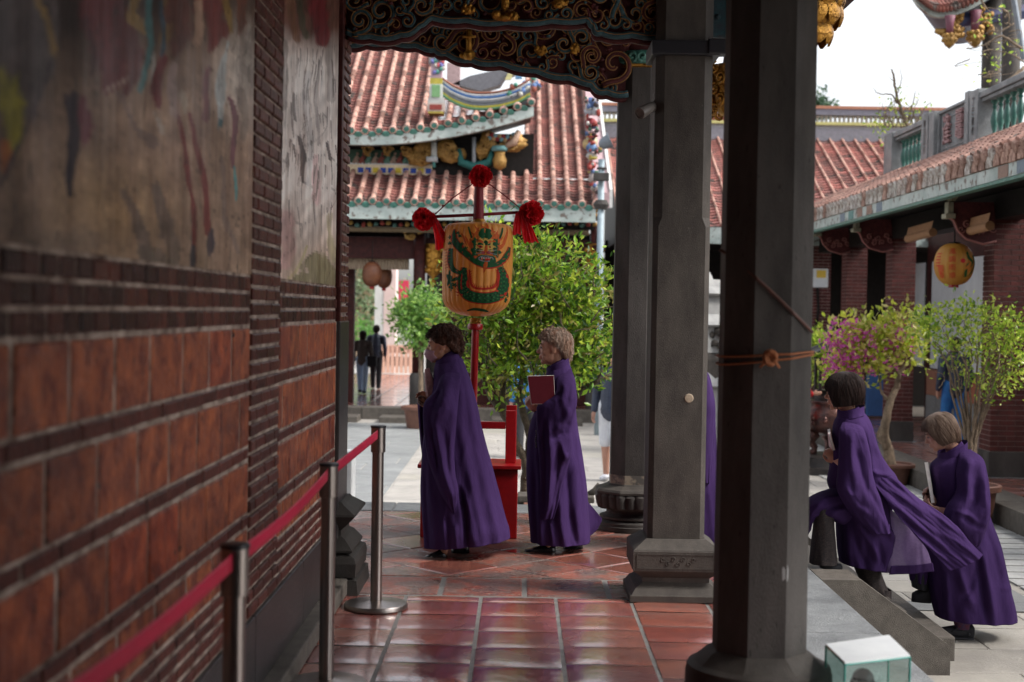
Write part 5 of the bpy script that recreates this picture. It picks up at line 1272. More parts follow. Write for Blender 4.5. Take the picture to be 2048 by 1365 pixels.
while x < 8:
    y = 6.0
    while y < 27: slab_poly(sf, rect(x, x + .395, y, y + .395), -.338, jit((1.35, 1.2, 1.15), .12), tilt=.002); y += .4
    x += .4
struct(sf.build('side_hall_floor', M['tile']))
b = MB(); b.box(5.02, 13, 4, 27.1, -.62, -.356); struct(b.build('side_platform', M['granite_brown']))
kb = MB(); y = 4
while y < 27: kb.bbox(4.95, 5.41, y, y + 1.78, -.6, -.33, .012); y += 1.8
struct(kb.build('side_kerb', M['granite_brown']))
# drain grooves
dr = MB(); y = 8
while y < 26: dr.box(4.0, 4.93, y, y + .25, -.555, -.545); y += .3
struct(dr.build('grooved_gutter_paving', M['stone_light']))
# ---- balustrade parapet (a thing of its own parts under the hall)
bal = thing('roof_balustrade', 'grey stone parapet with green glazed balusters above the right eave', 'balustrade', (6, 20, 3.85))
XP = 6.0
def yp(px): d = ray(px, 300); return XP / d.x * d.y
zb0 = 3.86; zt1 = 4.52
b = MB(); b.bbox(XP, XP + .3, 13, yp(1776), zb0 - .25, zb0 + .02, .01); b.build('base_course', M['granite'], bal)
b = MB(); b.bbox(XP - .05, XP + .28, yp(1872), yp(1790), zt1 - .08, zt1, .012); b.bbox(XP - .02, XP + .24, yp(1872), yp(1790), zt1 - .13, zt1 - .082, .01)
b.bbox(XP - .05, XP + .28, 13, yp(1944), zt1 - .08, zt1 + .0, .012); b.bbox(XP - .02, XP + .24, 13, yp(1944), zt1 - .13, zt1 - .082, .01); b.build('handrail', M['granite'], bal)
b = MB()
for pa, pb, hh in ((1792, 1776, .02), (1864, 1851, .06), (1945, 1937, .08), (1964, 1947, .05), (1876, 1866, .03)):
    b = MB(); b.bbox(XP - .07, XP + .27, yp(pa), yp(pb), zb0 - .05, zt1 + hh, .01); b.build('post', M['granite'], bal)
b = MB(); ya, yb_ = yp(1937), yp(1877)
b.bbox(XP + .02, XP + .2, ya, yb_, zb0 - .02, zt1 + .02, .01); b.build('plaque_panel', M['granite'], bal)
b = MB()
for (i0, th) in ((0, .05), (.1, .03)):
    for (y0, y1, z0, z1) in ((ya + i0, yb_ - i0, zt1 - .03 - i0, zt1 + .01 - i0), (ya + i0, yb_ - i0, zb0 + .0 + i0, zb0 + .05 + i0), (ya + i0, ya + .05 + i0, zb0 + .055 + i0, zt1 - .035 - i0), (yb_ - .05 - i0, yb_ - i0, zb0 + .055 + i0, zt1 - .035 - i0)):
        b.bbox(XP - .02 + i0 * .3, XP + .018, y0, y1, z0, z1, .006)
b.build('plaque_frame', M['granite'], bal)
b = MB()
yc_ = (ya + yb_) / 2; hw = (yb_ - ya) * .21
for ch, dy in (('逢', hw), ('鼉', -hw)):
    vs, fs = text_mesh(ch, .4, .02)
    b.add([(XP - .005 - v.z, yc_ + dy - v.x * .85, (zb0 + zt1) / 2 + .01 + v.y * 1.15) for v in vs], fs, (.4, .24, .24))
b.build('carved_characters', M['painted'], bal, fixn=False)
def couplet(txt, px, z_c, sz, nm='carved_inscription'):
    b = MB(); n = len(txt); yy = yp(px)
    for i, ch in enumerate(txt):
        vs, fs = text_mesh(ch, sz, .006); zz_ = z_c + (n / 2 - .5 - i) * sz * 1.08
        b.add([(XP - .071 - v.z * 0 - .004, yy - v.x, zz_ + v.y) for v in vs], fs, (.3, .07, .06))
    b.build(nm, M['painted'], bal, fixn=False)
couplet('春王正月', 1858, 4.22, .12); couplet('丁巳重修', 1955.5, 4.22, .12)
def baluster():
    b = MB(); H = zt1 - .13 - zb0
    pr = [(.05, 0), (.05, .04), (.03, .06), (.022, .1), (.036, .17), (.05, .24), (.044, .3), (.026, .36), (.02, .4), (.034, .42), (.02, .44), (.03, .47), (.05, .49), (.05, H)]
    b.lathe([(r, z * H / .53 if z < H - .001 else H) for r, z in pr[:-1]] + [(.055, H)], (0, 0, 0), 14)
    return b.build('baluster', M['teal_dark'], None, angle=50)
B0 = baluster(); first = True
ys = [y for y in np.linspace(yp(1848), yp(1795), 8)] + [yp(1966) - .12 - .24 * k for k in range(12)]
for y in ys:
    o = B0 if first else B0.copy()
    if not first: COL.objects.link(o)
    first = False; o.location = (XP + .1, y, zb0 + .02)
    o.parent = bal; o.matrix_parent_inverse = parent_world(bal).inverted()
# ---- roof terrace pavilion at the top right
pv = thing('rooftop_pavilion', 'grey-columned drum pavilion with upturned eave above the balustrade', 'pavilion', (8.6, 24, 3.8))
YV = 24.0
for px, wpx, Y in ((1983, 37, 24.4), (2022, 36, 23.6)):
    p = P(px, 100, Y); r = wpx / 2 * Y / 2844; b = MB(); b.lathe([(r, 3.8), (r, 7.2)], (p.x, Y, 0), 16); b.build('column', M['stone_mid'], pv, smooth=True)
ev = [(1826, -6), (1838, 12), (1852, 24), (1872, 34), (1898, 33), (1930, 24), (1965, 6), (2010, -20), (2060, -50)]
b = MB(); rows = []
for x, y in catmull(ev, 40):
    rows.append([P(x, y, YV) , P(x, y - 15, YV), P(x, y - 15, YV) + Vector((0, .12, 0)), P(x, y, YV) + Vector((0, .12, 0))])
b.grid(rows, closed=True); b.build('eave_board', M['fascia'], pv)
b = MB(); rows = []
for x, y in catmull(ev, 40): rows.append([P(x, y - 3, YV) + Vector((0, .1, 0)), P(x, y - 3, YV) + Vector((1.2, 3, .1)), P(x, y - 40, YV) + Vector((1.2, 3, .6)), P(x, y - 24, YV) + Vector((0, .1, 0))])
b.grid(rows, closed=True); b.build('soffit', mat('blue_soffit', (.05, .08, .14), (.04, .05, .08), 8, .6), pv)
b = MB()
A = catmull([(1822, -12), (1836, -4), (1850, 7), (1870, 16), (1898, 14), (1930, 4), (1965, -14)], 24)
for i, (x, y) in enumerate(A):
    p = P(x, y - 3, YV - .1); b.lathe([(.055, -.02), (.055, .02)], p, 8, (1, .95, .9), axis=(-.3, -1, -.5)); b.tube([p, p + Vector((.1, .9, .45))], .05, 7, jit((.7, .6, .55), .3)); b.sphere(p + Vector((.05, -.02, -.05)), (.04, .03, .06), 7, (.5, .4, .35))
b.build('roof_tiles', M['roof_tile'], pv)
for (px, py, s) in ((1899, 78, 1), (1950, 74, 1.15)):
    p = P(px, py, YV - .1 + (px - 1899) * .004); k_ = s * YV / 2844
    b = MB(); b.lathe([(.5 * k_, -20 * k_), (9 * k_, -13 * k_), (14 * k_, -2 * k_), (13 * k_, 6 * k_), (7 * k_, 10 * k_)], p, 12)
    for k in range(16): a = 2 * math.pi * k / 8; b.sphere(p + Vector((12 * k_ * math.cos(a), 12 * k_ * math.sin(a), (-3 + 9 * (k // 8)) * k_)), 4.5 * k_, 7, noise=.5, seed=k)
    b.build('gilded_bud', M['gold_dull'], pv, smooth=True)
    b = MB(); b.lathe([(7 * k_, 10 * k_), (8 * k_, 30 * k_), (11 * k_, 45 * k_)], p, 10); b.build('purple_neck', mat('plum_paint', (.2, .06, .1), (.14, .05, .07), 10, .6) if 'plum_paint' not in bpy.data.materials else bpy.data.materials['plum_paint'], pv, smooth=True)
b = MB()
for k in range(70):
    x = random.choice([random.uniform(1905, 1925), random.uniform(1955, 1985)]); y = random.uniform(25, 75) + (x > 1940) * -8; b.sphere(P(x, y, YV + .1), random.uniform(.03, .06), 6, noise=.7, seed=k)
b.tube([P(1870, 62, YV), P(1885, 66, YV), P(1900, 62, YV)], [.04, .07, .05], 7); b.build('gilded_carving', M['gold_dull'], pv, smooth=True)
b = MB(); b.tube([P(1900, 45, YV + .3), P(2080, 20, YV + .3)], .13, 6); b.build('tie_beam', mat('blue_beam', (.05, .09, .2), (.08, .05, .1), 9, .5), pv); b = MB(); b.tube([P(2026, -10, YV - 1), P(2048, 120, YV - 1)], .05, 8); b.build('downpipe', M['dusk_metal'], pv)
# ---- hanging things of the side hall
def round_lantern(name, label, px, py, Y, rx, rz_, mt, group=None, ropetop=None, deco=True):
    c = P(px, py, Y); k_ = Y / 2844; t = thing(name, label, 'lantern', c, group)
    rows = []; n = 96; m_ = 18
    for i in range(m_ + 1):
        ph = math.pi * (.06 + .88 * i / m_); rr = math.sin(ph) ** .75 * rx * k_; z = math.cos(ph) * rz_ * k_
        rows.append([c + Vector((rr * (1 + .03 * abs(math.sin(12 * a))) * math.cos(a), rr * (1 + .03 * abs(math.sin(12 * a))) * math.sin(a), z)) for a in [2 * math.pi * k / n for k in range(n)]])
    b = MB(); b.grid(rows, closed=True); b.build('paper_body', mt, t, smooth=True)
    b = MB(); b.lathe([(rx * .25 * k_, 0), (rx * .26 * k_, -6 * k_)], c + Vector((0, 0, -rz_ * k_ * .96)), 14); b.build('red_base', M['red_paint'], t)
    b = MB(); b.tube([c + Vector((0, 0, rz_ * k_)), c + Vector((0, 0, rz_ * k_ + (ropetop or .4)))], .01, 6); b.lathe([(rx * .3 * k_, 0), (rx * .3 * k_, 3 * k_)], c + Vector((0, 0, rz_ * k_ * .97)), 14); b.build('hanger', M['wood_black'], t)
    return t, c
mat_l2 = mat('yellow_lantern_paper', (.6, .3, .05), (.5, .23, .035), 5, .5, trans=.3)
LYR = 17.4
t, c = round_lantern('hanging_lantern', 'yellow paper lantern with red characters hanging under the right eave', 1908, 529, LYR, 38, 42, mat_l2)
kk = LYR / 2844
def on(a, z, off=.006):   # a: angle from facing camera, z in px
    ph = math.acos(max(-.97, min(.97, z / 42))); rr = math.sin(ph) ** .75 * 38 * 1.03 * kk + off; return c + Vector((rr * math.sin(a), -rr * math.cos(a), z * kk))
b = MB()
def ltext(ch, a0, z0, sz, col):
    vs, fs = text_mesh(ch, sz, 0)
    b.add([on(a0 + v.x / (36 * kk), z0 + v.y / kk) for v in vs], fs, col)
for i, ch in enumerate('風調雨順'): ltext(ch, -.38, 24 - 16 * i, .082, (.6, .04, .03))
for i, ch in enumerate('國泰'): ltext(ch, -1.0, -10 - 13 * i, .09, (.7, .06, .04))
for i in range(5): b.grid([[on(-1.35 + .07 * j, 20 - 6 * i + dz) for j in range(6)] for dz in (-1, 1)], (.6, .05, .04))
b.grid([[on(.15 + .13 * math.cos(q_) * r_, 6 + 4.5 * math.sin(q_) * r_) for q_ in np.linspace(0, 6.28, 14)] for r_ in (.01, 1)], (.55, .03, .03))
for pts in ([(.45, 24), (.5, 12), (.75, 4), (.6, -6), (.35, -12), (.4, -26)], [(.9, 18), (1.0, 0), (.8, -14), (.6, -24)], [(.45, 2), (.35, -4)]):
    A = catmull(pts, 24); b.grid([[on(a_ + s_ * .075, z_ + s_ * 1.5, .008) for s_ in (-1, 1)] for a_, z_ in A], (.03, .1, .03))
b.grid([[on(.5 + .2 * math.cos(q_) * r_, -6 + 12 * math.sin(q_) * r_, .004) for q_ in np.linspace(0, 6.28, 14)] for r_ in (.01, 1)], (.6, .2, .04))
b.build('painted_characters', M['ink'], t, fixn=False)
for (a_, e_, lb) in (((1816, 443), (1866, 437), 'rolled bamboo blind under the right eave, left of the yellow lantern'), ((1936, 428), (1980, 424), 'rolled bamboo blind under the right eave beside the near brick pillar')):
    xb = 5.35; pa = PX(a_[0], a_[1] + 35, xb); pb = PX(e_[0], e_[1] + 28, xb)
    b = MB(); b.tube([pa, pb], .055, 14); b.grid([[pa + Vector((-.02, 0, .05)), pb + Vector((-.02, 0, .05))], [pa + Vector((.0, 0, .15)), pb + Vector((0, 0, .15))]]); tag(b.build('bamboo_blind', M['bamboo'], None), lb, 'blind', 'rolled bamboo blinds')
d = ray(1625, 560); Ym = 27.6
t = thing('meter_box', 'white electrical box with yellow label on the far brick pillar', 'box', P(1640, 557, Ym))
b = MB(); a, e = P(1624, 575, Ym), P(1657, 538, Ym); b.bbox(a.x, e.x, Ym, Ym + .15, a.z, e.z, .01); b.build('case', M['white_paint'], t)
b = MB(); a, e = P(1633, 556, Ym), P(1652, 541, Ym); b.box(a.x, e.x, Ym - .006, Ym - .001, a.z, e.z); b.build('yellow_sign', M['yellow'], t)
b = MB(); b.tube([P(1635, 576, Ym), P(1637, 620, Ym), P(1632, 660, Ym), P(1626, 668, Ym)], .025, 6); b.build('conduit', M['wood_black'], t)
# front hall lanterns in the doorway
mat_l3 = mat('aged_lantern_paper', (.2, .07, .028), (.1, .03, .015), 5, .5)
round_lantern('doorway_lantern', 'left of two brown paper lanterns in the front hall doorway', 744, 549, 27.6, 19, 25, mat_l3, 'lanterns hanging in the front hall doorway')
round_lantern('doorway_lantern', 'right of two brown paper lanterns in the front hall doorway, partly behind the other', 768, 553, 28.6, 16, 24, mat_l3, 'lanterns hanging in the front hall doorway')
# ---------------- beyond the gate ----------------
t = MB(); p = P(786, 600, 45); t.box(P(758, 0, 45).x, P(776, 0, 45).x, 45, 45.8, -.5, 5.5, (1.15, 1.25, 1.25)); t.box(P(776, 0, 45).x + .003, P(800, 0, 45).x, 44.98, 45.8, -.5, 5.5, (1.25, 1.05, 1.02)); tag(t.build('gate_pillar', mat('gate_stone', (.55, .52, .5), (.48, .45, .43), 3, .8, attr=True), None), 'tall pale pink and white gate pillar beyond the front hall', 'pillar')
t = MB(); t.box(P(806, 0, 44).x, P(826, 0, 44).x, 44, 44.05, P(0, 592, 44).z, P(0, 548, 44).z); tag(t.build('pink_banner', M['pink_banner'], None), 'bright pink-red banner beside the pale gate pillar', 'banner')
t = MB(); 
for k in range(8): x = P(765 + 9 * k, 0, 43).x; t.box(x, x + .1, 43, 43.06, -.4, .45, (.85, .5, .38)); 
t.box(P(762, 0, 43).x, P(832, 0, 43).x, 43.07, 43.1, .2, .45, (.8, .6, .52)); t.box(P(762, 0, 43).x, P(832, 0, 43).x, 43.07, 43.1, -.2, .1, (.7, .65, .6)); tag(t.build('orange_barrier', M['painted'], None), 'low orange and white barrier across the far gate', 'barrier')
# ================================================================== VEGETATION
def limb(mb, pts, r0, r1, n=7, wob=.0, k=None):
    A = catmull([tuple(p) for p in pts], k or (len(pts) * 5)); rs = np.linspace(r0, r1, len(A))
    if wob:
        for i in range(1, len(A) - 1): A[i] += np.array([random.uniform(-wob, wob) for _ in range(3)])
    mb.tube([tuple(p) for p in A], list(rs), n)
def leaves(mb, blobs, n, size, cols, seed, clump=7, shell=.55, drop=None, aspect=.42, spread=2.2):
    """blobs: list of (centre, (rx,ry,rz), weight)"""
    r = random.Random(seed); tot = sum(b[2] for b in blobs); tips = []
    for c, rad, w_ in blobs:
        for _ in range(max(1, int(n / clump * w_ / tot))):
            d = Vector((r.gauss(0, 1), r.gauss(0, 1), r.gauss(0, 1))).normalized()
            q = shell + (1 - shell) * r.random() ** .6
            if r.random() < .22: q *= r.random() ** .5
            u = mnoise.noise(Vector((d.x * 2.4 + seed, d.y * 2.4, d.z * 2.4))); q *= 1 + .45 * u
            if mnoise.noise(Vector((d.x * 4 + seed * 2, d.y * 4, d.z * 4 + 9))) < -.28: continue
            tips.append((Vector(c) + Vector((d.x * rad[0] * q, d.y * rad[1] * q, d.z * rad[2] * q)), d))
    for p, d in tips:
        base = r.choice(cols); g = (d + Vector((r.gauss(0, .5), r.gauss(0, .5), r.gauss(0, .5) + .3))).normalized()
        for k in range(clump):
            c = p + Vector((r.gauss(0, 1), r.gauss(0, 1), r.gauss(0, 1))) * size * spread * .6
            a = (g + Vector((r.gauss(0, .7), r.gauss(0, .7), r.gauss(0, .7)))).normalized(); s_ = a.orthogonal().normalized(); s_.rotate(Matrix.Rotation(r.uniform(0, 6.28), 3, a)); nn = a.cross(s_)
            L_ = size * r.uniform(.6, 1.25); W_ = L_ * aspect; j = r.uniform(.65, 1.3); col = tuple(min(1, v * j) for v in (base if r.random() < .75 else r.choice(cols)))
            mid = c + a * L_ * .5 - nn * L_ * .06; tip = c + a * L_ - nn * L_ * .16
            mb.add([c, mid + s_ * W_ * .5 + nn * L_ * .05, tip, mid - s_ * W_ * .5 + nn * L_ * .05], [(0, 1, 2), (0, 2, 3)], col)
    return tips
def pot(mb, c, r, h):
    mb.lathe([(r * .68, 0), (r * .72, .02), (r * .88, h * .8), (r * .9, h * .82), (r * 1.06, h * .84), (r * 1.08, h * .97), (r * 1.0, h), (r * .92, h * .98), (r * .9, h * .9), (.001, h * .9)], c, 28)
YT = 13.0
def tp(px, py, dy=0, Y=YT): return P(px, py, Y) + Vector((0, dy, 0))
t = thing('potted_tree', 'round glossy-leaved green tree in a tub behind the big lantern', 'tree', P(1046, 1088, YT))
k_ = YT / 2844
b = MB(); base = P(1046, 1000, YT); base.z = -.56; pot(b, base, .34, .42); b.build('tub', M['terracotta'], t, angle=40)
b = MB()
limb(b, [tp(1048, 1000), tp(1052, 930), tp(1030, 885), tp(1012, 835), tp(990, 808), tp(972, 775), tp(955, 720), tp(940, 660)], .05, .012, wob=.006)
limb(b, [tp(1008, 828), tp(1006, 800), tp(1008, 760, .1), tp(1020, 700, .2), tp(1030, 620, .2)], .035, .01, wob=.006)
limb(b, [tp(1050, 960), tp(1060, 880), tp(1048, 830), tp(1038, 785), tp(1050, 730), tp(1062, 650), tp(1058, 560)], .045, .01, wob=.006)
limb(b, [tp(1052, 940), tp(1085, 900, .2), tp(1120, 845, .2), tp(1153, 794, .1), tp(1190, 765), tp(1226, 748), tp(1235, 740)], .04, .015, wob=.006)
limb(b, [tp(1060, 860), tp(1090, 780), tp(1105, 700), tp(1120, 600)], .03, .01, wob=.006)
for (x0, y0, x1, y1) in ((1058, 700, 1110, 640), (1062, 650, 1015, 590), (1110, 690, 1165, 620), (1190, 765, 1200, 700), (955, 720, 910, 680), (1030, 640, 990, 580), (1110, 640, 1150, 560), (1060, 600, 1100, 520), (1120, 620, 1080, 560), (1160, 790, 1180, 720), (990, 700, 965, 640), (940, 700, 905, 620)):
    limb(b, [tp(x0, y0), tp((x0 + x1) / 2 + 6, (y0 + y1) / 2 + 8, random.uniform(-.2, .2)), tp(x1, y1, random.uniform(-.4, .4))], .016, .005, 5, wob=.004)
rt = random.Random(77)
for k in range(60):     # fine twigs through the crown
    x0, y0 = rt.uniform(930, 1190), rt.uniform(540, 780); a = rt.uniform(-2.6, -.5); l = rt.uniform(35, 80); dp = rt.uniform(-.45, .4)
    limb(b, [tp(x0, y0, dp), tp(x0 + l * .5 * math.cos(a), y0 + l * .5 * math.sin(a) + rt.uniform(-6, 6), dp), tp(x0 + l * math.cos(a + .3), y0 + l * math.sin(a + .3), dp + rt.uniform(-.1, .1))], .008, .003, 5)
b.build('trunk', M['bark_dark'], t, smooth=True)
b = MB(); CG = [(.14, .27, .03), (.26, .42, .045), (.4, .56, .06), (.05, .12, .025), (.62, .7, .1), (.2, .34, .04), (.36, .3, .1)]
B_ = lambda x, y, rx, ry, w_, ryd=None: (tp(x, y), (rx * k_, (ryd or rx) * k_, ry * k_), w_)
tips = leaves(b, [B_(1095, 560, 105, 78, 5), B_(1150, 640, 70, 85, 4), B_(1040, 640, 95, 90, 5), B_(1010, 720, 95, 65, 4), B_(1120, 710, 90, 65, 4), B_(945, 620, 50, 65, 2), B_(1175, 700, 50, 60, 1.6), B_(1060, 505, 45, 30, 1), B_(925, 560, 28, 40, .6), B_(1000, 470, 24, 30, .35), B_(1195, 560, 28, 40, .6)], 10500, .08, CG, 5, shell=.25, spread=2.0)
b.build('crown', M['leaf'], t, fixn=False)
# low brown bench behind the platform edge
t = thing('low_bench', 'low brown wooden bench with a curled end behind the edge of the walk', 'bench', P(1110, 1010, 12.3))
a, e = P(1036, 995, 12.3), P(1188, 990, 12.3)
b = MB(); b.bbox(a.x, e.x, 12.2, 12.5, a.z - .03, a.z + .025, .01); b.build('seat', M['granite_brown'], t)
b = MB(); b.tube([P(1178, 990, 12.35), P(1190, 982, 12.35), P(1197, 972, 12.35), P(1203, 978, 12.35)], .03, 8); b.tube([P(1178, 994, 12.35), P(1172, 1012, 12.35), P(1180, 1035, 12.35)], .03, 8); b.tube([P(1040, 996, 12.35), P(1044, 1060, 12.35)], .03, 8); b.build('curled_leg', M['granite_brown'], t, smooth=True)
def bush(name, label, px, pyb, Y, blobs, n, size, cols, seed, trunk=None, mt='bark', zb=-.56, potr=0, poth=0, group=None, clump=6, aspect=.5, spread=1.8, shell=.4):
    t = thing(name, label, 'tree', Vector((P(px, pyb, Y).x, Y, zb)), group); k_ = Y / 2844
    if potr:
        b = MB(); c = P(px, pyb, Y); c.z = zb; pot(b, c, potr, poth); b.build('pot', M['terracotta'], t, angle=40)
    b = MB()
    for pth, r0, r1 in trunk or []: limb(b, [P(x, y, Y) + Vector((0, d, 0)) for x, y, d in pth], r0, r1, 7, wob=.008)
    if trunk: b.build('trunk', M[mt], t, smooth=True)
    b = MB(); leaves(b, [(P(x, y, Y), (rx * k_, rx * k_ * .9, ry * k_), w_) for x, y, rx, ry, w_ in blobs], n, size, cols, seed, clump=clump, aspect=aspect, spread=spread, shell=shell); b.build('crown', M['leaf'], t, fixn=False)
    return t
# bougainvillea
YBG = 18.0; cols_b = [(.62, .68, .08), (.85, .78, .25), (.42, .55, .06), (.95, .8, .35), (.8, .8, .12)]
t = bush('bougainvillea_tree', 'bougainvillea tree with magenta flowers and a bare twisted trunk', 1783, 960, YBG,
     [(1700, 690, 50, 45, 3), (1745, 665, 48, 32, 3), (1790, 665, 42, 36, 2.6), (1815, 690, 28, 30, 1.4), (1680, 735, 28, 26, 1.4), (1730, 715, 45, 35, 2.2), (1770, 720, 36, 24, 1.2), (1690, 647, 26, 5, .25), (1800, 636, 40, 8, .7)], 2900, .09, cols_b, 21,
     [([(1783, 935, 0), (1778, 900, .05), (1768, 870, 0), (1771, 835, -.05), (1781, 800, 0), (1795, 775, .05), (1796, 750, 0), (1788, 735, 0), (1765, 725, 0)], .075, .02),
      ([(1796, 752, 0), (1806, 735, 0), (1820, 722, 0), (1830, 718, .1)], .035, .012), ([(1775, 800, 0), (1764, 785, 0), (1759, 760, 0), (1758, 735, .1)], .02, .01), ([(1772, 840, 0), (1760, 870, .1), (1770, 900, 0)], .02, .015),
      ([(1790, 740, 0), (1760, 700, 0), (1720, 680, 0)], .02, .006), ([(1790, 740, 0), (1800, 690, 0), (1790, 650, 0)], .02, .006), ([(1765, 725, 0), (1720, 715, .1), (1685, 720, 0)], .016, .005)],
     potr=.27, poth=.28, spread=1.9, shell=.2, clump=5)
b = MB(); rr = random.Random(5); k_ = YBG / 2844
for i in range(420):
    x = rr.gauss(1690, 34) if rr.random() < .8 else rr.uniform(1730, 1820); y = 700 + rr.gauss(0, 36) + (1700 - x) * .3
    if y > 760 or y < 640 or x < 1640: continue
    c = P(x, y, YBG) + Vector((0, rr.uniform(-.35, .1), 0))
    for j in range(3):
        a = Vector((rr.gauss(0, 1), rr.gauss(0, 1), rr.gauss(0, 1))).normalized(); s_ = a.orthogonal().normalized(); L_ = .055; b.add([c, c + a * L_ * .5 + s_ * L_ * .35, c + a * L_, c + a * L_ * .5 - s_ * L_ * .35], [(0, 1, 2), (0, 2, 3)])
b.build('flowers', M['petal'], t, fixn=False)
cols_y = [(.5, .66, .08), (.34, .5, .06), (.66, .74, .12), (.2, .34, .05), (.74, .78, .18)]
YB2 = 14.7; tr = []
rr = random.Random(17)
for k in range(15):
    x1 = 1850 + 195 * k / 14 + rr.uniform(-8, 8); y1 = rr.uniform(610, 700); x0 = 1943 + rr.uniform(-7, 7)
    tr.append(([(x0, 950, 0), (x0 + (x1 - x0) * .08, 890, rr.uniform(-.03, .03)), (x0 + (x1 - x0) * .35 + rr.uniform(-8, 8), 800, rr.uniform(-.1, .1)), (x0 + (x1 - x0) * .72 + rr.uniform(-8, 8), 720, rr.uniform(-.2, .2)), (x1, y1, rr.uniform(-.35, .35))], .018, .004))
for k in range(26):
    x0 = rr.uniform(1860, 2040); y0 = rr.uniform(650, 790); tr.append(([(x0, y0, 0), (x0 + rr.uniform(-22, 22), y0 - 25, .1), (x0 + rr.uniform(-40, 40), y0 - rr.uniform(30, 60), rr.uniform(-.2, .2))], .006, .002))
bush('potted_shrub', 'sprawling yellow-green potted shrub with thin bare stems by the near pillar', 1945, 985, YB2,
     [(1870, 640, 42, 28, 1.6), (1935, 625, 48, 30, 1.8), (2000, 655, 42, 40, 2), (1900, 690, 56, 30, 1.5), (1960, 700, 55, 45, 2.2), (2030, 720, 36, 60, 2), (1990, 770, 50, 35, 1.2), (1850, 655, 28, 32, 1), (2035, 660, 30, 40, 1.2), (1925, 745, 25, 16, .35), (1845, 730, 14, 10, .15)], 2700, .06, cols_y, 33, tr, potr=.27, poth=.42, clump=5, spread=1.9, shell=.2)
bush('small_shrub', 'small pale yellow-green shrub beyond the incense burner', 1640, 740, 23, [(1637, 690, 26, 30, 2), (1640, 740, 22, 30, 1)], 1400, .08, cols_y, 3, [([(1640, 860, 0), (1640, 760, 0), (1638, 700, 0)], .03, .01)])
bush('far_potted_tree', 'soft pale green tree in front of the front hall doorway', 838, 800, 25.3, [(845, 612, 42, 36, 3), (822, 650, 34, 32, 2), (862, 655, 32, 36, 2), (812, 625, 24, 24, 1), (835, 680, 20, 20, .6)], 3600, .1, [(.24, .42, .1), (.34, .54, .14), (.14, .28, .08), (.44, .6, .2)], 8,
     [([(842, 840, 0), (842, 760, 0), (840, 700, 0), (842, 640, 0)], .05, .02)], potr=.3, poth=.4)
# bare weedy branches on the roof and creeper on the pavilion
def twigs(name, label, paths, Y, mt='bark', leaf=None, n=0):
    b = MB(); t = thing(name, label, 'plant', P(paths[0][0][0], paths[0][0][1], Y))
    for pth, r in paths_r(paths): limb(b, [P(x, y, Y) + Vector((0, random.uniform(-.1, .1), 0)) for x, y in pth], r, r * .3, 5, wob=.008)
    b.build('stems', M[mt], t, smooth=True)
    if leaf:
        b = MB(); leaves(b, [(P(x, y, Y), (rx * Y / 2844, .4, ry * Y / 2844), 1) for x, y, rx, ry in leaf], n, .09, cols_y, 12, clump=3, shell=.1, spread=2); b.build('foliage', M['leaf'], t, fixn=False)
def paths_r(ps): return [(p[:-1], p[-1]) if isinstance(p[-1], float) else (p, .015) for p in ps]
rr = random.Random(9); ps = [[(1818, 262), (1806, 225), (1795, 190), (1787, 150), (1784, 138), .04], [(1797, 205), (1780, 192), (1760, 186), (1745, 178), .018], [(1815, 255), (1826, 215), (1832, 182), .02], [(1795, 190), (1803, 160), (1800, 138), .012], [(1790, 170), (1776, 152), .01], [(1830, 250), (1850, 215), (1862, 205), .015]]
for k in range(14):
    x = rr.uniform(1770, 1850); ps.append([(x, 255), (x + rr.uniform(-15, 15), 225), (x + rr.uniform(-30, 30), rr.uniform(190, 215)), .012])
twigs('roof_weed', 'bare branching weed growing on the far end of the parapet', ps, 24.5, leaf=[(1765, 245, 26, 10), (1790, 230, 30, 16), (1840, 215, 20, 12), (1760, 268, 14, 8), (1800, 200, 20, 14)], n=170)
ps = [[(1960, 0), (1968, 15), (1980, 30), .02], [(2000, 18), (2015, 30), (2020, 50), .02], [(2040, 100), (2000, 75), (1970, 90), (1950, 95), .022], [(2048, 130), (2020, 110), (1990, 100), .015], [(2048, 135), (2010, 165), (1960, 190), (1937, 213), .03]]
for k in range(22):
    x, y = rr.uniform(1925, 2048), rr.uniform(10, 150); ps.append([(x, y), (x + rr.uniform(-25, 25), y + rr.uniform(-5, 15)), (x + rr.uniform(-45, 45), y + rr.uniform(-20, 25)), .01])
twigs('creeper', 'leafless creeper tangled round the pavilion columns at top right', ps, 21.5, leaf=[(1985, 60, 40, 30), (2030, 95, 20, 20), (1985, 130, 30, 20), (1965, 170, 12, 20), (2000, 20, 40, 15)], n=80)
bush('distant_conifer', 'tip of a dark conifer above the far ridge', 1636, 235, 60, [(1636, 212, 9, 14, 1), (1636, 224, 12, 12, 1)], 700, .25, [(.05, .1, .06), (.08, .14, .09)], 4, zb=5)
# beyond the gate: hedge and street trees
b = MB(); leaves(b, [(P(730, 664, 50), (2.2, .5, .32), 1), (P(690, 664, 50), (2.2, .5, .32), 1)], 2600, .12, [(.12, .3, .06), (.18, .38, .08)], 2, clump=6, shell=.2)
tag(b.build('hedge', M['leaf'], None, fixn=False), 'clipped bright green hedge beyond the gate', 'hedge')
for k, (x, y, s) in enumerate(((712, 560, 1), (745, 600, .9), (690, 620, 1.1))):
    bush('street_tree', ['tall hazy tree at the left of the gate view', 'hazy tree between the doorway lanterns and the pillar', 'hazy tree behind the brick wall end beyond the gate'][k], x, 700, 58 + 3 * k, [(x, y, 42 * s, 60 * s, 1), (x - 20, y + 40, 30, 30, .6)], 2600, .26, [(.24, .3, .2), (.34, .38, .28), (.4, .3, .22), (.2, .28, .16)], 60 + k, [([(x, 720, 0), (x, 640, 0), (x, y, 0)], .15, .08)], group='trees beyond the gate', shell=.1)
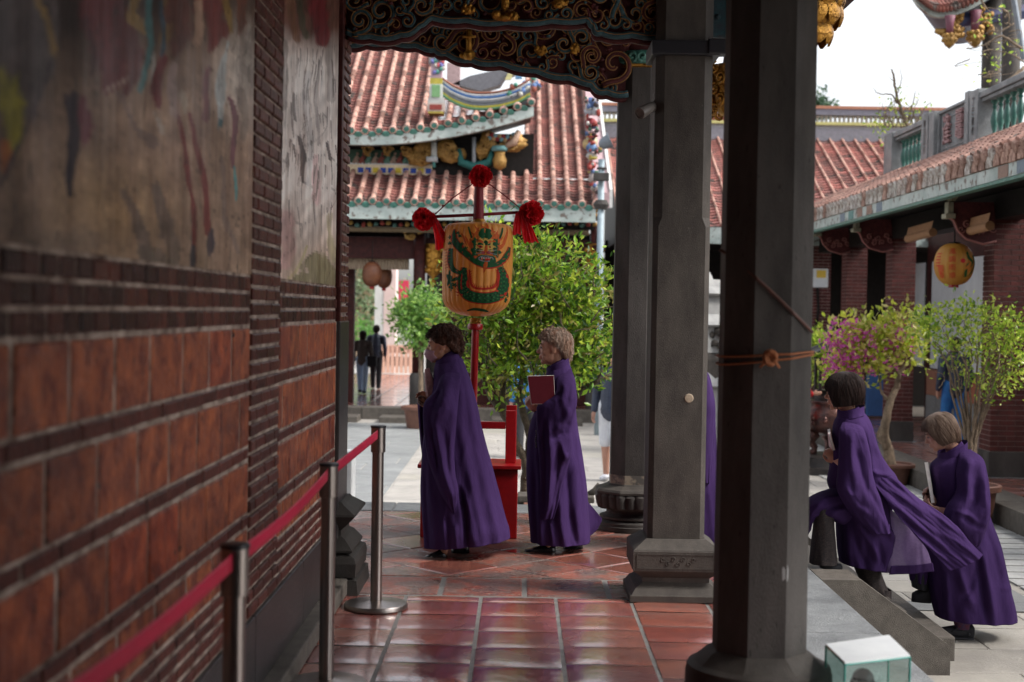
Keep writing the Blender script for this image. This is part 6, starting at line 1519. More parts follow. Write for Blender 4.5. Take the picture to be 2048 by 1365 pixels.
b = MB(); b.box(-14, -2, 70, 70.5, -.5, 2.2, (1.3, 1.3, 1.3)); tag(b.build('street_wall', M['slab'], None), 'pale wall across the street beyond the gate', 'wall')
# ================================================================== INCENSE BURNER
YI = 19.3; ck = YI / 2844
def bz(py): return P(1655, py, YI).z
t = thing('incense_burner', 'tall dark bronze incense burner with a roofed top and lion legs', 'incense burner', (P(1655, 900, YI).x, YI, -.56))
bx_ = P(1657, 850, YI).x; c0 = (bx_, YI, 0)
b = MB(); b.lathe([(.50, -.56), (.50, bz(932)), (.43, bz(930)), (.41, bz(922)), (.40, bz(912)), (.36, bz(908))], c0, 40); b.build('base', M['bronze'], t, angle=35)
for k in range(3):
    a = math.pi * (1.1 + k * 2 / 3) ; b = MB(); ca, sa = math.cos(a), math.sin(a)
    b.tube([(bx_ + r * ca, YI + r * sa, bz(py)) for r, py in ((.2, 865), (.27, 872), (.27, 885), (.2, 895), (.22, 903), (.29, 910))], [.09, .085, .06, .045, .05, .06], 10)
    b.sphere((bx_ + .27 * ca, YI + .27 * sa, bz(874)), .085, 10, noise=.5); b.build('leg', M['copper'], t, smooth=True)
b = MB(); b.lathe([(.12, bz(870)), (.26, bz(862)), (.33, bz(850)), (.345, bz(836)), (.33, bz(822)), (.28, bz(815)), (.27, bz(808)), (.31, bz(805)), (.31, bz(801)), (.26, bz(803))], c0, 40)
for k in range(26): a = 2 * math.pi * k / 13; b.sphere((bx_ + .335 * math.cos(a), YI + .335 * math.sin(a), bz(836 + (k % 3) * 5)), .035, 7, noise=.7, seed=k)
b.build('bowl', M['copper'], t, smooth=True)
b = MB(); b.lathe([(.2, bz(803)), (.2, bz(790)), (.16, bz(786)), (.2, bz(780)), (.01, bz(779))], c0, 24); b.build('neck', M['bronze'], t, angle=35)
b = MB()
for k in range(4):
    a = math.pi / 4 + math.pi / 2 * k; b.lathe([(.03, bz(786)), (.022, bz(775)), (.022, bz(722)), (.035, bz(715))], (bx_ + .22 * math.cos(a), YI + .22 * math.sin(a), 0), 10)
b.build('posts', M['bronze'], t, smooth=True)
b = MB()
for k in range(6):
    a0, a1 = 2 * math.pi * k / 6, 2 * math.pi * (k + 1) / 6
    rows = []
    for i in range(9):
        u = i / 8; r = .36 * (1 - u) ** 1.35 + .05; z = bz(712) + (bz(680) - bz(712)) * u + .03 * (1 - u) ** 4
        row = []
        for j in range(9):
            v = j / 8; p = Vector((math.cos(a0) * (1 - v) + math.cos(a1) * v, math.sin(a0) * (1 - v) + math.sin(a1) * v, 0)) * r
            row.append((bx_ + p.x, YI + p.y, z + .012 * abs(math.sin(v * 12.6)) + .04 * (2 * abs(v - .5)) ** 3 * (1 - u)))
        rows.append(row)
    b.grid(rows)
b.build('roof', M['bronze'], t, smooth=True, solid=.015)
b = MB(); b.lathe([(.05, bz(682)), (.07, bz(678)), (.03, bz(674)), (.06, bz(668)), (.065, bz(660)), (.02, bz(650)), (.005, bz(646))], c0, 16)
for k in range(8): a = 2 * math.pi * k / 8; b.tube([(bx_ + .05 * math.cos(a), YI, bz(664) + .05 * math.sin(a)), (bx_ + .1 * math.cos(a), YI, bz(664) + .1 * math.sin(a))], [.02, .006], 6)
b.build('finial', M['bronze'], t, smooth=True)
# ================================================================== PEOPLE
def vox(mb, name, m, parent, voxel=.005, sm=3, fac=.5):
    me = bpy.data.meshes.new(name); me.from_pydata(mb.v, [], mb.f)
    bm = bmesh.new(); bm.from_mesh(me); bmesh.ops.recalc_face_normals(bm, faces=bm.faces[:]); bm.to_mesh(me); bm.free()
    o = bpy.data.objects.new(name, me); COL.objects.link(o)
    rm = o.modifiers.new('r', 'REMESH'); rm.mode = 'VOXEL'; rm.voxel_size = voxel; rm.use_smooth_shade = True
    if sm: s = o.modifiers.new('s', 'SMOOTH'); s.iterations = sm; s.factor = fac
    dg = bpy.context.evaluated_depsgraph_get(); dg.update()
    new = bpy.data.meshes.new_from_object(o.evaluated_get(dg)); o.modifiers.clear(); o.data = new; bpy.data.meshes.remove(me); new.name = name
    new.materials.clear(); new.materials.append(m)
    new.polygons.foreach_set('use_smooth', [True] * len(new.polygons))
    if parent is not None: par(o, parent)
    return o
def cap(mb, pts, rs, n=14):
    mb.tube(pts, rs, n)
    for p, r in ((pts[0], rs[0]), (pts[-1], rs[-1])): mb.sphere(p, r * .99, n)
class Head:
    """local frame: x forward to the face, y towards the far side, z up; forward is world -X before turning"""
    def __init__(s, c, pitch=0, yaw=0, k=1.0, roll=0):
        f = Vector((-1, 0, 0)); u = Vector((0, 0, 1)); rot = Matrix.Rotation(R(yaw), 3, 'Z') @ Matrix.Rotation(R(-pitch), 3, 'Y')
        s.f = rot @ f; s.u = rot @ u; s.l = s.u.cross(s.f); s.c = Vector(c); s.k = k
        s.M = Matrix((s.f, s.l, s.u)).transposed()
    def p(s, x, y, z): return s.c + s.M @ Vector((x, y, z)) * s.k
    def el(s, mb, c, r, n=16): mb.sphere(s.p(*c), tuple(q * s.k for q in r), n, M=s.M)
    def shapes(s, mb, neck_to=None):
        s.el(mb, (-.012, 0, .035), (.092, .074, .084), 24); s.el(mb, (.03, 0, -.02), (.060, .060, .084), 20); s.el(mb, (.022, 0, -.062), (.058, .052, .048), 18)
        s.el(mb, (.066, 0, -.09), (.02, .022, .018)); s.el(mb, (.074, 0, .026), (.016, .044, .011))
        for y in (-1, 1):
            s.el(mb, (.058, y * .036, -.024), (.024, .02, .022)); s.el(mb, (-.006, y * .074, -.008), (.017, .009, .031)); s.el(mb, (.095, y * .011, -.027), (.012, .009, .008))
            s.el(mb, (.068, y * .03, .006), (.013, .016, .011)); s.el(mb, (.045, y * .032, -.06), (.03, .02, .022))
        cap(mb, [s.p(.078, 0, .022), s.p(.092, 0, -.004), s.p(.104, 0, -.022)], [.008 * s.k, .009 * s.k, .012 * s.k], 10)
        s.el(mb, (.084, 0, -.05), (.016, .022, .0075)); s.el(mb, (.082, 0, -.064), (.015, .02, .0085))
        if neck_to is not None: cap(mb, [s.p(-.02, 0, -.03), s.p(-.03, 0, -.1), neck_to], [.05 * s.k, .047 * s.k, .045 * s.k], 16)
    def eyes(s, parent):
        for y in (-1, 1):
            b = MB(); s.el(b, (.074, y * .031, .005), (.0105, .011, .006), 12); b.build('eye', mat('eye', (.3, .27, .25), None) if 'eye' not in bpy.data.materials else bpy.data.materials['eye'], parent, smooth=True)
            b = MB(); s.el(b, (.0805, y * .031, .005), (.006, .006, .0055), 10); cap(b, [s.p(.081, y * .018, .009), s.p(.085, y * .03, .012), s.p(.076, y * .043, .008)], [.0015, .0022, .0014], 6)
            cap(b, [s.p(.088, y * .012, .028), s.p(.087, y * .028, .034), s.p(.074, y * .046, .03)], [.0022, .003, .0015], 6)
            b.build('eyelash_and_brow', M['hair_black'], parent, smooth=True)
    def hair(s, parent, zend, m, r=(.108, .09, .1), cz=.034, cx=-.016, curl=0, strands=260, seed=1, amp=.004, inn=.012, slen=None):
        """zend(phi) lower edge of the hair, phi 0 = front"""
        rr = random.Random(seed); b = MB(); n = 144; T = 26; rows = []
        def pt(phi, t, off=0):
            ze = zend(phi); zt = r[2]; z = zt + (ze - cz - zt) * t ** 1.25
            if z > 0: q = math.sqrt(max(0, 1 - (z / r[2]) ** 2))
            else: q = 1 - .1 * (z / .12) ** 2
            q = q + off / .1
            wv = 1 + amp * 10 * .5 * mnoise.noise(Vector((math.cos(phi) * 9 + seed, math.sin(phi) * 9, t * 1.2)))
            if curl: wv += curl * mnoise.noise(Vector((math.cos(phi) * 3.2 + seed, math.sin(phi) * 3.2, z * 26)))
            if t > .85: q -= inn * 10 * (t - .85) / .15 * .6
            x = cx + math.cos(phi) * r[0] * q * wv; y = math.sin(phi) * r[1] * q * wv
            return s.p(x, y, cz + z + (curl * .06 * mnoise.noise(Vector((phi * 4, z * 30, seed))) if curl else 0))
        for i in range(T + 1): rows.append([pt(2 * math.pi * k / n, max(.0, i / T)) for k in range(n)])
        for q_ in (.012, .03): rows.append([pt(2 * math.pi * k / n, 1, -q_) for k in range(n)])
        b.grid(rows, closed=True)
        h = b.build('hair', m, parent, smooth=True)
        b = MB()
        for _ in range(strands):
            phi = rr.uniform(0, 2 * math.pi); t0 = rr.uniform(.05, .6); t1 = min(1.06, t0 + rr.uniform(.3, .7)); 
            off = rr.uniform(0, .004); L = []
            for i in range(6):
                u = i / 5; p = pt(phi + .12 * math.sin(u * 2 + phi * 3) * (1 if not curl else .4), t0 + (t1 - t0) * u, off + .0022)
                if curl: p = p + Vector((math.cos(u * 9 + phi * 7), math.sin(u * 9 + phi * 5), math.sin(u * 8 + phi))) * .006
                L.append(p)
            b.tube(L, [.0004, .0015, .0017, .0016, .0012, .0003], 4, cap=False)
        if curl:
            for _ in range(260):
                phi = rr.uniform(0, 6.28); t0 = rr.uniform(.0, 1) ; p = pt(phi, t0, .004); a = Vector((rr.gauss(0, 1), rr.gauss(0, 1), rr.gauss(0, 1))).normalized(); o1 = a.orthogonal().normalized(); o2 = a.cross(o1); q = rr.uniform(.006, .012)
                b.tube([p + (o1 * math.cos(v) + o2 * math.sin(v)) * q + a * v * .0012 for v in np.linspace(0, 5, 9)], [.001] + [.0022] * 7 + [.0008], 4, cap=False)
        b.build('stray_hair', m, h, smooth=True)
        return h
def hand(mb, wrist, d, nrm, side=1, curl=1.0, k=1.0, thumb_up=1):
    """palm along d from the wrist, palm faces nrm; fingers curl towards nrm"""
    d = Vector(d).normalized(); nrm = Vector(nrm); nrm = (nrm - d * nrm.dot(d)).normalized(); lat = d.cross(nrm) * side
    w0 = Vector(wrist)
    Mx = Matrix((d, lat, nrm)).transposed(); mb.sphere(w0 + d * .045 * k, (.05 * k, .038 * k, .016 * k), 16, M=Mx); mb.sphere(w0 + d * .06 * k, (.034 * k, .04 * k, .013 * k), 16, M=Mx)
    cap(mb, [w0 - d * .01, w0 + d * .03], [.024 * k, .026 * k], 12)
    for i, ln in enumerate((.072, .08, .075, .06)):
        base = w0 + d * (.085 - .004 * abs(i - 1)) * k + lat * (i - 1.5) * .0195 * k; pts = [base]; ang = .25 * curl; seg = [ln * .46, ln * .31, ln * .26]
        for q_, s_ in enumerate(seg):
            ang += (.55, .75, .5)[q_] * curl; pts.append(pts[-1] + (d * math.cos(ang) + nrm * math.sin(ang)) * s_ * k)
        cap(mb, pts, [.0092 * k, .0086 * k, .008 * k, .0068 * k], 10)
    tb = w0 + d * .025 * k - lat * .032 * k; t1 = tb + (d * .75 - lat * .55 + nrm * .45).normalized() * .034 * k; t2 = t1 + (d * .8 - lat * .05 + nrm * .6).normalized() * .03 * k; t3 = t2 + (d * .7 + lat * .3 + nrm * .6).normalized() * .024 * k
    cap(mb, [tb, t1, t2, t3], [.014 * k, .0115 * k, .010 * k, .0075 * k], 10)
def ringcloth(rows, Y0, n=220, m=170, folds=(), pleat=(10, 2.5), seed=0, noise=2.0, growth=1.2, expo=2.2, top_open=True, yoff=0, thick=True, closeb=False):
    """rows: (xL, yL, xR, yR, half depth px, depth offset px); returns MB of a draped tube"""
    A = catmull(rows, m); A[:, 4] *= np.where(np.abs(A[:, 5]) < 10, 1.1, 1.0); A[:, 5] *= 1.22; k_ = Y0 / 2844; mb = MB(); out = []
    segs = [(np.array(p, float), w_, a_) for p, w_, a_ in folds]
    for i in range(m):
        xl, yl, xr, yr, hd, dof = A[i]; t = i / (m - 1); row = []
        cx, cy = (xl + xr) / 2, (yl + yr) / 2; hx = (xr - xl) / 2
        for j in range(n):
            th = 2 * math.pi * j / n; c_, s_ = math.cos(th), math.sin(th)
            ux = math.copysign(abs(c_) ** (2 / expo), c_); ud = math.copysign(abs(s_) ** (2 / expo), s_)
            g = t ** growth
            fr = pleat[1] * g * (math.sin(pleat[0] * th + 1.7 * math.sin(2 * th + seed) + t * 1.5) + .5 * math.sin(pleat[0] * 1.73 * th + seed + t * 2))
            px0, py0 = cx + hx * ux, cy + (yr - yl) / 2 * ux
            nv = mnoise.noise(Vector((px0 * .03 + seed, py0 * .009 + hx * .0, ud * 1.2 + seed))); nv2 = mnoise.noise(Vector((px0 * .07 + seed * 3, py0 * .02, ud * 2)))
            fr += noise * (1.5 * (.4 - abs(nv) * 2) + .8 * nv2)
            if s_ < .25:
                for pts, w_, a_ in segs:
                    dmin = 1e9; tt = 0
                    for q in range(len(pts) - 1):
                        ax, ay = pts[q]; bx, by = pts[q + 1]; dx, dy = bx - ax, by - ay
                        u = ((px0 - ax) * dx + (py0 - ay) * dy) / (dx * dx + dy * dy); uc = min(1, max(0, u))
                        dd = math.hypot(px0 - ax - dx * uc, py0 - ay - dy * uc)
                        if dd < dmin: dmin = dd; tt = (q + uc) / (len(pts) - 1)
                    if dmin < w_ * 2.5: fr += 1.35 * a_ * math.exp(-(dmin / w_) ** 2) * min(1, 4 * tt * 1.0 + .25, 4 * (1 - tt) + .25) * min(1, (.25 - s_) * 2)
            # silhouettes stay put: folds mostly push in depth
            X = px0 + fr * .35 * ux; D = (hd + fr) * ud + dof
            row.append(P(X, py0, Y0) + Vector((0, D * k_ + yoff, 0)))
        out.append(row)
    if thick:   # turn the hem inwards so the cloth has thickness
        last = out[-1]; ctr = sum((Vector(p) for p in last), Vector()) / n
        out.append([p + (ctr - p) * .03 + Vector((0, 0, .004)) for p in last]); out.append([p + (ctr - p) * .06 + Vector((0, 0, .06)) for p in last])
        if closeb: out.append([ctr + Vector((0, 0, .06))] * n)
        first = out[0]; ctr = sum((Vector(p) for p in first), Vector()) / n
        out.insert(0, [p + (ctr - p) * .05 - Vector((0, 0, .004)) for p in first]); out.insert(0, [p + (ctr - p) * .12 - Vector((0, 0, .04)) for p in first])
        if not top_open: out.insert(0, [ctr - Vector((0, 0, .02))] * n)
    mb.grid(out, closed=True); return mb
def panel(rows, Y0, nu=60, nv=60, fold=3, seed=0, freq=(.05, .012), ang=0):
    """rows of control points (px, py, depth px); a hanging or flying sheet"""
    k_ = Y0 / 2844; C = [catmull(r, nv) for r in rows]; out = []
    cols_ = [catmull([C[i][j] for i in range(len(rows))], nu) for j in range(nv)]
    ca, sa = math.cos(R(ang)), math.sin(R(ang))
    for i in range(nu):
        row = []
        for j in range(nv):
            x, y, d = cols_[j][i]; u, v = x * ca + y * sa, -x * sa + y * ca
            f = fold * (mnoise.noise(Vector((u * freq[0] + seed, v * freq[1], seed))) * 1.6 + .5 * mnoise.noise(Vector((u * freq[0] * 2.5, v * freq[1] * 2, seed + 4))))
            row.append(P(x, y, Y0) + Vector((0, (d + f) * k_, 0)))
        out.append(row)
    mb = MB(); mb.grid(out); return mb
def shoe(mb, heel, toe, w_=.045, h=.06):
    heel, toe = Vector(heel) + Vector((0, 0, .012)), Vector(toe) + Vector((0, 0, .012)); d = (toe - heel); L_ = d.length; d.normalize(); lat = d.cross(Vector((0, 0, 1))).normalized(); upv_ = lat.cross(d)
    rows = []
    for i in range(15):
        u = i / 14; c = heel + d * (L_ * u); wd = w_ * (.62 + .38 * math.sin(math.pi * min(1, u * .9 + .12))) * (1 if u < .82 else max(.15, math.sqrt(max(0, 1 - ((u - .82) / .185) ** 2)))); wd *= (1 if u > .06 else .7)
        hh = h * (1 if u < .3 else 1 - .5 * ((u - .3) / .7) ** .8) * (1 if u > .03 else .8)
        rows.append([c + lat * wd * math.copysign(abs(math.cos(a)) ** .8, math.cos(a)) + upv_ * (hh * (.5 + .5 * math.sin(a)) if math.sin(a) > 0 else hh * .5 + hh * .5 * max(-1, 1.15 * math.sin(a))) for a in [2 * math.pi * q / 18 for q in range(18)]])
    mb.grid(rows, closed=True); mb.add(rows[0], [tuple(range(18))]); mb.add(rows[-1], [tuple(range(18))])
def book(name, label, quad, Y0, thick, m, cover_thick=.003, pages=True, dys=(0, 0, 0, 0), nm='book'):
    pts = [P(x, y, Y0) + Vector((0, d, 0)) for (x, y), d in zip(quad, dys)]; nn = (pts[1] - pts[0]).cross(pts[3] - pts[0]).normalized()
    if nn.y > 0: nn = -nn
    t = thing(nm, label, 'book', sum(pts, Vector()) / 4)
    def slab(o0, o1, sc, mt, n_):
        c = sum(pts, Vector()) / 4; q = [c + (p - c) * sc for p in pts]; mb = MB(); mb.add([p + nn * o0 for p in q] + [p + nn * o1 for p in q], [(0, 1, 2, 3), (4, 5, 6, 7), (0, 1, 5, 4), (1, 2, 6, 5), (2, 3, 7, 6), (3, 0, 4, 7)]); mb.build(n_, mt, t)
    slab(thick / 2, thick / 2 + cover_thick, 1, m, 'cover'); slab(-thick / 2 - cover_thick, -thick / 2, 1, m, 'cover'); slab(-thick / 2 + .0004, thick / 2 - .0004, .985 if pages is True else pages, M['paper'], 'pages')
    return t
def rosary(label, c, r, n=26, seed=0, hang=0):
    b = MB(); rr = random.Random(seed)
    for ring in range(2):
        ax = Vector((.5, .8 - ring, .3 + .4 * ring)).normalized(); o1 = ax.orthogonal().normalized(); o2 = ax.cross(o1)
        for k in range(n // 2): a = 2 * math.pi * k / (n // 2); b.sphere(Vector(c) + (o1 * math.cos(a) + o2 * math.sin(a)) * r, .0075, 8)
    for k in range(hang): b.sphere(Vector(c) + Vector((.004 * math.sin(k), -.01, -r - .016 * k)), .006, 8)
    return tag(b.build('prayer_beads', M['beads'], None, smooth=True), label, 'prayer beads')
def z2(l, fx, fy, k): return [(fx + x * k, fy + y * k) for x, y in l]
# conversion from my close-up sketches to photograph pixels
ZA = lambda x, y: (680 + x * .3955, 620 + y * .3955)
def RW(f, rows):   # rows (y, xl, xr, half depth, offset[, yR])
    out = []
    for r in rows:
        a = f(r[1], r[0]); c = f(r[2], r[5] if len(r) > 5 else r[0]); out.append((a[0], a[1], c[0], c[1], r[3], r[4]))
    return out
def FD(f, l): return [([f(*p) for p in pts], w_, a_) for pts, w_, a_ in l]
def person(label, loc, name='person'):
    t = None
    return t
# ---------------------------------------------------------------- woman 1
Y1 = 9.1; k1 = Y1 / 2844
p1 = lambda x, y, d=0: P(*ZA(x, y), Y1) + Vector((0, d * k1, 0))
b = MB(); h = Head(P(885, 690, Y1), pitch=9, k=1.0); h.shapes(b, p1(560, 300))
cap(b, [p1(570, 330), p1(590, 450), p1(590, 640)], [.07, .10, .11], 18); cap(b, [p1(575, 320, -22), p1(575, 320, 22)], [.05, .05])
for d in (-1, 1):
    cap(b, [p1(570, 350, 24 * d), p1(560, 470, 46 * d), p1(500, 485, 35 * d), p1(470, 478, 10 * d)], [.05, .045, .034, .025], 14)
    hand(b, p1(468, 476, 7 * d), (p1(430, 448) - p1(468, 476)), (0, -d, 0), side=d, curl=.7, k=.9)
for d, fx in ((-1, 530), (1, 640)): cap(b, [p1(585, 650, 28 * d), p1(580, 900, 28 * d), p1(fx, 1215 - 20 * (d > 0), 26 * d)], [.08, .055, .024], 14)
w1 = vox(b, 'person', M['skin'], None)
tag(w1, 'woman in a purple robe and mauve face mask walking with folded hands', 'person', 'women in purple robes')
h.eyes(w1)
h.hair(w1, lambda p: .055 + (-.06 * max(0, min(1, (abs(((p + math.pi) % (2 * math.pi)) - math.pi) - .6) / .9))) - .085 * max(0, min(1, (abs(((p + math.pi) % (2 * math.pi)) - math.pi) - 1.7) / .9)), M['hair_dark'], r=(.114, .093, .096), curl=.16, strands=200, seed=3)
# mask shell
b = MB(); rows = []
for i in range(15):
    u = i / 14; z = -.012 - .092 * u; row = []
    for j in range(21):
        v = (j - 10) / 10; a = v * 1.2; rad = (.098 + .024 * math.sin(math.pi * min(1, u * 1.15 + .06)) ** .8) * (1 - .16 * abs(v) ** 2) * (1 if u < .75 else 1 - .5 * (u - .75)); zz_ = z + (.022 * (abs(v)) ** 1.4) * (2 * u - .9)
        row.append(h.p(.0 + rad * math.cos(a * .8) + .002 * math.sin(u * 25), .066 * math.sin(a) * (1 - .25 * u), zz_))
    rows.append(row)
b.grid(rows); b.build('face_mask', M['mask'], w1, smooth=True, solid=.002)
b = MB()
for y in (-1, 1): b.tube([h.p(.052, y * .06, -.028), h.p(.02, y * .072, -.0), h.p(-.012, y * .084, .012), h.p(-.02, y * .084, -.01), h.p(.01, y * .074, -.04), h.p(.045, y * .058, -.066)], .0013, 5)
b.build('ear_loop', M['mask'], w1, smooth=True)
rob = ringcloth(RW(ZA, [(232, 516, 585, 16, 0, 196), (262, 488, 612, 24, 0, 236), (300, 476, 640, 40, 0), (370, 470, 664, 50, 0), (470, 452, 692, 56, 0), (600, 428, 718, 58, 0), (760, 412, 762, 60, 0), (900, 407, 800, 64, 0), (1040, 414, 835, 68, 0), (1120, 420, 856, 72, 0, 1100), (1196, 424, 862, 70, 0, 1150)]), Y1,
    folds=FD(ZA, [([(640, 330), (665, 480), (700, 700), (760, 950), (800, 1150)], 9, 3), ([(600, 480), (640, 750), (700, 1000), (740, 1180)], 8, 2.5), ([(690, 640), (735, 800), (770, 980)], 7, -2.5), ([(610, 880), (640, 1000), (650, 1200)], 5, -9), ([(625, 880), (668, 1040), (690, 1190)], 8, 4), ([(470, 900), (490, 1050), (500, 1200)], 6, 4), ([(545, 1000), (560, 1200)], 5, -4), ([(430, 760), (440, 1000), (460, 1200)], 5, -3), ([(590, 1050), (600, 1200)], 5, 3)]), pleat=(9, 2.2), seed=2, noise=1.5)
rob.build('robe', M['robe'], w1, smooth=True)
def collar(mb_owner, f, Y0, rows, **kw): ringcloth(RW(f, rows), Y0, n=80, m=20, pleat=(4, .3), noise=.3, **kw).build('collar', M['robe'], mb_owner, smooth=True)
collar(w1, ZA, Y1, [(262, 497, 590, 15, 0, 208), (285, 488, 600, 22, 0, 232), (305, 480, 615, 30, 0, 262)])
slv = ringcloth(RW(ZA, [(292, 552, 600, 5, -20), (340, 512, 618, 20, -40), (400, 490, 612, 26, -48), (455, 440, 606, 30, -52), (520, 431, 600, 30, -55), (600, 434, 592, 28, -56), (700, 448, 584, 26, -58), (800, 478, 590, 22, -60), (890, 512, 606, 18, -60), (950, 545, 601, 12, -58), (1012, 578, 594, 3, -56)]), Y1,
    folds=FD(ZA, [([(560, 330), (545, 480), (480, 560), (450, 600)], 9, 5), ([(590, 440), (580, 640), (565, 860)], 7, 4), ([(500, 560), (520, 700), (560, 900)], 6, 5), ([(470, 520), (480, 640), (510, 800)], 5, -5), ([(540, 600), (560, 760), (590, 900)], 6, -4), ([(520, 390), (500, 430), (470, 470)], 6, -4), ([(535, 420), (520, 470), (490, 520)], 6, 4)]), pleat=(6, 1), seed=5, noise=1.8)
slv.build('near_sleeve', M['robe'], w1, smooth=True)
slv = ringcloth(RW(ZA, [(326, 510, 555, 6, 20), (400, 440, 540, 22, 36), (450, 392, 480, 18, 22), (520, 390, 445, 16, 20), (600, 396, 440, 14, 20), (680, 402, 440, 12, 24), (760, 412, 445, 8, 28)]), Y1, folds=FD(ZA, [([(400, 470), (410, 600), (425, 720)], 4, 4)]), pleat=(5, 1), seed=9, noise=1.2)
slv.build('far_sleeve', M['robe'], w1, smooth=True)
b = MB(); shoe(b, p1(545, 1268, -22) + Vector((0, 0, .0)), p1(428, 1276, -22), h=.075); b.build('shoe', M['leather'], w1, smooth=True)
b = MB(); shoe(b, p1(652, 1252, 26), p1(560, 1254, 26), h=.08); b.build('shoe', M['leather'], w1, smooth=True)
b = MB(); q = p1(462, 1240, -34); 
for k in range(5): b.sphere(q + Vector((.008 * k, -.005, .006 * math.sin(k * 1.5))), .006, 8)
b.build('shoe_buckle', M['steel'], w1, smooth=True)
bk = ringcloth([( *ZA(430, 300), *ZA(452, 292), 6, -8), (*ZA(432, 370), *ZA(474, 350), 9, -8), (*ZA(440, 440), *ZA(492, 420), 10, -10), (*ZA(458, 458), *ZA(485, 446), 7, -10)], Y1, n=80, m=60, pleat=(5, .5), noise=.8, expo=4, top_open=False)
tag(bk.build('wrapped_book', M['book_pink'], None, smooth=True), 'book wrapped in crinkled pink cloth held upright by the masked woman', 'book')
rosary('brown prayer beads wound round the masked woman\'s folded hands', p1(418, 458, -16), .03, 30, 1)
# ---------------------------------------------------------------- woman 2
Y2 = 9.35; k2 = Y2 / 2844
p2 = lambda x, y, d=0: P(*ZA(x, y), Y2) + Vector((0, d * k2, 0))
b = MB(); h = Head(P(1106, 697, Y2), pitch=2, k=.97); h.shapes(b, p2(1095, 310))
cap(b, [p2(1110, 330), p2(1100, 480), p2(1090, 680)], [.07, .10, .11], 18); cap(b, [p2(1105, 330, -22), p2(1105, 330, 22)], [.05, .05])
cap(b, [p2(1120, 360, -24), p2(1145, 495, -48), p2(1040, 495, -32), p2(990, 486, -30)], [.05, .045, .034, .026], 14); hand(b, p2(1000, 490, -34), (p2(955, 460) - p2(1000, 490)), (.25, .8, .4), side=-1, curl=1.25, k=.92)
cap(b, [p2(1095, 360, 24), p2(1090, 500, 46), p2(1020, 500, 20), p2(1000, 495, 5)], [.05, .045, .034, .026], 14); hand(b, p2(1012, 500, 0), (p2(965, 480) - p2(1012, 500)), (.1, -.6, .5), side=1, curl=.9, k=.9)
for d, fx in ((-1, 1050), (1, 1150)): cap(b, [p2(1090, 680, 28 * d), p2(1090, 900, 28 * d), p2(fx, 1200, 24 * d)], [.08, .055, .024], 14)
w2 = vox(b, 'person', M['skin'], None)
tag(w2, 'older woman with short greying auburn hair in a purple robe holding a maroon book', 'person', 'women in purple robes')
h.eyes(w2)
h.hair(w2, lambda p: .062 + (-.055 * max(0, min(1, (abs(((p + math.pi) % (2 * math.pi)) - math.pi) - .7) / .9))) - .1 * max(0, min(1, (abs(((p + math.pi) % (2 * math.pi)) - math.pi) - 1.75) / .8)), M['hair_auburn'], r=(.114, .092, .104), curl=.025, strands=1100, seed=6, amp=.0045, cz=.036)
b = MB(); h.el(b, (-.002, -.088, -.03), (.005, .004, .008), 8); b.build('earring', M['gold'], w2, smooth=True)
rob = ringcloth(RW(ZA, [(262, 1085, 1142, 16, 0, 246), (285, 1062, 1160, 26, 0, 270), (320, 1046, 1178, 40, 0), (380, 1040, 1188, 50, 0), (470, 1000, 1192, 54, 0), (600, 956, 1204, 56, 0), (740, 943, 1226, 58, 0), (880, 944, 1245, 60, 0), (1010, 950, 1256, 62, 0), (1110, 958, 1262, 64, 0), (1166, 962, 1263, 62, 0, 1172)]), Y2,
    folds=FD(ZA, [([(1180, 700), (1200, 900), (1215, 1170)], 8, 4), ([(1140, 760), (1150, 950), (1170, 1180)], 7, -5), ([(1100, 900), (1110, 1040), (1130, 1180)], 7, 5), ([(1190, 560), (1215, 760), (1245, 1000)], 7, 3), ([(1060, 1040), (1075, 1180)], 5, 4), ([(985, 760), (985, 1000), (990, 1180)], 5, -5), ([(1010, 800), (1015, 1000), (1015, 1180)], 6, 4), ([(1160, 980), (1195, 1180)], 5, -4)]), pleat=(9, 2.2), seed=12, noise=1.5)
rob.build('robe', M['robe'], w2, smooth=True)
collar(w2, ZA, Y2, [(300, 1052, 1140, 18, 0, 236), (320, 1042, 1150, 26, 0, 262), (340, 1040, 1162, 34, 0, 286)])
slv = ringcloth(RW(ZA, [(300, 1122, 1168, 5, -20), (350, 1092, 1186, 22, -40), (410, 1085, 1192, 26, -48), (465, 1002, 1192, 28, -52), (520, 990, 1178, 28, -54), (600, 992, 1168, 26, -54), (690, 1000, 1164, 26, -56), (760, 1006, 1150, 22, -56), (860, 1010, 1120, 18, -56), (960, 1010, 1100, 12, -56), (1034, 1010, 1076, 4, -56)]), Y2,
    folds=FD(ZA, [([(1130, 340), (1120, 440), (1150, 540)], 8, 4), ([(1165, 380), (1160, 480), (1120, 560), (1070, 600)], 8, 5), ([(1150, 540), (1130, 600), (1060, 640)], 6, -5), ([(1090, 600), (1120, 700), (1145, 740)], 7, 4), ([(1050, 560), (1060, 760), (1050, 1000)], 6, 4), ([(1100, 640), (1095, 800), (1080, 1000)], 6, -4), ([(1020, 560), (1030, 760), (1030, 980)], 5, -4), ([(1160, 600), (1150, 700), (1110, 760)], 6, 4)]), pleat=(6, 1), seed=15, noise=1.8)
slv.build('near_sleeve', M['robe'], w2, smooth=True)
panel([[(*ZA(1256, 975), 10), (*ZA(1262, 985), 12), (*ZA(1268, 990), 14)], [(*ZA(1250, 1060), 8), (*ZA(1285, 1055), 20), (*ZA(1315, 1050), 26)], [(*ZA(1250, 1110), 8), (*ZA(1290, 1100), 20), (*ZA(1328, 1073), 28)], [(*ZA(1255, 1150), 10), (*ZA(1280, 1142), 20), (*ZA(1304, 1122), 26)]], Y2, 30, 30, 2, 3).build('flying_hem', M['robe'], w2, smooth=True, solid=.003)
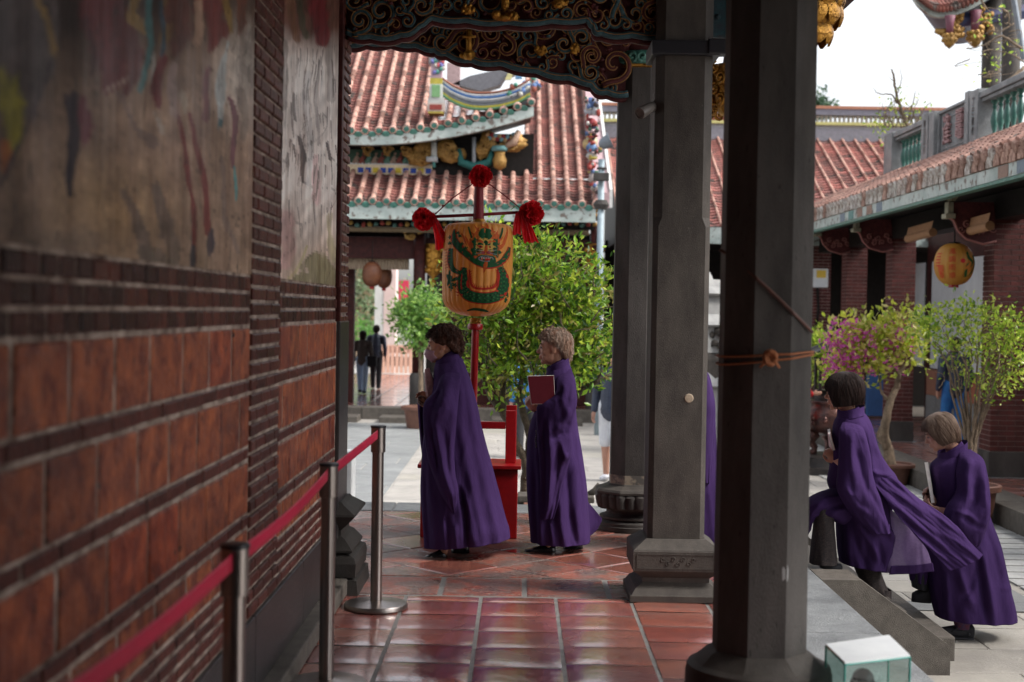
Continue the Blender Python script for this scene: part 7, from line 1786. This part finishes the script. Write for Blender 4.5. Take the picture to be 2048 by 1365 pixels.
b = MB(); shoe(b, p2(1090, 1236, -20), p2(934, 1240, -20), h=.07); b.build('shoe', M['leather'], w2, smooth=True)
b = MB(); shoe(b, p2(1230, 1225, 22), p2(1130, 1232, 22), h=.065); b.build('shoe', M['leather'], w2, smooth=True)
book('book', 'maroon covered book with white edges held upright by the auburn-haired woman', [ZA(950, 336), ZA(1080, 334), ZA(1086, 474), ZA(968, 476)], Y2 - .26, .016, M['book_maroon'], dys=(0, .02, .02, 0), pages=1.03)
b = MB()
for k in range(9): b.sphere(p2(990 + 2 * math.sin(k), 600 + 10 * k, -58), .006, 8)
tag(b.build('prayer_beads', M['bronze'], None, smooth=True), 'short string of dark beads hanging at the auburn-haired woman\'s front', 'prayer beads')
# ---------------------------------------------------------------- woman 3, stepping up
ZB = lambda x, y: (1600 + x * .3516, 740 + y * .3516)
Y3 = 9.25; k3 = Y3 / 2844
p3 = lambda x, y, d=0: P(*ZB(x, y), Y3) + Vector((0, d * k3, 0))
b = MB(); h = Head(p3(238, 130), pitch=6, yaw=-14, k=1.0); h.shapes(b, p3(270, 235))
cap(b, [p3(285, 270), p3(330, 420), p3(360, 590)], [.07, .10, .11], 18); cap(b, [p3(292, 325, -22), p3(292, 325, 22)], [.045, .045])
for d in (-1, 1): cap(b, [p3(275, 320, 24 * d), p3(250, 470, 46 * d), p3(215, 520, 30 * d), p3(200, 516, 12 * d)], [.05, .045, .034, .026], 14)
hand(b, p3(208, 518, -8), (p3(184, 492) - p3(208, 518)), (-.2, .8, .3), side=-1, curl=1.1, k=.9)
cap(b, [p3(350, 650, -24), p3(120, 765, -30), p3(125, 950, -32), p3(150, 1100, -30)], [.065, .045, .04, .03], 14)
cap(b, [p3(370, 640, 28), p3(370, 880, 24), p3(395, 1110, 24), p3(478, 1310, 22)], [.085, .055, .036, .026], 14)
w3 = vox(b, 'person', M['skin'], None)
tag(w3, 'woman with a dark bob stepping up onto the walk, her purple robe tail flying behind', 'person', 'women in purple robes')
h.eyes(w3)
def bob(front, side, back, a0=.5, a1=.85):
    def f(p):
        a = abs(((p + math.pi) % (2 * math.pi)) - math.pi); t = max(0, min(1, (a - a0) / (a1 - a0))); t = t * t * (3 - 2 * t); z = front + (side - front) * t; u = max(0, min(1, (a - 1.6) / 1.2)); return z + (back - side) * u
    return f
h.hair(w3, bob(.02, -.088, -.078, .45, .8), M['hair_black'], r=(.122, .105, .108), strands=900, seed=8, amp=.003, cz=.03, cx=-.02)
b = MB(); b.tube([h.p(.088, .02, .002), h.p(.086, .048, .002), h.p(.03, .078, .004), h.p(-.02, .08, .004)], .0014, 5)
for y in (-1, 1): b.tube([h.p(.094 + .002 * math.sin(a), y * .032 + .02 * math.cos(a), .0 + .014 * math.sin(a)) for a in np.linspace(0, 6.28, 16)], .0012, 5)
b.tube([h.p(.088, -.05, .003), h.p(.03, -.08, .004)], .0014, 5); b.build('spectacles', M['gold_dull'], w3, smooth=True)
collar(w3, ZB, Y3, [(235, 228, 330, 18, 0, 205), (262, 218, 345, 26, 0, 228), (285, 210, 365, 36, 0, 252)])
rob = ringcloth(RW(ZB, [(252, 226, 335, 20, 0, 225), (280, 206, 368, 34, 0, 250), (330, 192, 402, 48, 0, 310), (410, 185, 432, 54, 0, 400), (490, 178, 458, 56, 0, 480), (560, 172, 498, 58, 0, 545), (640, 160, 548, 60, 0, 620), (720, 190, 520, 58, 0, 690), (820, 206, 520, 56, 0, 840), (940, 214, 528, 54, 0, 960), (1030, 218, 524, 50, 0, 1010), (1092, 226, 505, 46, 0, 1140)]), Y3,
    folds=FD(ZB, [([(330, 330), (345, 460), (345, 590)], 5, -5), ([(350, 560), (430, 575), (500, 590)], 5, 5), ([(365, 600), (440, 690), (520, 760)], 7, -4), ([(380, 400), (430, 480), (490, 560)], 7, 3), ([(250, 760), (300, 860), (360, 960), (420, 1080)], 8, 6), ([(300, 820), (360, 870), (470, 900), (525, 960)], 7, 6), ([(270, 900), (300, 1000), (340, 1110)], 7, -5), ([(400, 930), (430, 1040), (450, 1120)], 6, -6), ([(450, 860), (500, 960), (480, 1060)], 6, 5), ([(230, 800), (240, 950), (250, 1080)], 6, 4)]), pleat=(8, 2), seed=21, noise=1.7)
rob.build('robe', M['robe'], w3, smooth=True)
slv = ringcloth(RW(ZB, [(276, 240, 305, 5, -18), (330, 192, 330, 24, -42), (400, 185, 342, 28, -50), (480, 178, 348, 30, -56), (560, 168, 352, 32, -60), (640, 160, 372, 32, -62), (700, 182, 400, 30, -62), (780, 235, 425, 24, -60), (850, 300, 450, 18, -58), (900, 360, 460, 12, -58)]), Y3,
    folds=FD(ZB, [([(290, 300), (320, 420), (350, 560), (400, 700)], 7, 5), ([(240, 330), (230, 460), (240, 600)], 8, 4), ([(200, 640), (260, 730), (330, 800)], 7, 5), ([(260, 420), (290, 560), (330, 700)], 7, -4), ([(330, 640), (380, 740), (430, 820)], 6, -4), ([(210, 560), (230, 680), (290, 760)], 6, -4)]), pleat=(6, 1), seed=25, noise=1.8)
slv.build('near_sleeve', M['robe'], w3, smooth=True)
# cloth over the raised knee
knee = ringcloth([(*ZB(240, 640), *ZB(300, 840), 40, -18), (*ZB(150, 672), *ZB(222, 870), 44, -18), (*ZB(80, 700), *ZB(130, 830), 46, -18), (*ZB(32, 740), *ZB(60, 830), 42, -16), (*ZB(22, 790), *ZB(34, 850), 34, -14)], Y3, n=120, m=80, folds=FD(ZB, [([(40, 770), (110, 700), (200, 690)], 5, 5), ([(60, 800), (130, 760), (210, 740)], 5, -5), ([(100, 830), (160, 780), (230, 760)], 5, 4)]), pleat=(7, 1.5), seed=28, noise=1.6)
knee.build('robe_over_knee', M['robe'], w3, smooth=True)
panel([[(*ZB(20, 780), -40), (*ZB(34, 760), -52), (*ZB(80, 775), -56)], [(*ZB(14, 850), -34), (*ZB(28, 850), -44), (*ZB(44, 850), -50)], [(*ZB(10, 930), -30), (*ZB(24, 920), -38), (*ZB(38, 890), -44)]], Y3, 24, 24, 2, 5).build('front_hem', M['robe'], w3, smooth=True, solid=.003)
# flying tail and sheer inner layer
panel([[(*ZB(345, 572), -56), (*ZB(380, 570), -60), (*ZB(430, 572), -58), (*ZB(500, 590), -50), (*ZB(545, 640), -30)],
       [(*ZB(400, 660), -66), (*ZB(450, 665), -67), (*ZB(520, 670), -64), (*ZB(600, 690), -58), (*ZB(650, 725), -48)],
       [(*ZB(500, 800), -78), (*ZB(560, 800), -76), (*ZB(640, 790), -76), (*ZB(740, 790), -72), (*ZB(820, 850), -68)],
       [(*ZB(610, 920), -82), (*ZB(680, 930), -88), (*ZB(760, 920), -90), (*ZB(840, 900), -86), (*ZB(900, 945), -74)],
       [(*ZB(775, 1097), -90), (*ZB(825, 1080), -94), (*ZB(870, 1062), -96), (*ZB(920, 1040), -92), (*ZB(970, 1015), -84)]], Y3, 110, 90, 5, 7, (.012, .09), ang=40).build('robe_tail', M['robe'], w3, smooth=True, solid=.003)
panel([[(*ZB(400, 720), -30), (*ZB(450, 760), -42), (*ZB(520, 800), -40)], [(*ZB(455, 860), -30), (*ZB(520, 880), -44), (*ZB(620, 920), -42)], [(*ZB(450, 1000), -30), (*ZB(560, 1010), -46), (*ZB(690, 1010), -44)], [(*ZB(440, 1138), -32), (*ZB(590, 1130), -50), (*ZB(722, 1118), -46)]], Y3, 50, 50, 3, 9).build('sheer_inner_layer', M['robe_sheer'], w3, smooth=True)
panel([[(*ZB(484, 1092), -45), (*ZB(590, 1086), -52), (*ZB(716, 1074), -48)], [(*ZB(472, 1142), -44), (*ZB(590, 1134), -52), (*ZB(724, 1122), -48)]], Y3 - .006, 8, 40, 1.5, 9).build('inner_hem_band', M['robe'], w3, smooth=True, solid=.002)
tr = ringcloth(RW(ZB, [(770, 62, 165, 26, -30), (860, 56, 170, 28, -30), (960, 46, 180, 30, -30), (1040, 38, 186, 30, -30), (1082, 36, 188, 30, -30, 1086)]), Y3, n=90, m=50, pleat=(5, 1.5), seed=31, noise=1.4); tr.build('trouser_leg', M['trouser'], w3, smooth=True)
tr = ringcloth(RW(ZB, [(1040, 318, 440, 26, 24), (1130, 325, 470, 28, 24), (1220, 365, 500, 28, 24), (1300, 420, 540, 26, 24, 1320)]), Y3, n=90, m=50, pleat=(5, 1.5), seed=33, noise=1.4); tr.build('trouser_leg', M['trouser'], w3, smooth=True)
b = MB(); shoe(b, p3(212, 1148, -30), p3(92, 1120, -30), h=.055); b.build('shoe', M['black_cloth'], w3, smooth=True)
b = MB(); shoe(b, p3(530, 1335, 22), p3(410, 1400, 22), h=.06); b.build('shoe', M['black_cloth'], w3, smooth=True)
book('book', 'thin white and mauve booklet held against the chest of the woman stepping up', [ZB(148, 355), ZB(182, 344), ZB(190, 440), ZB(174, 450)], Y3 - .02, .012, M['book_pink'], dys=(-.1, .1, .1, -.1))
# ---------------------------------------------------------------- woman 4, behind her in the courtyard
ZC = lambda x, y: (1800 + x * .3518, 820 + y * .3518)
Y4 = 9.5; k4 = Y4 / 2844
p4 = lambda x, y, d=0: P(*ZC(x, y), Y4) + Vector((0, d * k4, 0))
b = MB(); h = Head(p4(222, 132), pitch=27, yaw=-8, k=.98); h.shapes(b, p4(300, 220))
cap(b, [p4(320, 250), p4(345, 420), p4(350, 620)], [.07, .10, .11], 18); cap(b, [p4(315, 260, -22), p4(320, 260, 22)], [.05, .05])
cap(b, [p4(325, 300, -24), p4(355, 520, -50), p4(230, 568, -40), p4(190, 562, -26)], [.05, .045, .034, .026], 14); hand(b, p4(200, 562, -28), (p4(145, 540) - p4(200, 562)), (-.1, .4, .9), side=-1, curl=.8, k=.92)
cap(b, [p4(305, 310, 24), p4(300, 480, 44), p4(200, 520, 15), p4(180, 510, 0)], [.05, .045, .034, .026], 14); hand(b, p4(188, 515, -6), (p4(140, 470) - p4(188, 515)), (.4, -.7, .1), side=1, curl=.9, k=.92)
cap(b, [p4(340, 660, -28), p4(310, 900, -28), p4(330, 1210, -24)], [.085, .062, .032], 14); cap(b, [p4(320, 660, 28), p4(115, 790, 24), p4(140, 1000, 22), p4(150, 1080, 20)], [.08, .05, .032, .026], 14)
w4 = vox(b, 'person', M['skin_pale'], None)
tag(w4, 'woman with a grey-brown bob, head bowed, in a purple robe on the courtyard paving', 'person', 'women in purple robes')
h.eyes(w4)
h.hair(w4, bob(.05, -.085, -.095, .55, 1.15), M['hair_brown'], r=(.116, .098, .104), strands=900, seed=14, amp=.004, cz=.034, cx=-.018)
collar(w4, ZC, Y4, [(248, 232, 345, 18, 0, 172), (270, 226, 360, 26, 0, 195), (295, 215, 380, 36, 0, 220)])
rob = ringcloth(RW(ZC, [(262, 232, 350, 20, 0, 190), (290, 205, 385, 36, 0, 225), (330, 178, 425, 48, 0, 290), (420, 186, 452, 54, 0, 410), (520, 195, 474, 56, 0), (620, 180, 508, 58, 0), (720, 150, 548, 60, 0), (820, 150, 580, 62, 0), (920, 160, 600, 62, 0), (1020, 172, 622, 64, 0), (1110, 190, 645, 64, 0), (1172, 204, 658, 64, 0, 1190)]), Y4,
    folds=FD(ZC, [([(380, 780), (400, 920), (430, 1180)], 6, -9), ([(395, 760), (430, 920), (470, 1190)], 8, 5), ([(270, 860), (320, 1000), (350, 1090)], 8, 6), ([(380, 880), (340, 980), (300, 1040)], 6, -5), ([(500, 700), (560, 900), (610, 1150)], 9, 3), ([(440, 650), (490, 820), (540, 1000)], 8, -3), ([(220, 900), (230, 1040), (240, 1170)], 6, 5), ([(190, 880), (205, 1000), (215, 1140)], 5, -4), ([(520, 980), (620, 1000)], 6, 2), ([(200, 330), (190, 380)], 5, 2)]), pleat=(9, 2), seed=41, noise=1.7)
rob.build('robe', M['robe'], w4, smooth=True)
slv = ringcloth(RW(ZC, [(218, 325, 380, 5, -18), (260, 290, 420, 24, -42), (340, 270, 440, 30, -48), (440, 262, 446, 32, -54), (515, 212, 444, 32, -58), (580, 192, 438, 30, -60), (640, 225, 420, 28, -60), (700, 290, 402, 20, -58), (742, 335, 385, 8, -56)]), Y4,
    folds=FD(ZC, [([(330, 240), (300, 340), (290, 460)], 8, 5), ([(380, 300), (400, 420), (390, 520), (330, 600)], 8, 5), ([(350, 380), (340, 480), (280, 560)], 7, -5), ([(420, 460), (400, 580), (350, 660)], 7, 4), ([(260, 560), (320, 600), (390, 640)], 6, -4), ([(230, 540), (300, 560), (360, 620)], 6, 3)]), pleat=(6, 1), seed=45, noise=1.8)
slv.build('near_sleeve', M['robe'], w4, smooth=True)
lg = ringcloth(RW(ZC, [(700, 60, 240, 30, 20), (780, 38, 250, 32, 20), (860, 45, 230, 32, 20), (900, 60, 200, 30, 20), (985, 82, 170, 26, 20, 1000)]), Y4, n=100, m=60, pleat=(6, 1.5), seed=47, noise=1.6); lg.build('robe_over_knee', M['robe'], w4, smooth=True)
lg = ringcloth(RW(ZC, [(880, 66, 170, 24, 18), (940, 74, 172, 24, 18), (1020, 88, 172, 22, 18, 1040)]), Y4, n=80, m=30, pleat=(5, 1), seed=48, noise=1.2); lg.build('trouser_leg', M['black_cloth'], w4, smooth=True)
lg = ringcloth(RW(ZC, [(1150, 275, 378, 18, -24), (1190, 282, 372, 17, -24), (1225, 290, 366, 15, -24)]), Y4, n=60, m=20, pleat=(5, .6), seed=49, noise=.8); lg.build('sock', mat('navy_sock', (.02, .035, .1), (.12, .02, .03), 60, .9), w4, smooth=True)
b = MB(); shoe(b, p4(392, 1290, -24), p4(205, 1270, -24), h=.09, w_=.05); b.build('shoe', M['black_cloth'], w4, smooth=True)
b = MB(); shoe(b, p4(392, 1302, -24), p4(205, 1284, -24), h=.018, w_=.052); b.build('shoe_sole', M['dark_grey'], w4, smooth=True)
b = MB(); shoe(b, p4(190, 1120, 20), p4(80, 1112, 20), h=.12, w_=.046); b.build('shoe', M['black_cloth'], w4, smooth=True)
b = MB()
for k in range(4): b.tube([p4(262 + 8 * k, 1240 - 6 * k, -38), p4(272 + 8 * k, 1232 - 6 * k, -40)], .003, 5)
b.sphere(p4(358, 1252, -40), (.008, .004, .012), 8); b.build('lace', M['dark_grey'], w4, smooth=True)
book('book', 'pale pink booklet held upright by the woman with bowed head', [ZC(130, 290), ZC(168, 305), ZC(206, 530), ZC(168, 522)], Y4 - .04, .016, M['paper'], dys=(-.08, .08, .08, -.08))
rosary('dark prayer beads round the bowed woman\'s hands', p4(150, 500, -14), .032, 30, 3)
# ---------------------------------------------------------------- woman 5, mostly behind the columns
Y5 = 9.6; p5 = lambda x, y, d=0: P(x, y, Y5) + Vector((0, d * Y5 / 2844, 0))
b = MB(); h = Head(p5(1374, 700), pitch=4); h.shapes(b, p5(1386, 745)); cap(b, [p5(1388, 750), p5(1385, 830), p5(1385, 900)], [.07, .1, .11], 18)
for d in (-1, 1): cap(b, [p5(1385, 755, 50 * d), p5(1385, 820, 60 * d), p5(1345, 825, 20 * d)], [.05, .045, .03], 14); hand(b, p5(1348, 825, 10 * d), (-1, 0, .3), (0, -d, 0), side=d, curl=.9, k=.9); cap(b, [p5(1385, 900, 26 * d), p5(1380, 1000, 26 * d), p5(1375 + 12 * d, 1085, 24 * d)], [.08, .055, .024], 14)
w5 = vox(b, 'person', M['skin'], None, voxel=.006)
tag(w5, 'purple-robed woman almost hidden behind the middle square column', 'person', 'women in purple robes')
h.eyes(w5); h.hair(w5, bob(.05, -.03, -.08), M['hair_dark'], strands=200, seed=18)
ringcloth([(1372, 745, 1402, 735, 18, 0), (1358, 765, 1418, 752, 44, 0), (1352, 800, 1428, 800, 52, 0), (1340, 860, 1431, 860, 56, 0), (1332, 930, 1434, 925, 58, 0), (1332, 1000, 1440, 985, 62, 0), (1335, 1080, 1452, 1092, 64, 0)], Y5, folds=[([(1400, 780), (1415, 900), (1430, 1080)], 6, 4), ([(1425, 870), (1428, 960), (1436, 1080)], 4, -3)], pleat=(9, 2), seed=51).build('robe', M['robe'], w5, smooth=True)
ringcloth([(1366, 755, 1412, 750, 16, -34), (1345, 800, 1422, 800, 28, -48), (1330, 830, 1420, 840, 28, -52), (1345, 900, 1415, 905, 22, -54), (1380, 960, 1410, 960, 6, -54)], Y5, pleat=(6, 1), seed=52, n=120, m=80).build('near_sleeve', M['robe'], w5, smooth=True)
for d in (-1, 1): b = MB(); shoe(b, p5(1395 + 12 * d, 1095, 24 * d), p5(1355 + 12 * d, 1097, 24 * d), h=.06); b.build('shoe', M['leather'], w5, smooth=True)
# ---------------------------------------------------------------- people further off
def far_person(label, px, pyf, Y, zfloor, H, face, top, legs, hairm='hair_black', stride=.1, shorts=False, arm=None, sleeve=None, group=None, bag=False, skin='skin_pale', longhair=False):
    """face: unit xy direction the person faces"""
    x = P(px, pyf, Y).x; f = Vector((face[0], face[1], 0)).normalized(); s = Vector((-f.y, f.x, 0)); O = Vector((x, Y, zfloor)); q = H / 1.65
    L = lambda a, l_, z: O + (f * a + s * l_ + Vector((0, 0, z))) * q
    b = MB(); hd = Head(L(.02, 0, 1.53), k=q)
    ang = math.atan2(f.y, f.x) - math.pi; hd = Head(L(.02, 0, 1.53), yaw=math.degrees(ang), k=q); hd.shapes(b, L(-.02, 0, 1.36))
    cap(b, [L(0, 0, 1.32), L(0, 0, 1.1), L(0, 0, .92)], [.11 * q, .12 * q, .13 * q]); cap(b, [L(0, -.15, 1.34), L(0, .15, 1.34)], [.055 * q, .055 * q])
    arms = arm or [(L(.0, -.19, 1.32), L(-.05, -.24, 1.06), L(.04, -.23, .84)), (L(0, .19, 1.32), L(-.04, .24, 1.06), L(.05, .23, .84))]
    for i, (A_, B_, C_) in enumerate(arms):
        cap(b, [A_, B_, C_], [.048 * q, .04 * q, .026 * q]); hand(b, C_, (C_ - B_), f * .3 + s * (1 if i == 0 else -1), side=1 if i else -1, curl=.4, k=.95 * q)
    legs_ = []
    for i, sd_ in enumerate((-1, 1)):
        st_ = stride * sd_; A_, B_, C_ = L(0, .085 * sd_, .9), L(st_ * .6 + .02, .09 * sd_, .48), L(st_, .09 * sd_, .08); legs_.append((A_, B_, C_)); cap(b, [A_, B_, C_], [.085 * q, .058 * q, .038 * q])
    o = vox(b, 'person', M[skin], None, voxel=.011, sm=2); tag(o, label, 'person', group)
    hd.hair(o, bob(.04, -.03 if not longhair else -.1, -.08 if not longhair else -.2), M[hairm], strands=80, seed=int(px), inn=.002)
    b = MB(); cap(b, [L(0, 0, 1.33), L(0, 0, 1.12), L(0, 0, .88)], [.125 * q, .145 * q, .155 * q]); cap(b, [L(0, -.16, 1.33), L(0, .16, 1.33)], [.07 * q, .07 * q])
    for A_, B_, C_ in arms: e_ = B_.lerp(C_, .85); cap(b, [A_, B_, e_], [.066 * q, .058 * q, .045 * q])
    vox(b, 'jacket', top, o, .012, 2)
    b = MB(); cap(b, [L(0, -.05, .93), L(0, .05, .93)], [.13 * q, .13 * q])
    for A_, B_, C_ in legs_: cap(b, [A_, B_] + ([] if shorts else [C_]), [.1 * q, .08 * q] + ([] if shorts else [.06 * q]))
    vox(b, 'shorts' if shorts else 'trousers', legs, o, .012, 2)
    for A_, B_, C_ in legs_: b = MB(); shoe(b, Vector((C_.x, C_.y, zfloor + .005)) - f * .07, Vector((C_.x, C_.y, zfloor + .005)) + f * .17, h=.07); b.build('shoe', M['white_cloth'] if shorts else M['black_cloth'], o, smooth=True)
    if bag:
        b = MB(); c_ = L(-.02, -.27, .86); b.bbox(c_.x - .13, c_.x + .1, c_.y - .07, c_.y + .07, c_.z - .13, c_.z + .12, .04); b.tube([c_ + Vector((-.06, 0, .1)), L(0, -.2, 1.3), c_ + Vector((.08, 0, .1))], .012, 6); tag(b.build('shoulder_bag', M['black_cloth'], None), 'black shoulder bag carried by the left of the two far walkers', 'bag')
    return o
far_person('person in a dark top and pale jeans walking away through the front hall', 724, 797, 31.5, -.34, 1.4, (.1, 1), M['grey_knit'], M['denim'], stride=.16, bag=True, longhair=True, group='two people walking away through the front hall')
far_person('taller person in dark jacket and black trousers walking away through the front hall', 751, 785, 33.5, -.34, 1.5, (.05, 1), M['navy'], M['black_cloth'], stride=.12, group='two people walking away through the front hall')
far_person('person in a navy padded jacket and white shorts beside the farthest column', 1222, 955, 17.9, -.56, 1.68, (-.55, -1), M['navy'], M['white_cloth'], shorts=True, stride=.05)
far_person('person in bright blue half hidden behind the glossy-leaved tree', 1052, 900, 20.5, -.56, 1.6, (-.6, 1), M['bright_blue'], M['dark_grey'], stride=.05)
far_person('person in dark blue behind the yellow-green potted shrub', 1905, 890, 21.0, -.34, 1.62, (-.2, 1), M['navy'], M['bright_blue'], stride=.08)
q = P(1592, 800, 19.0); O = Vector((q.x, 19.0, -.56))
A1 = (O + Vector((.12, -.12, 1.12)), P(1600, 790, 18.9), P(1626, 788, 18.9)); A2 = (O + Vector((-.12, .1, 1.15)), O + Vector((-.14, .1, .95)), O + Vector((.05, .1, .85)))
far_person('person in red reaching toward the incense burner from behind the nearest column', 1592, 945, 19.0, -.56, 1.45, (1, -.1), M['red_cloth'], M['dark_grey'], arm=[A1, A2])
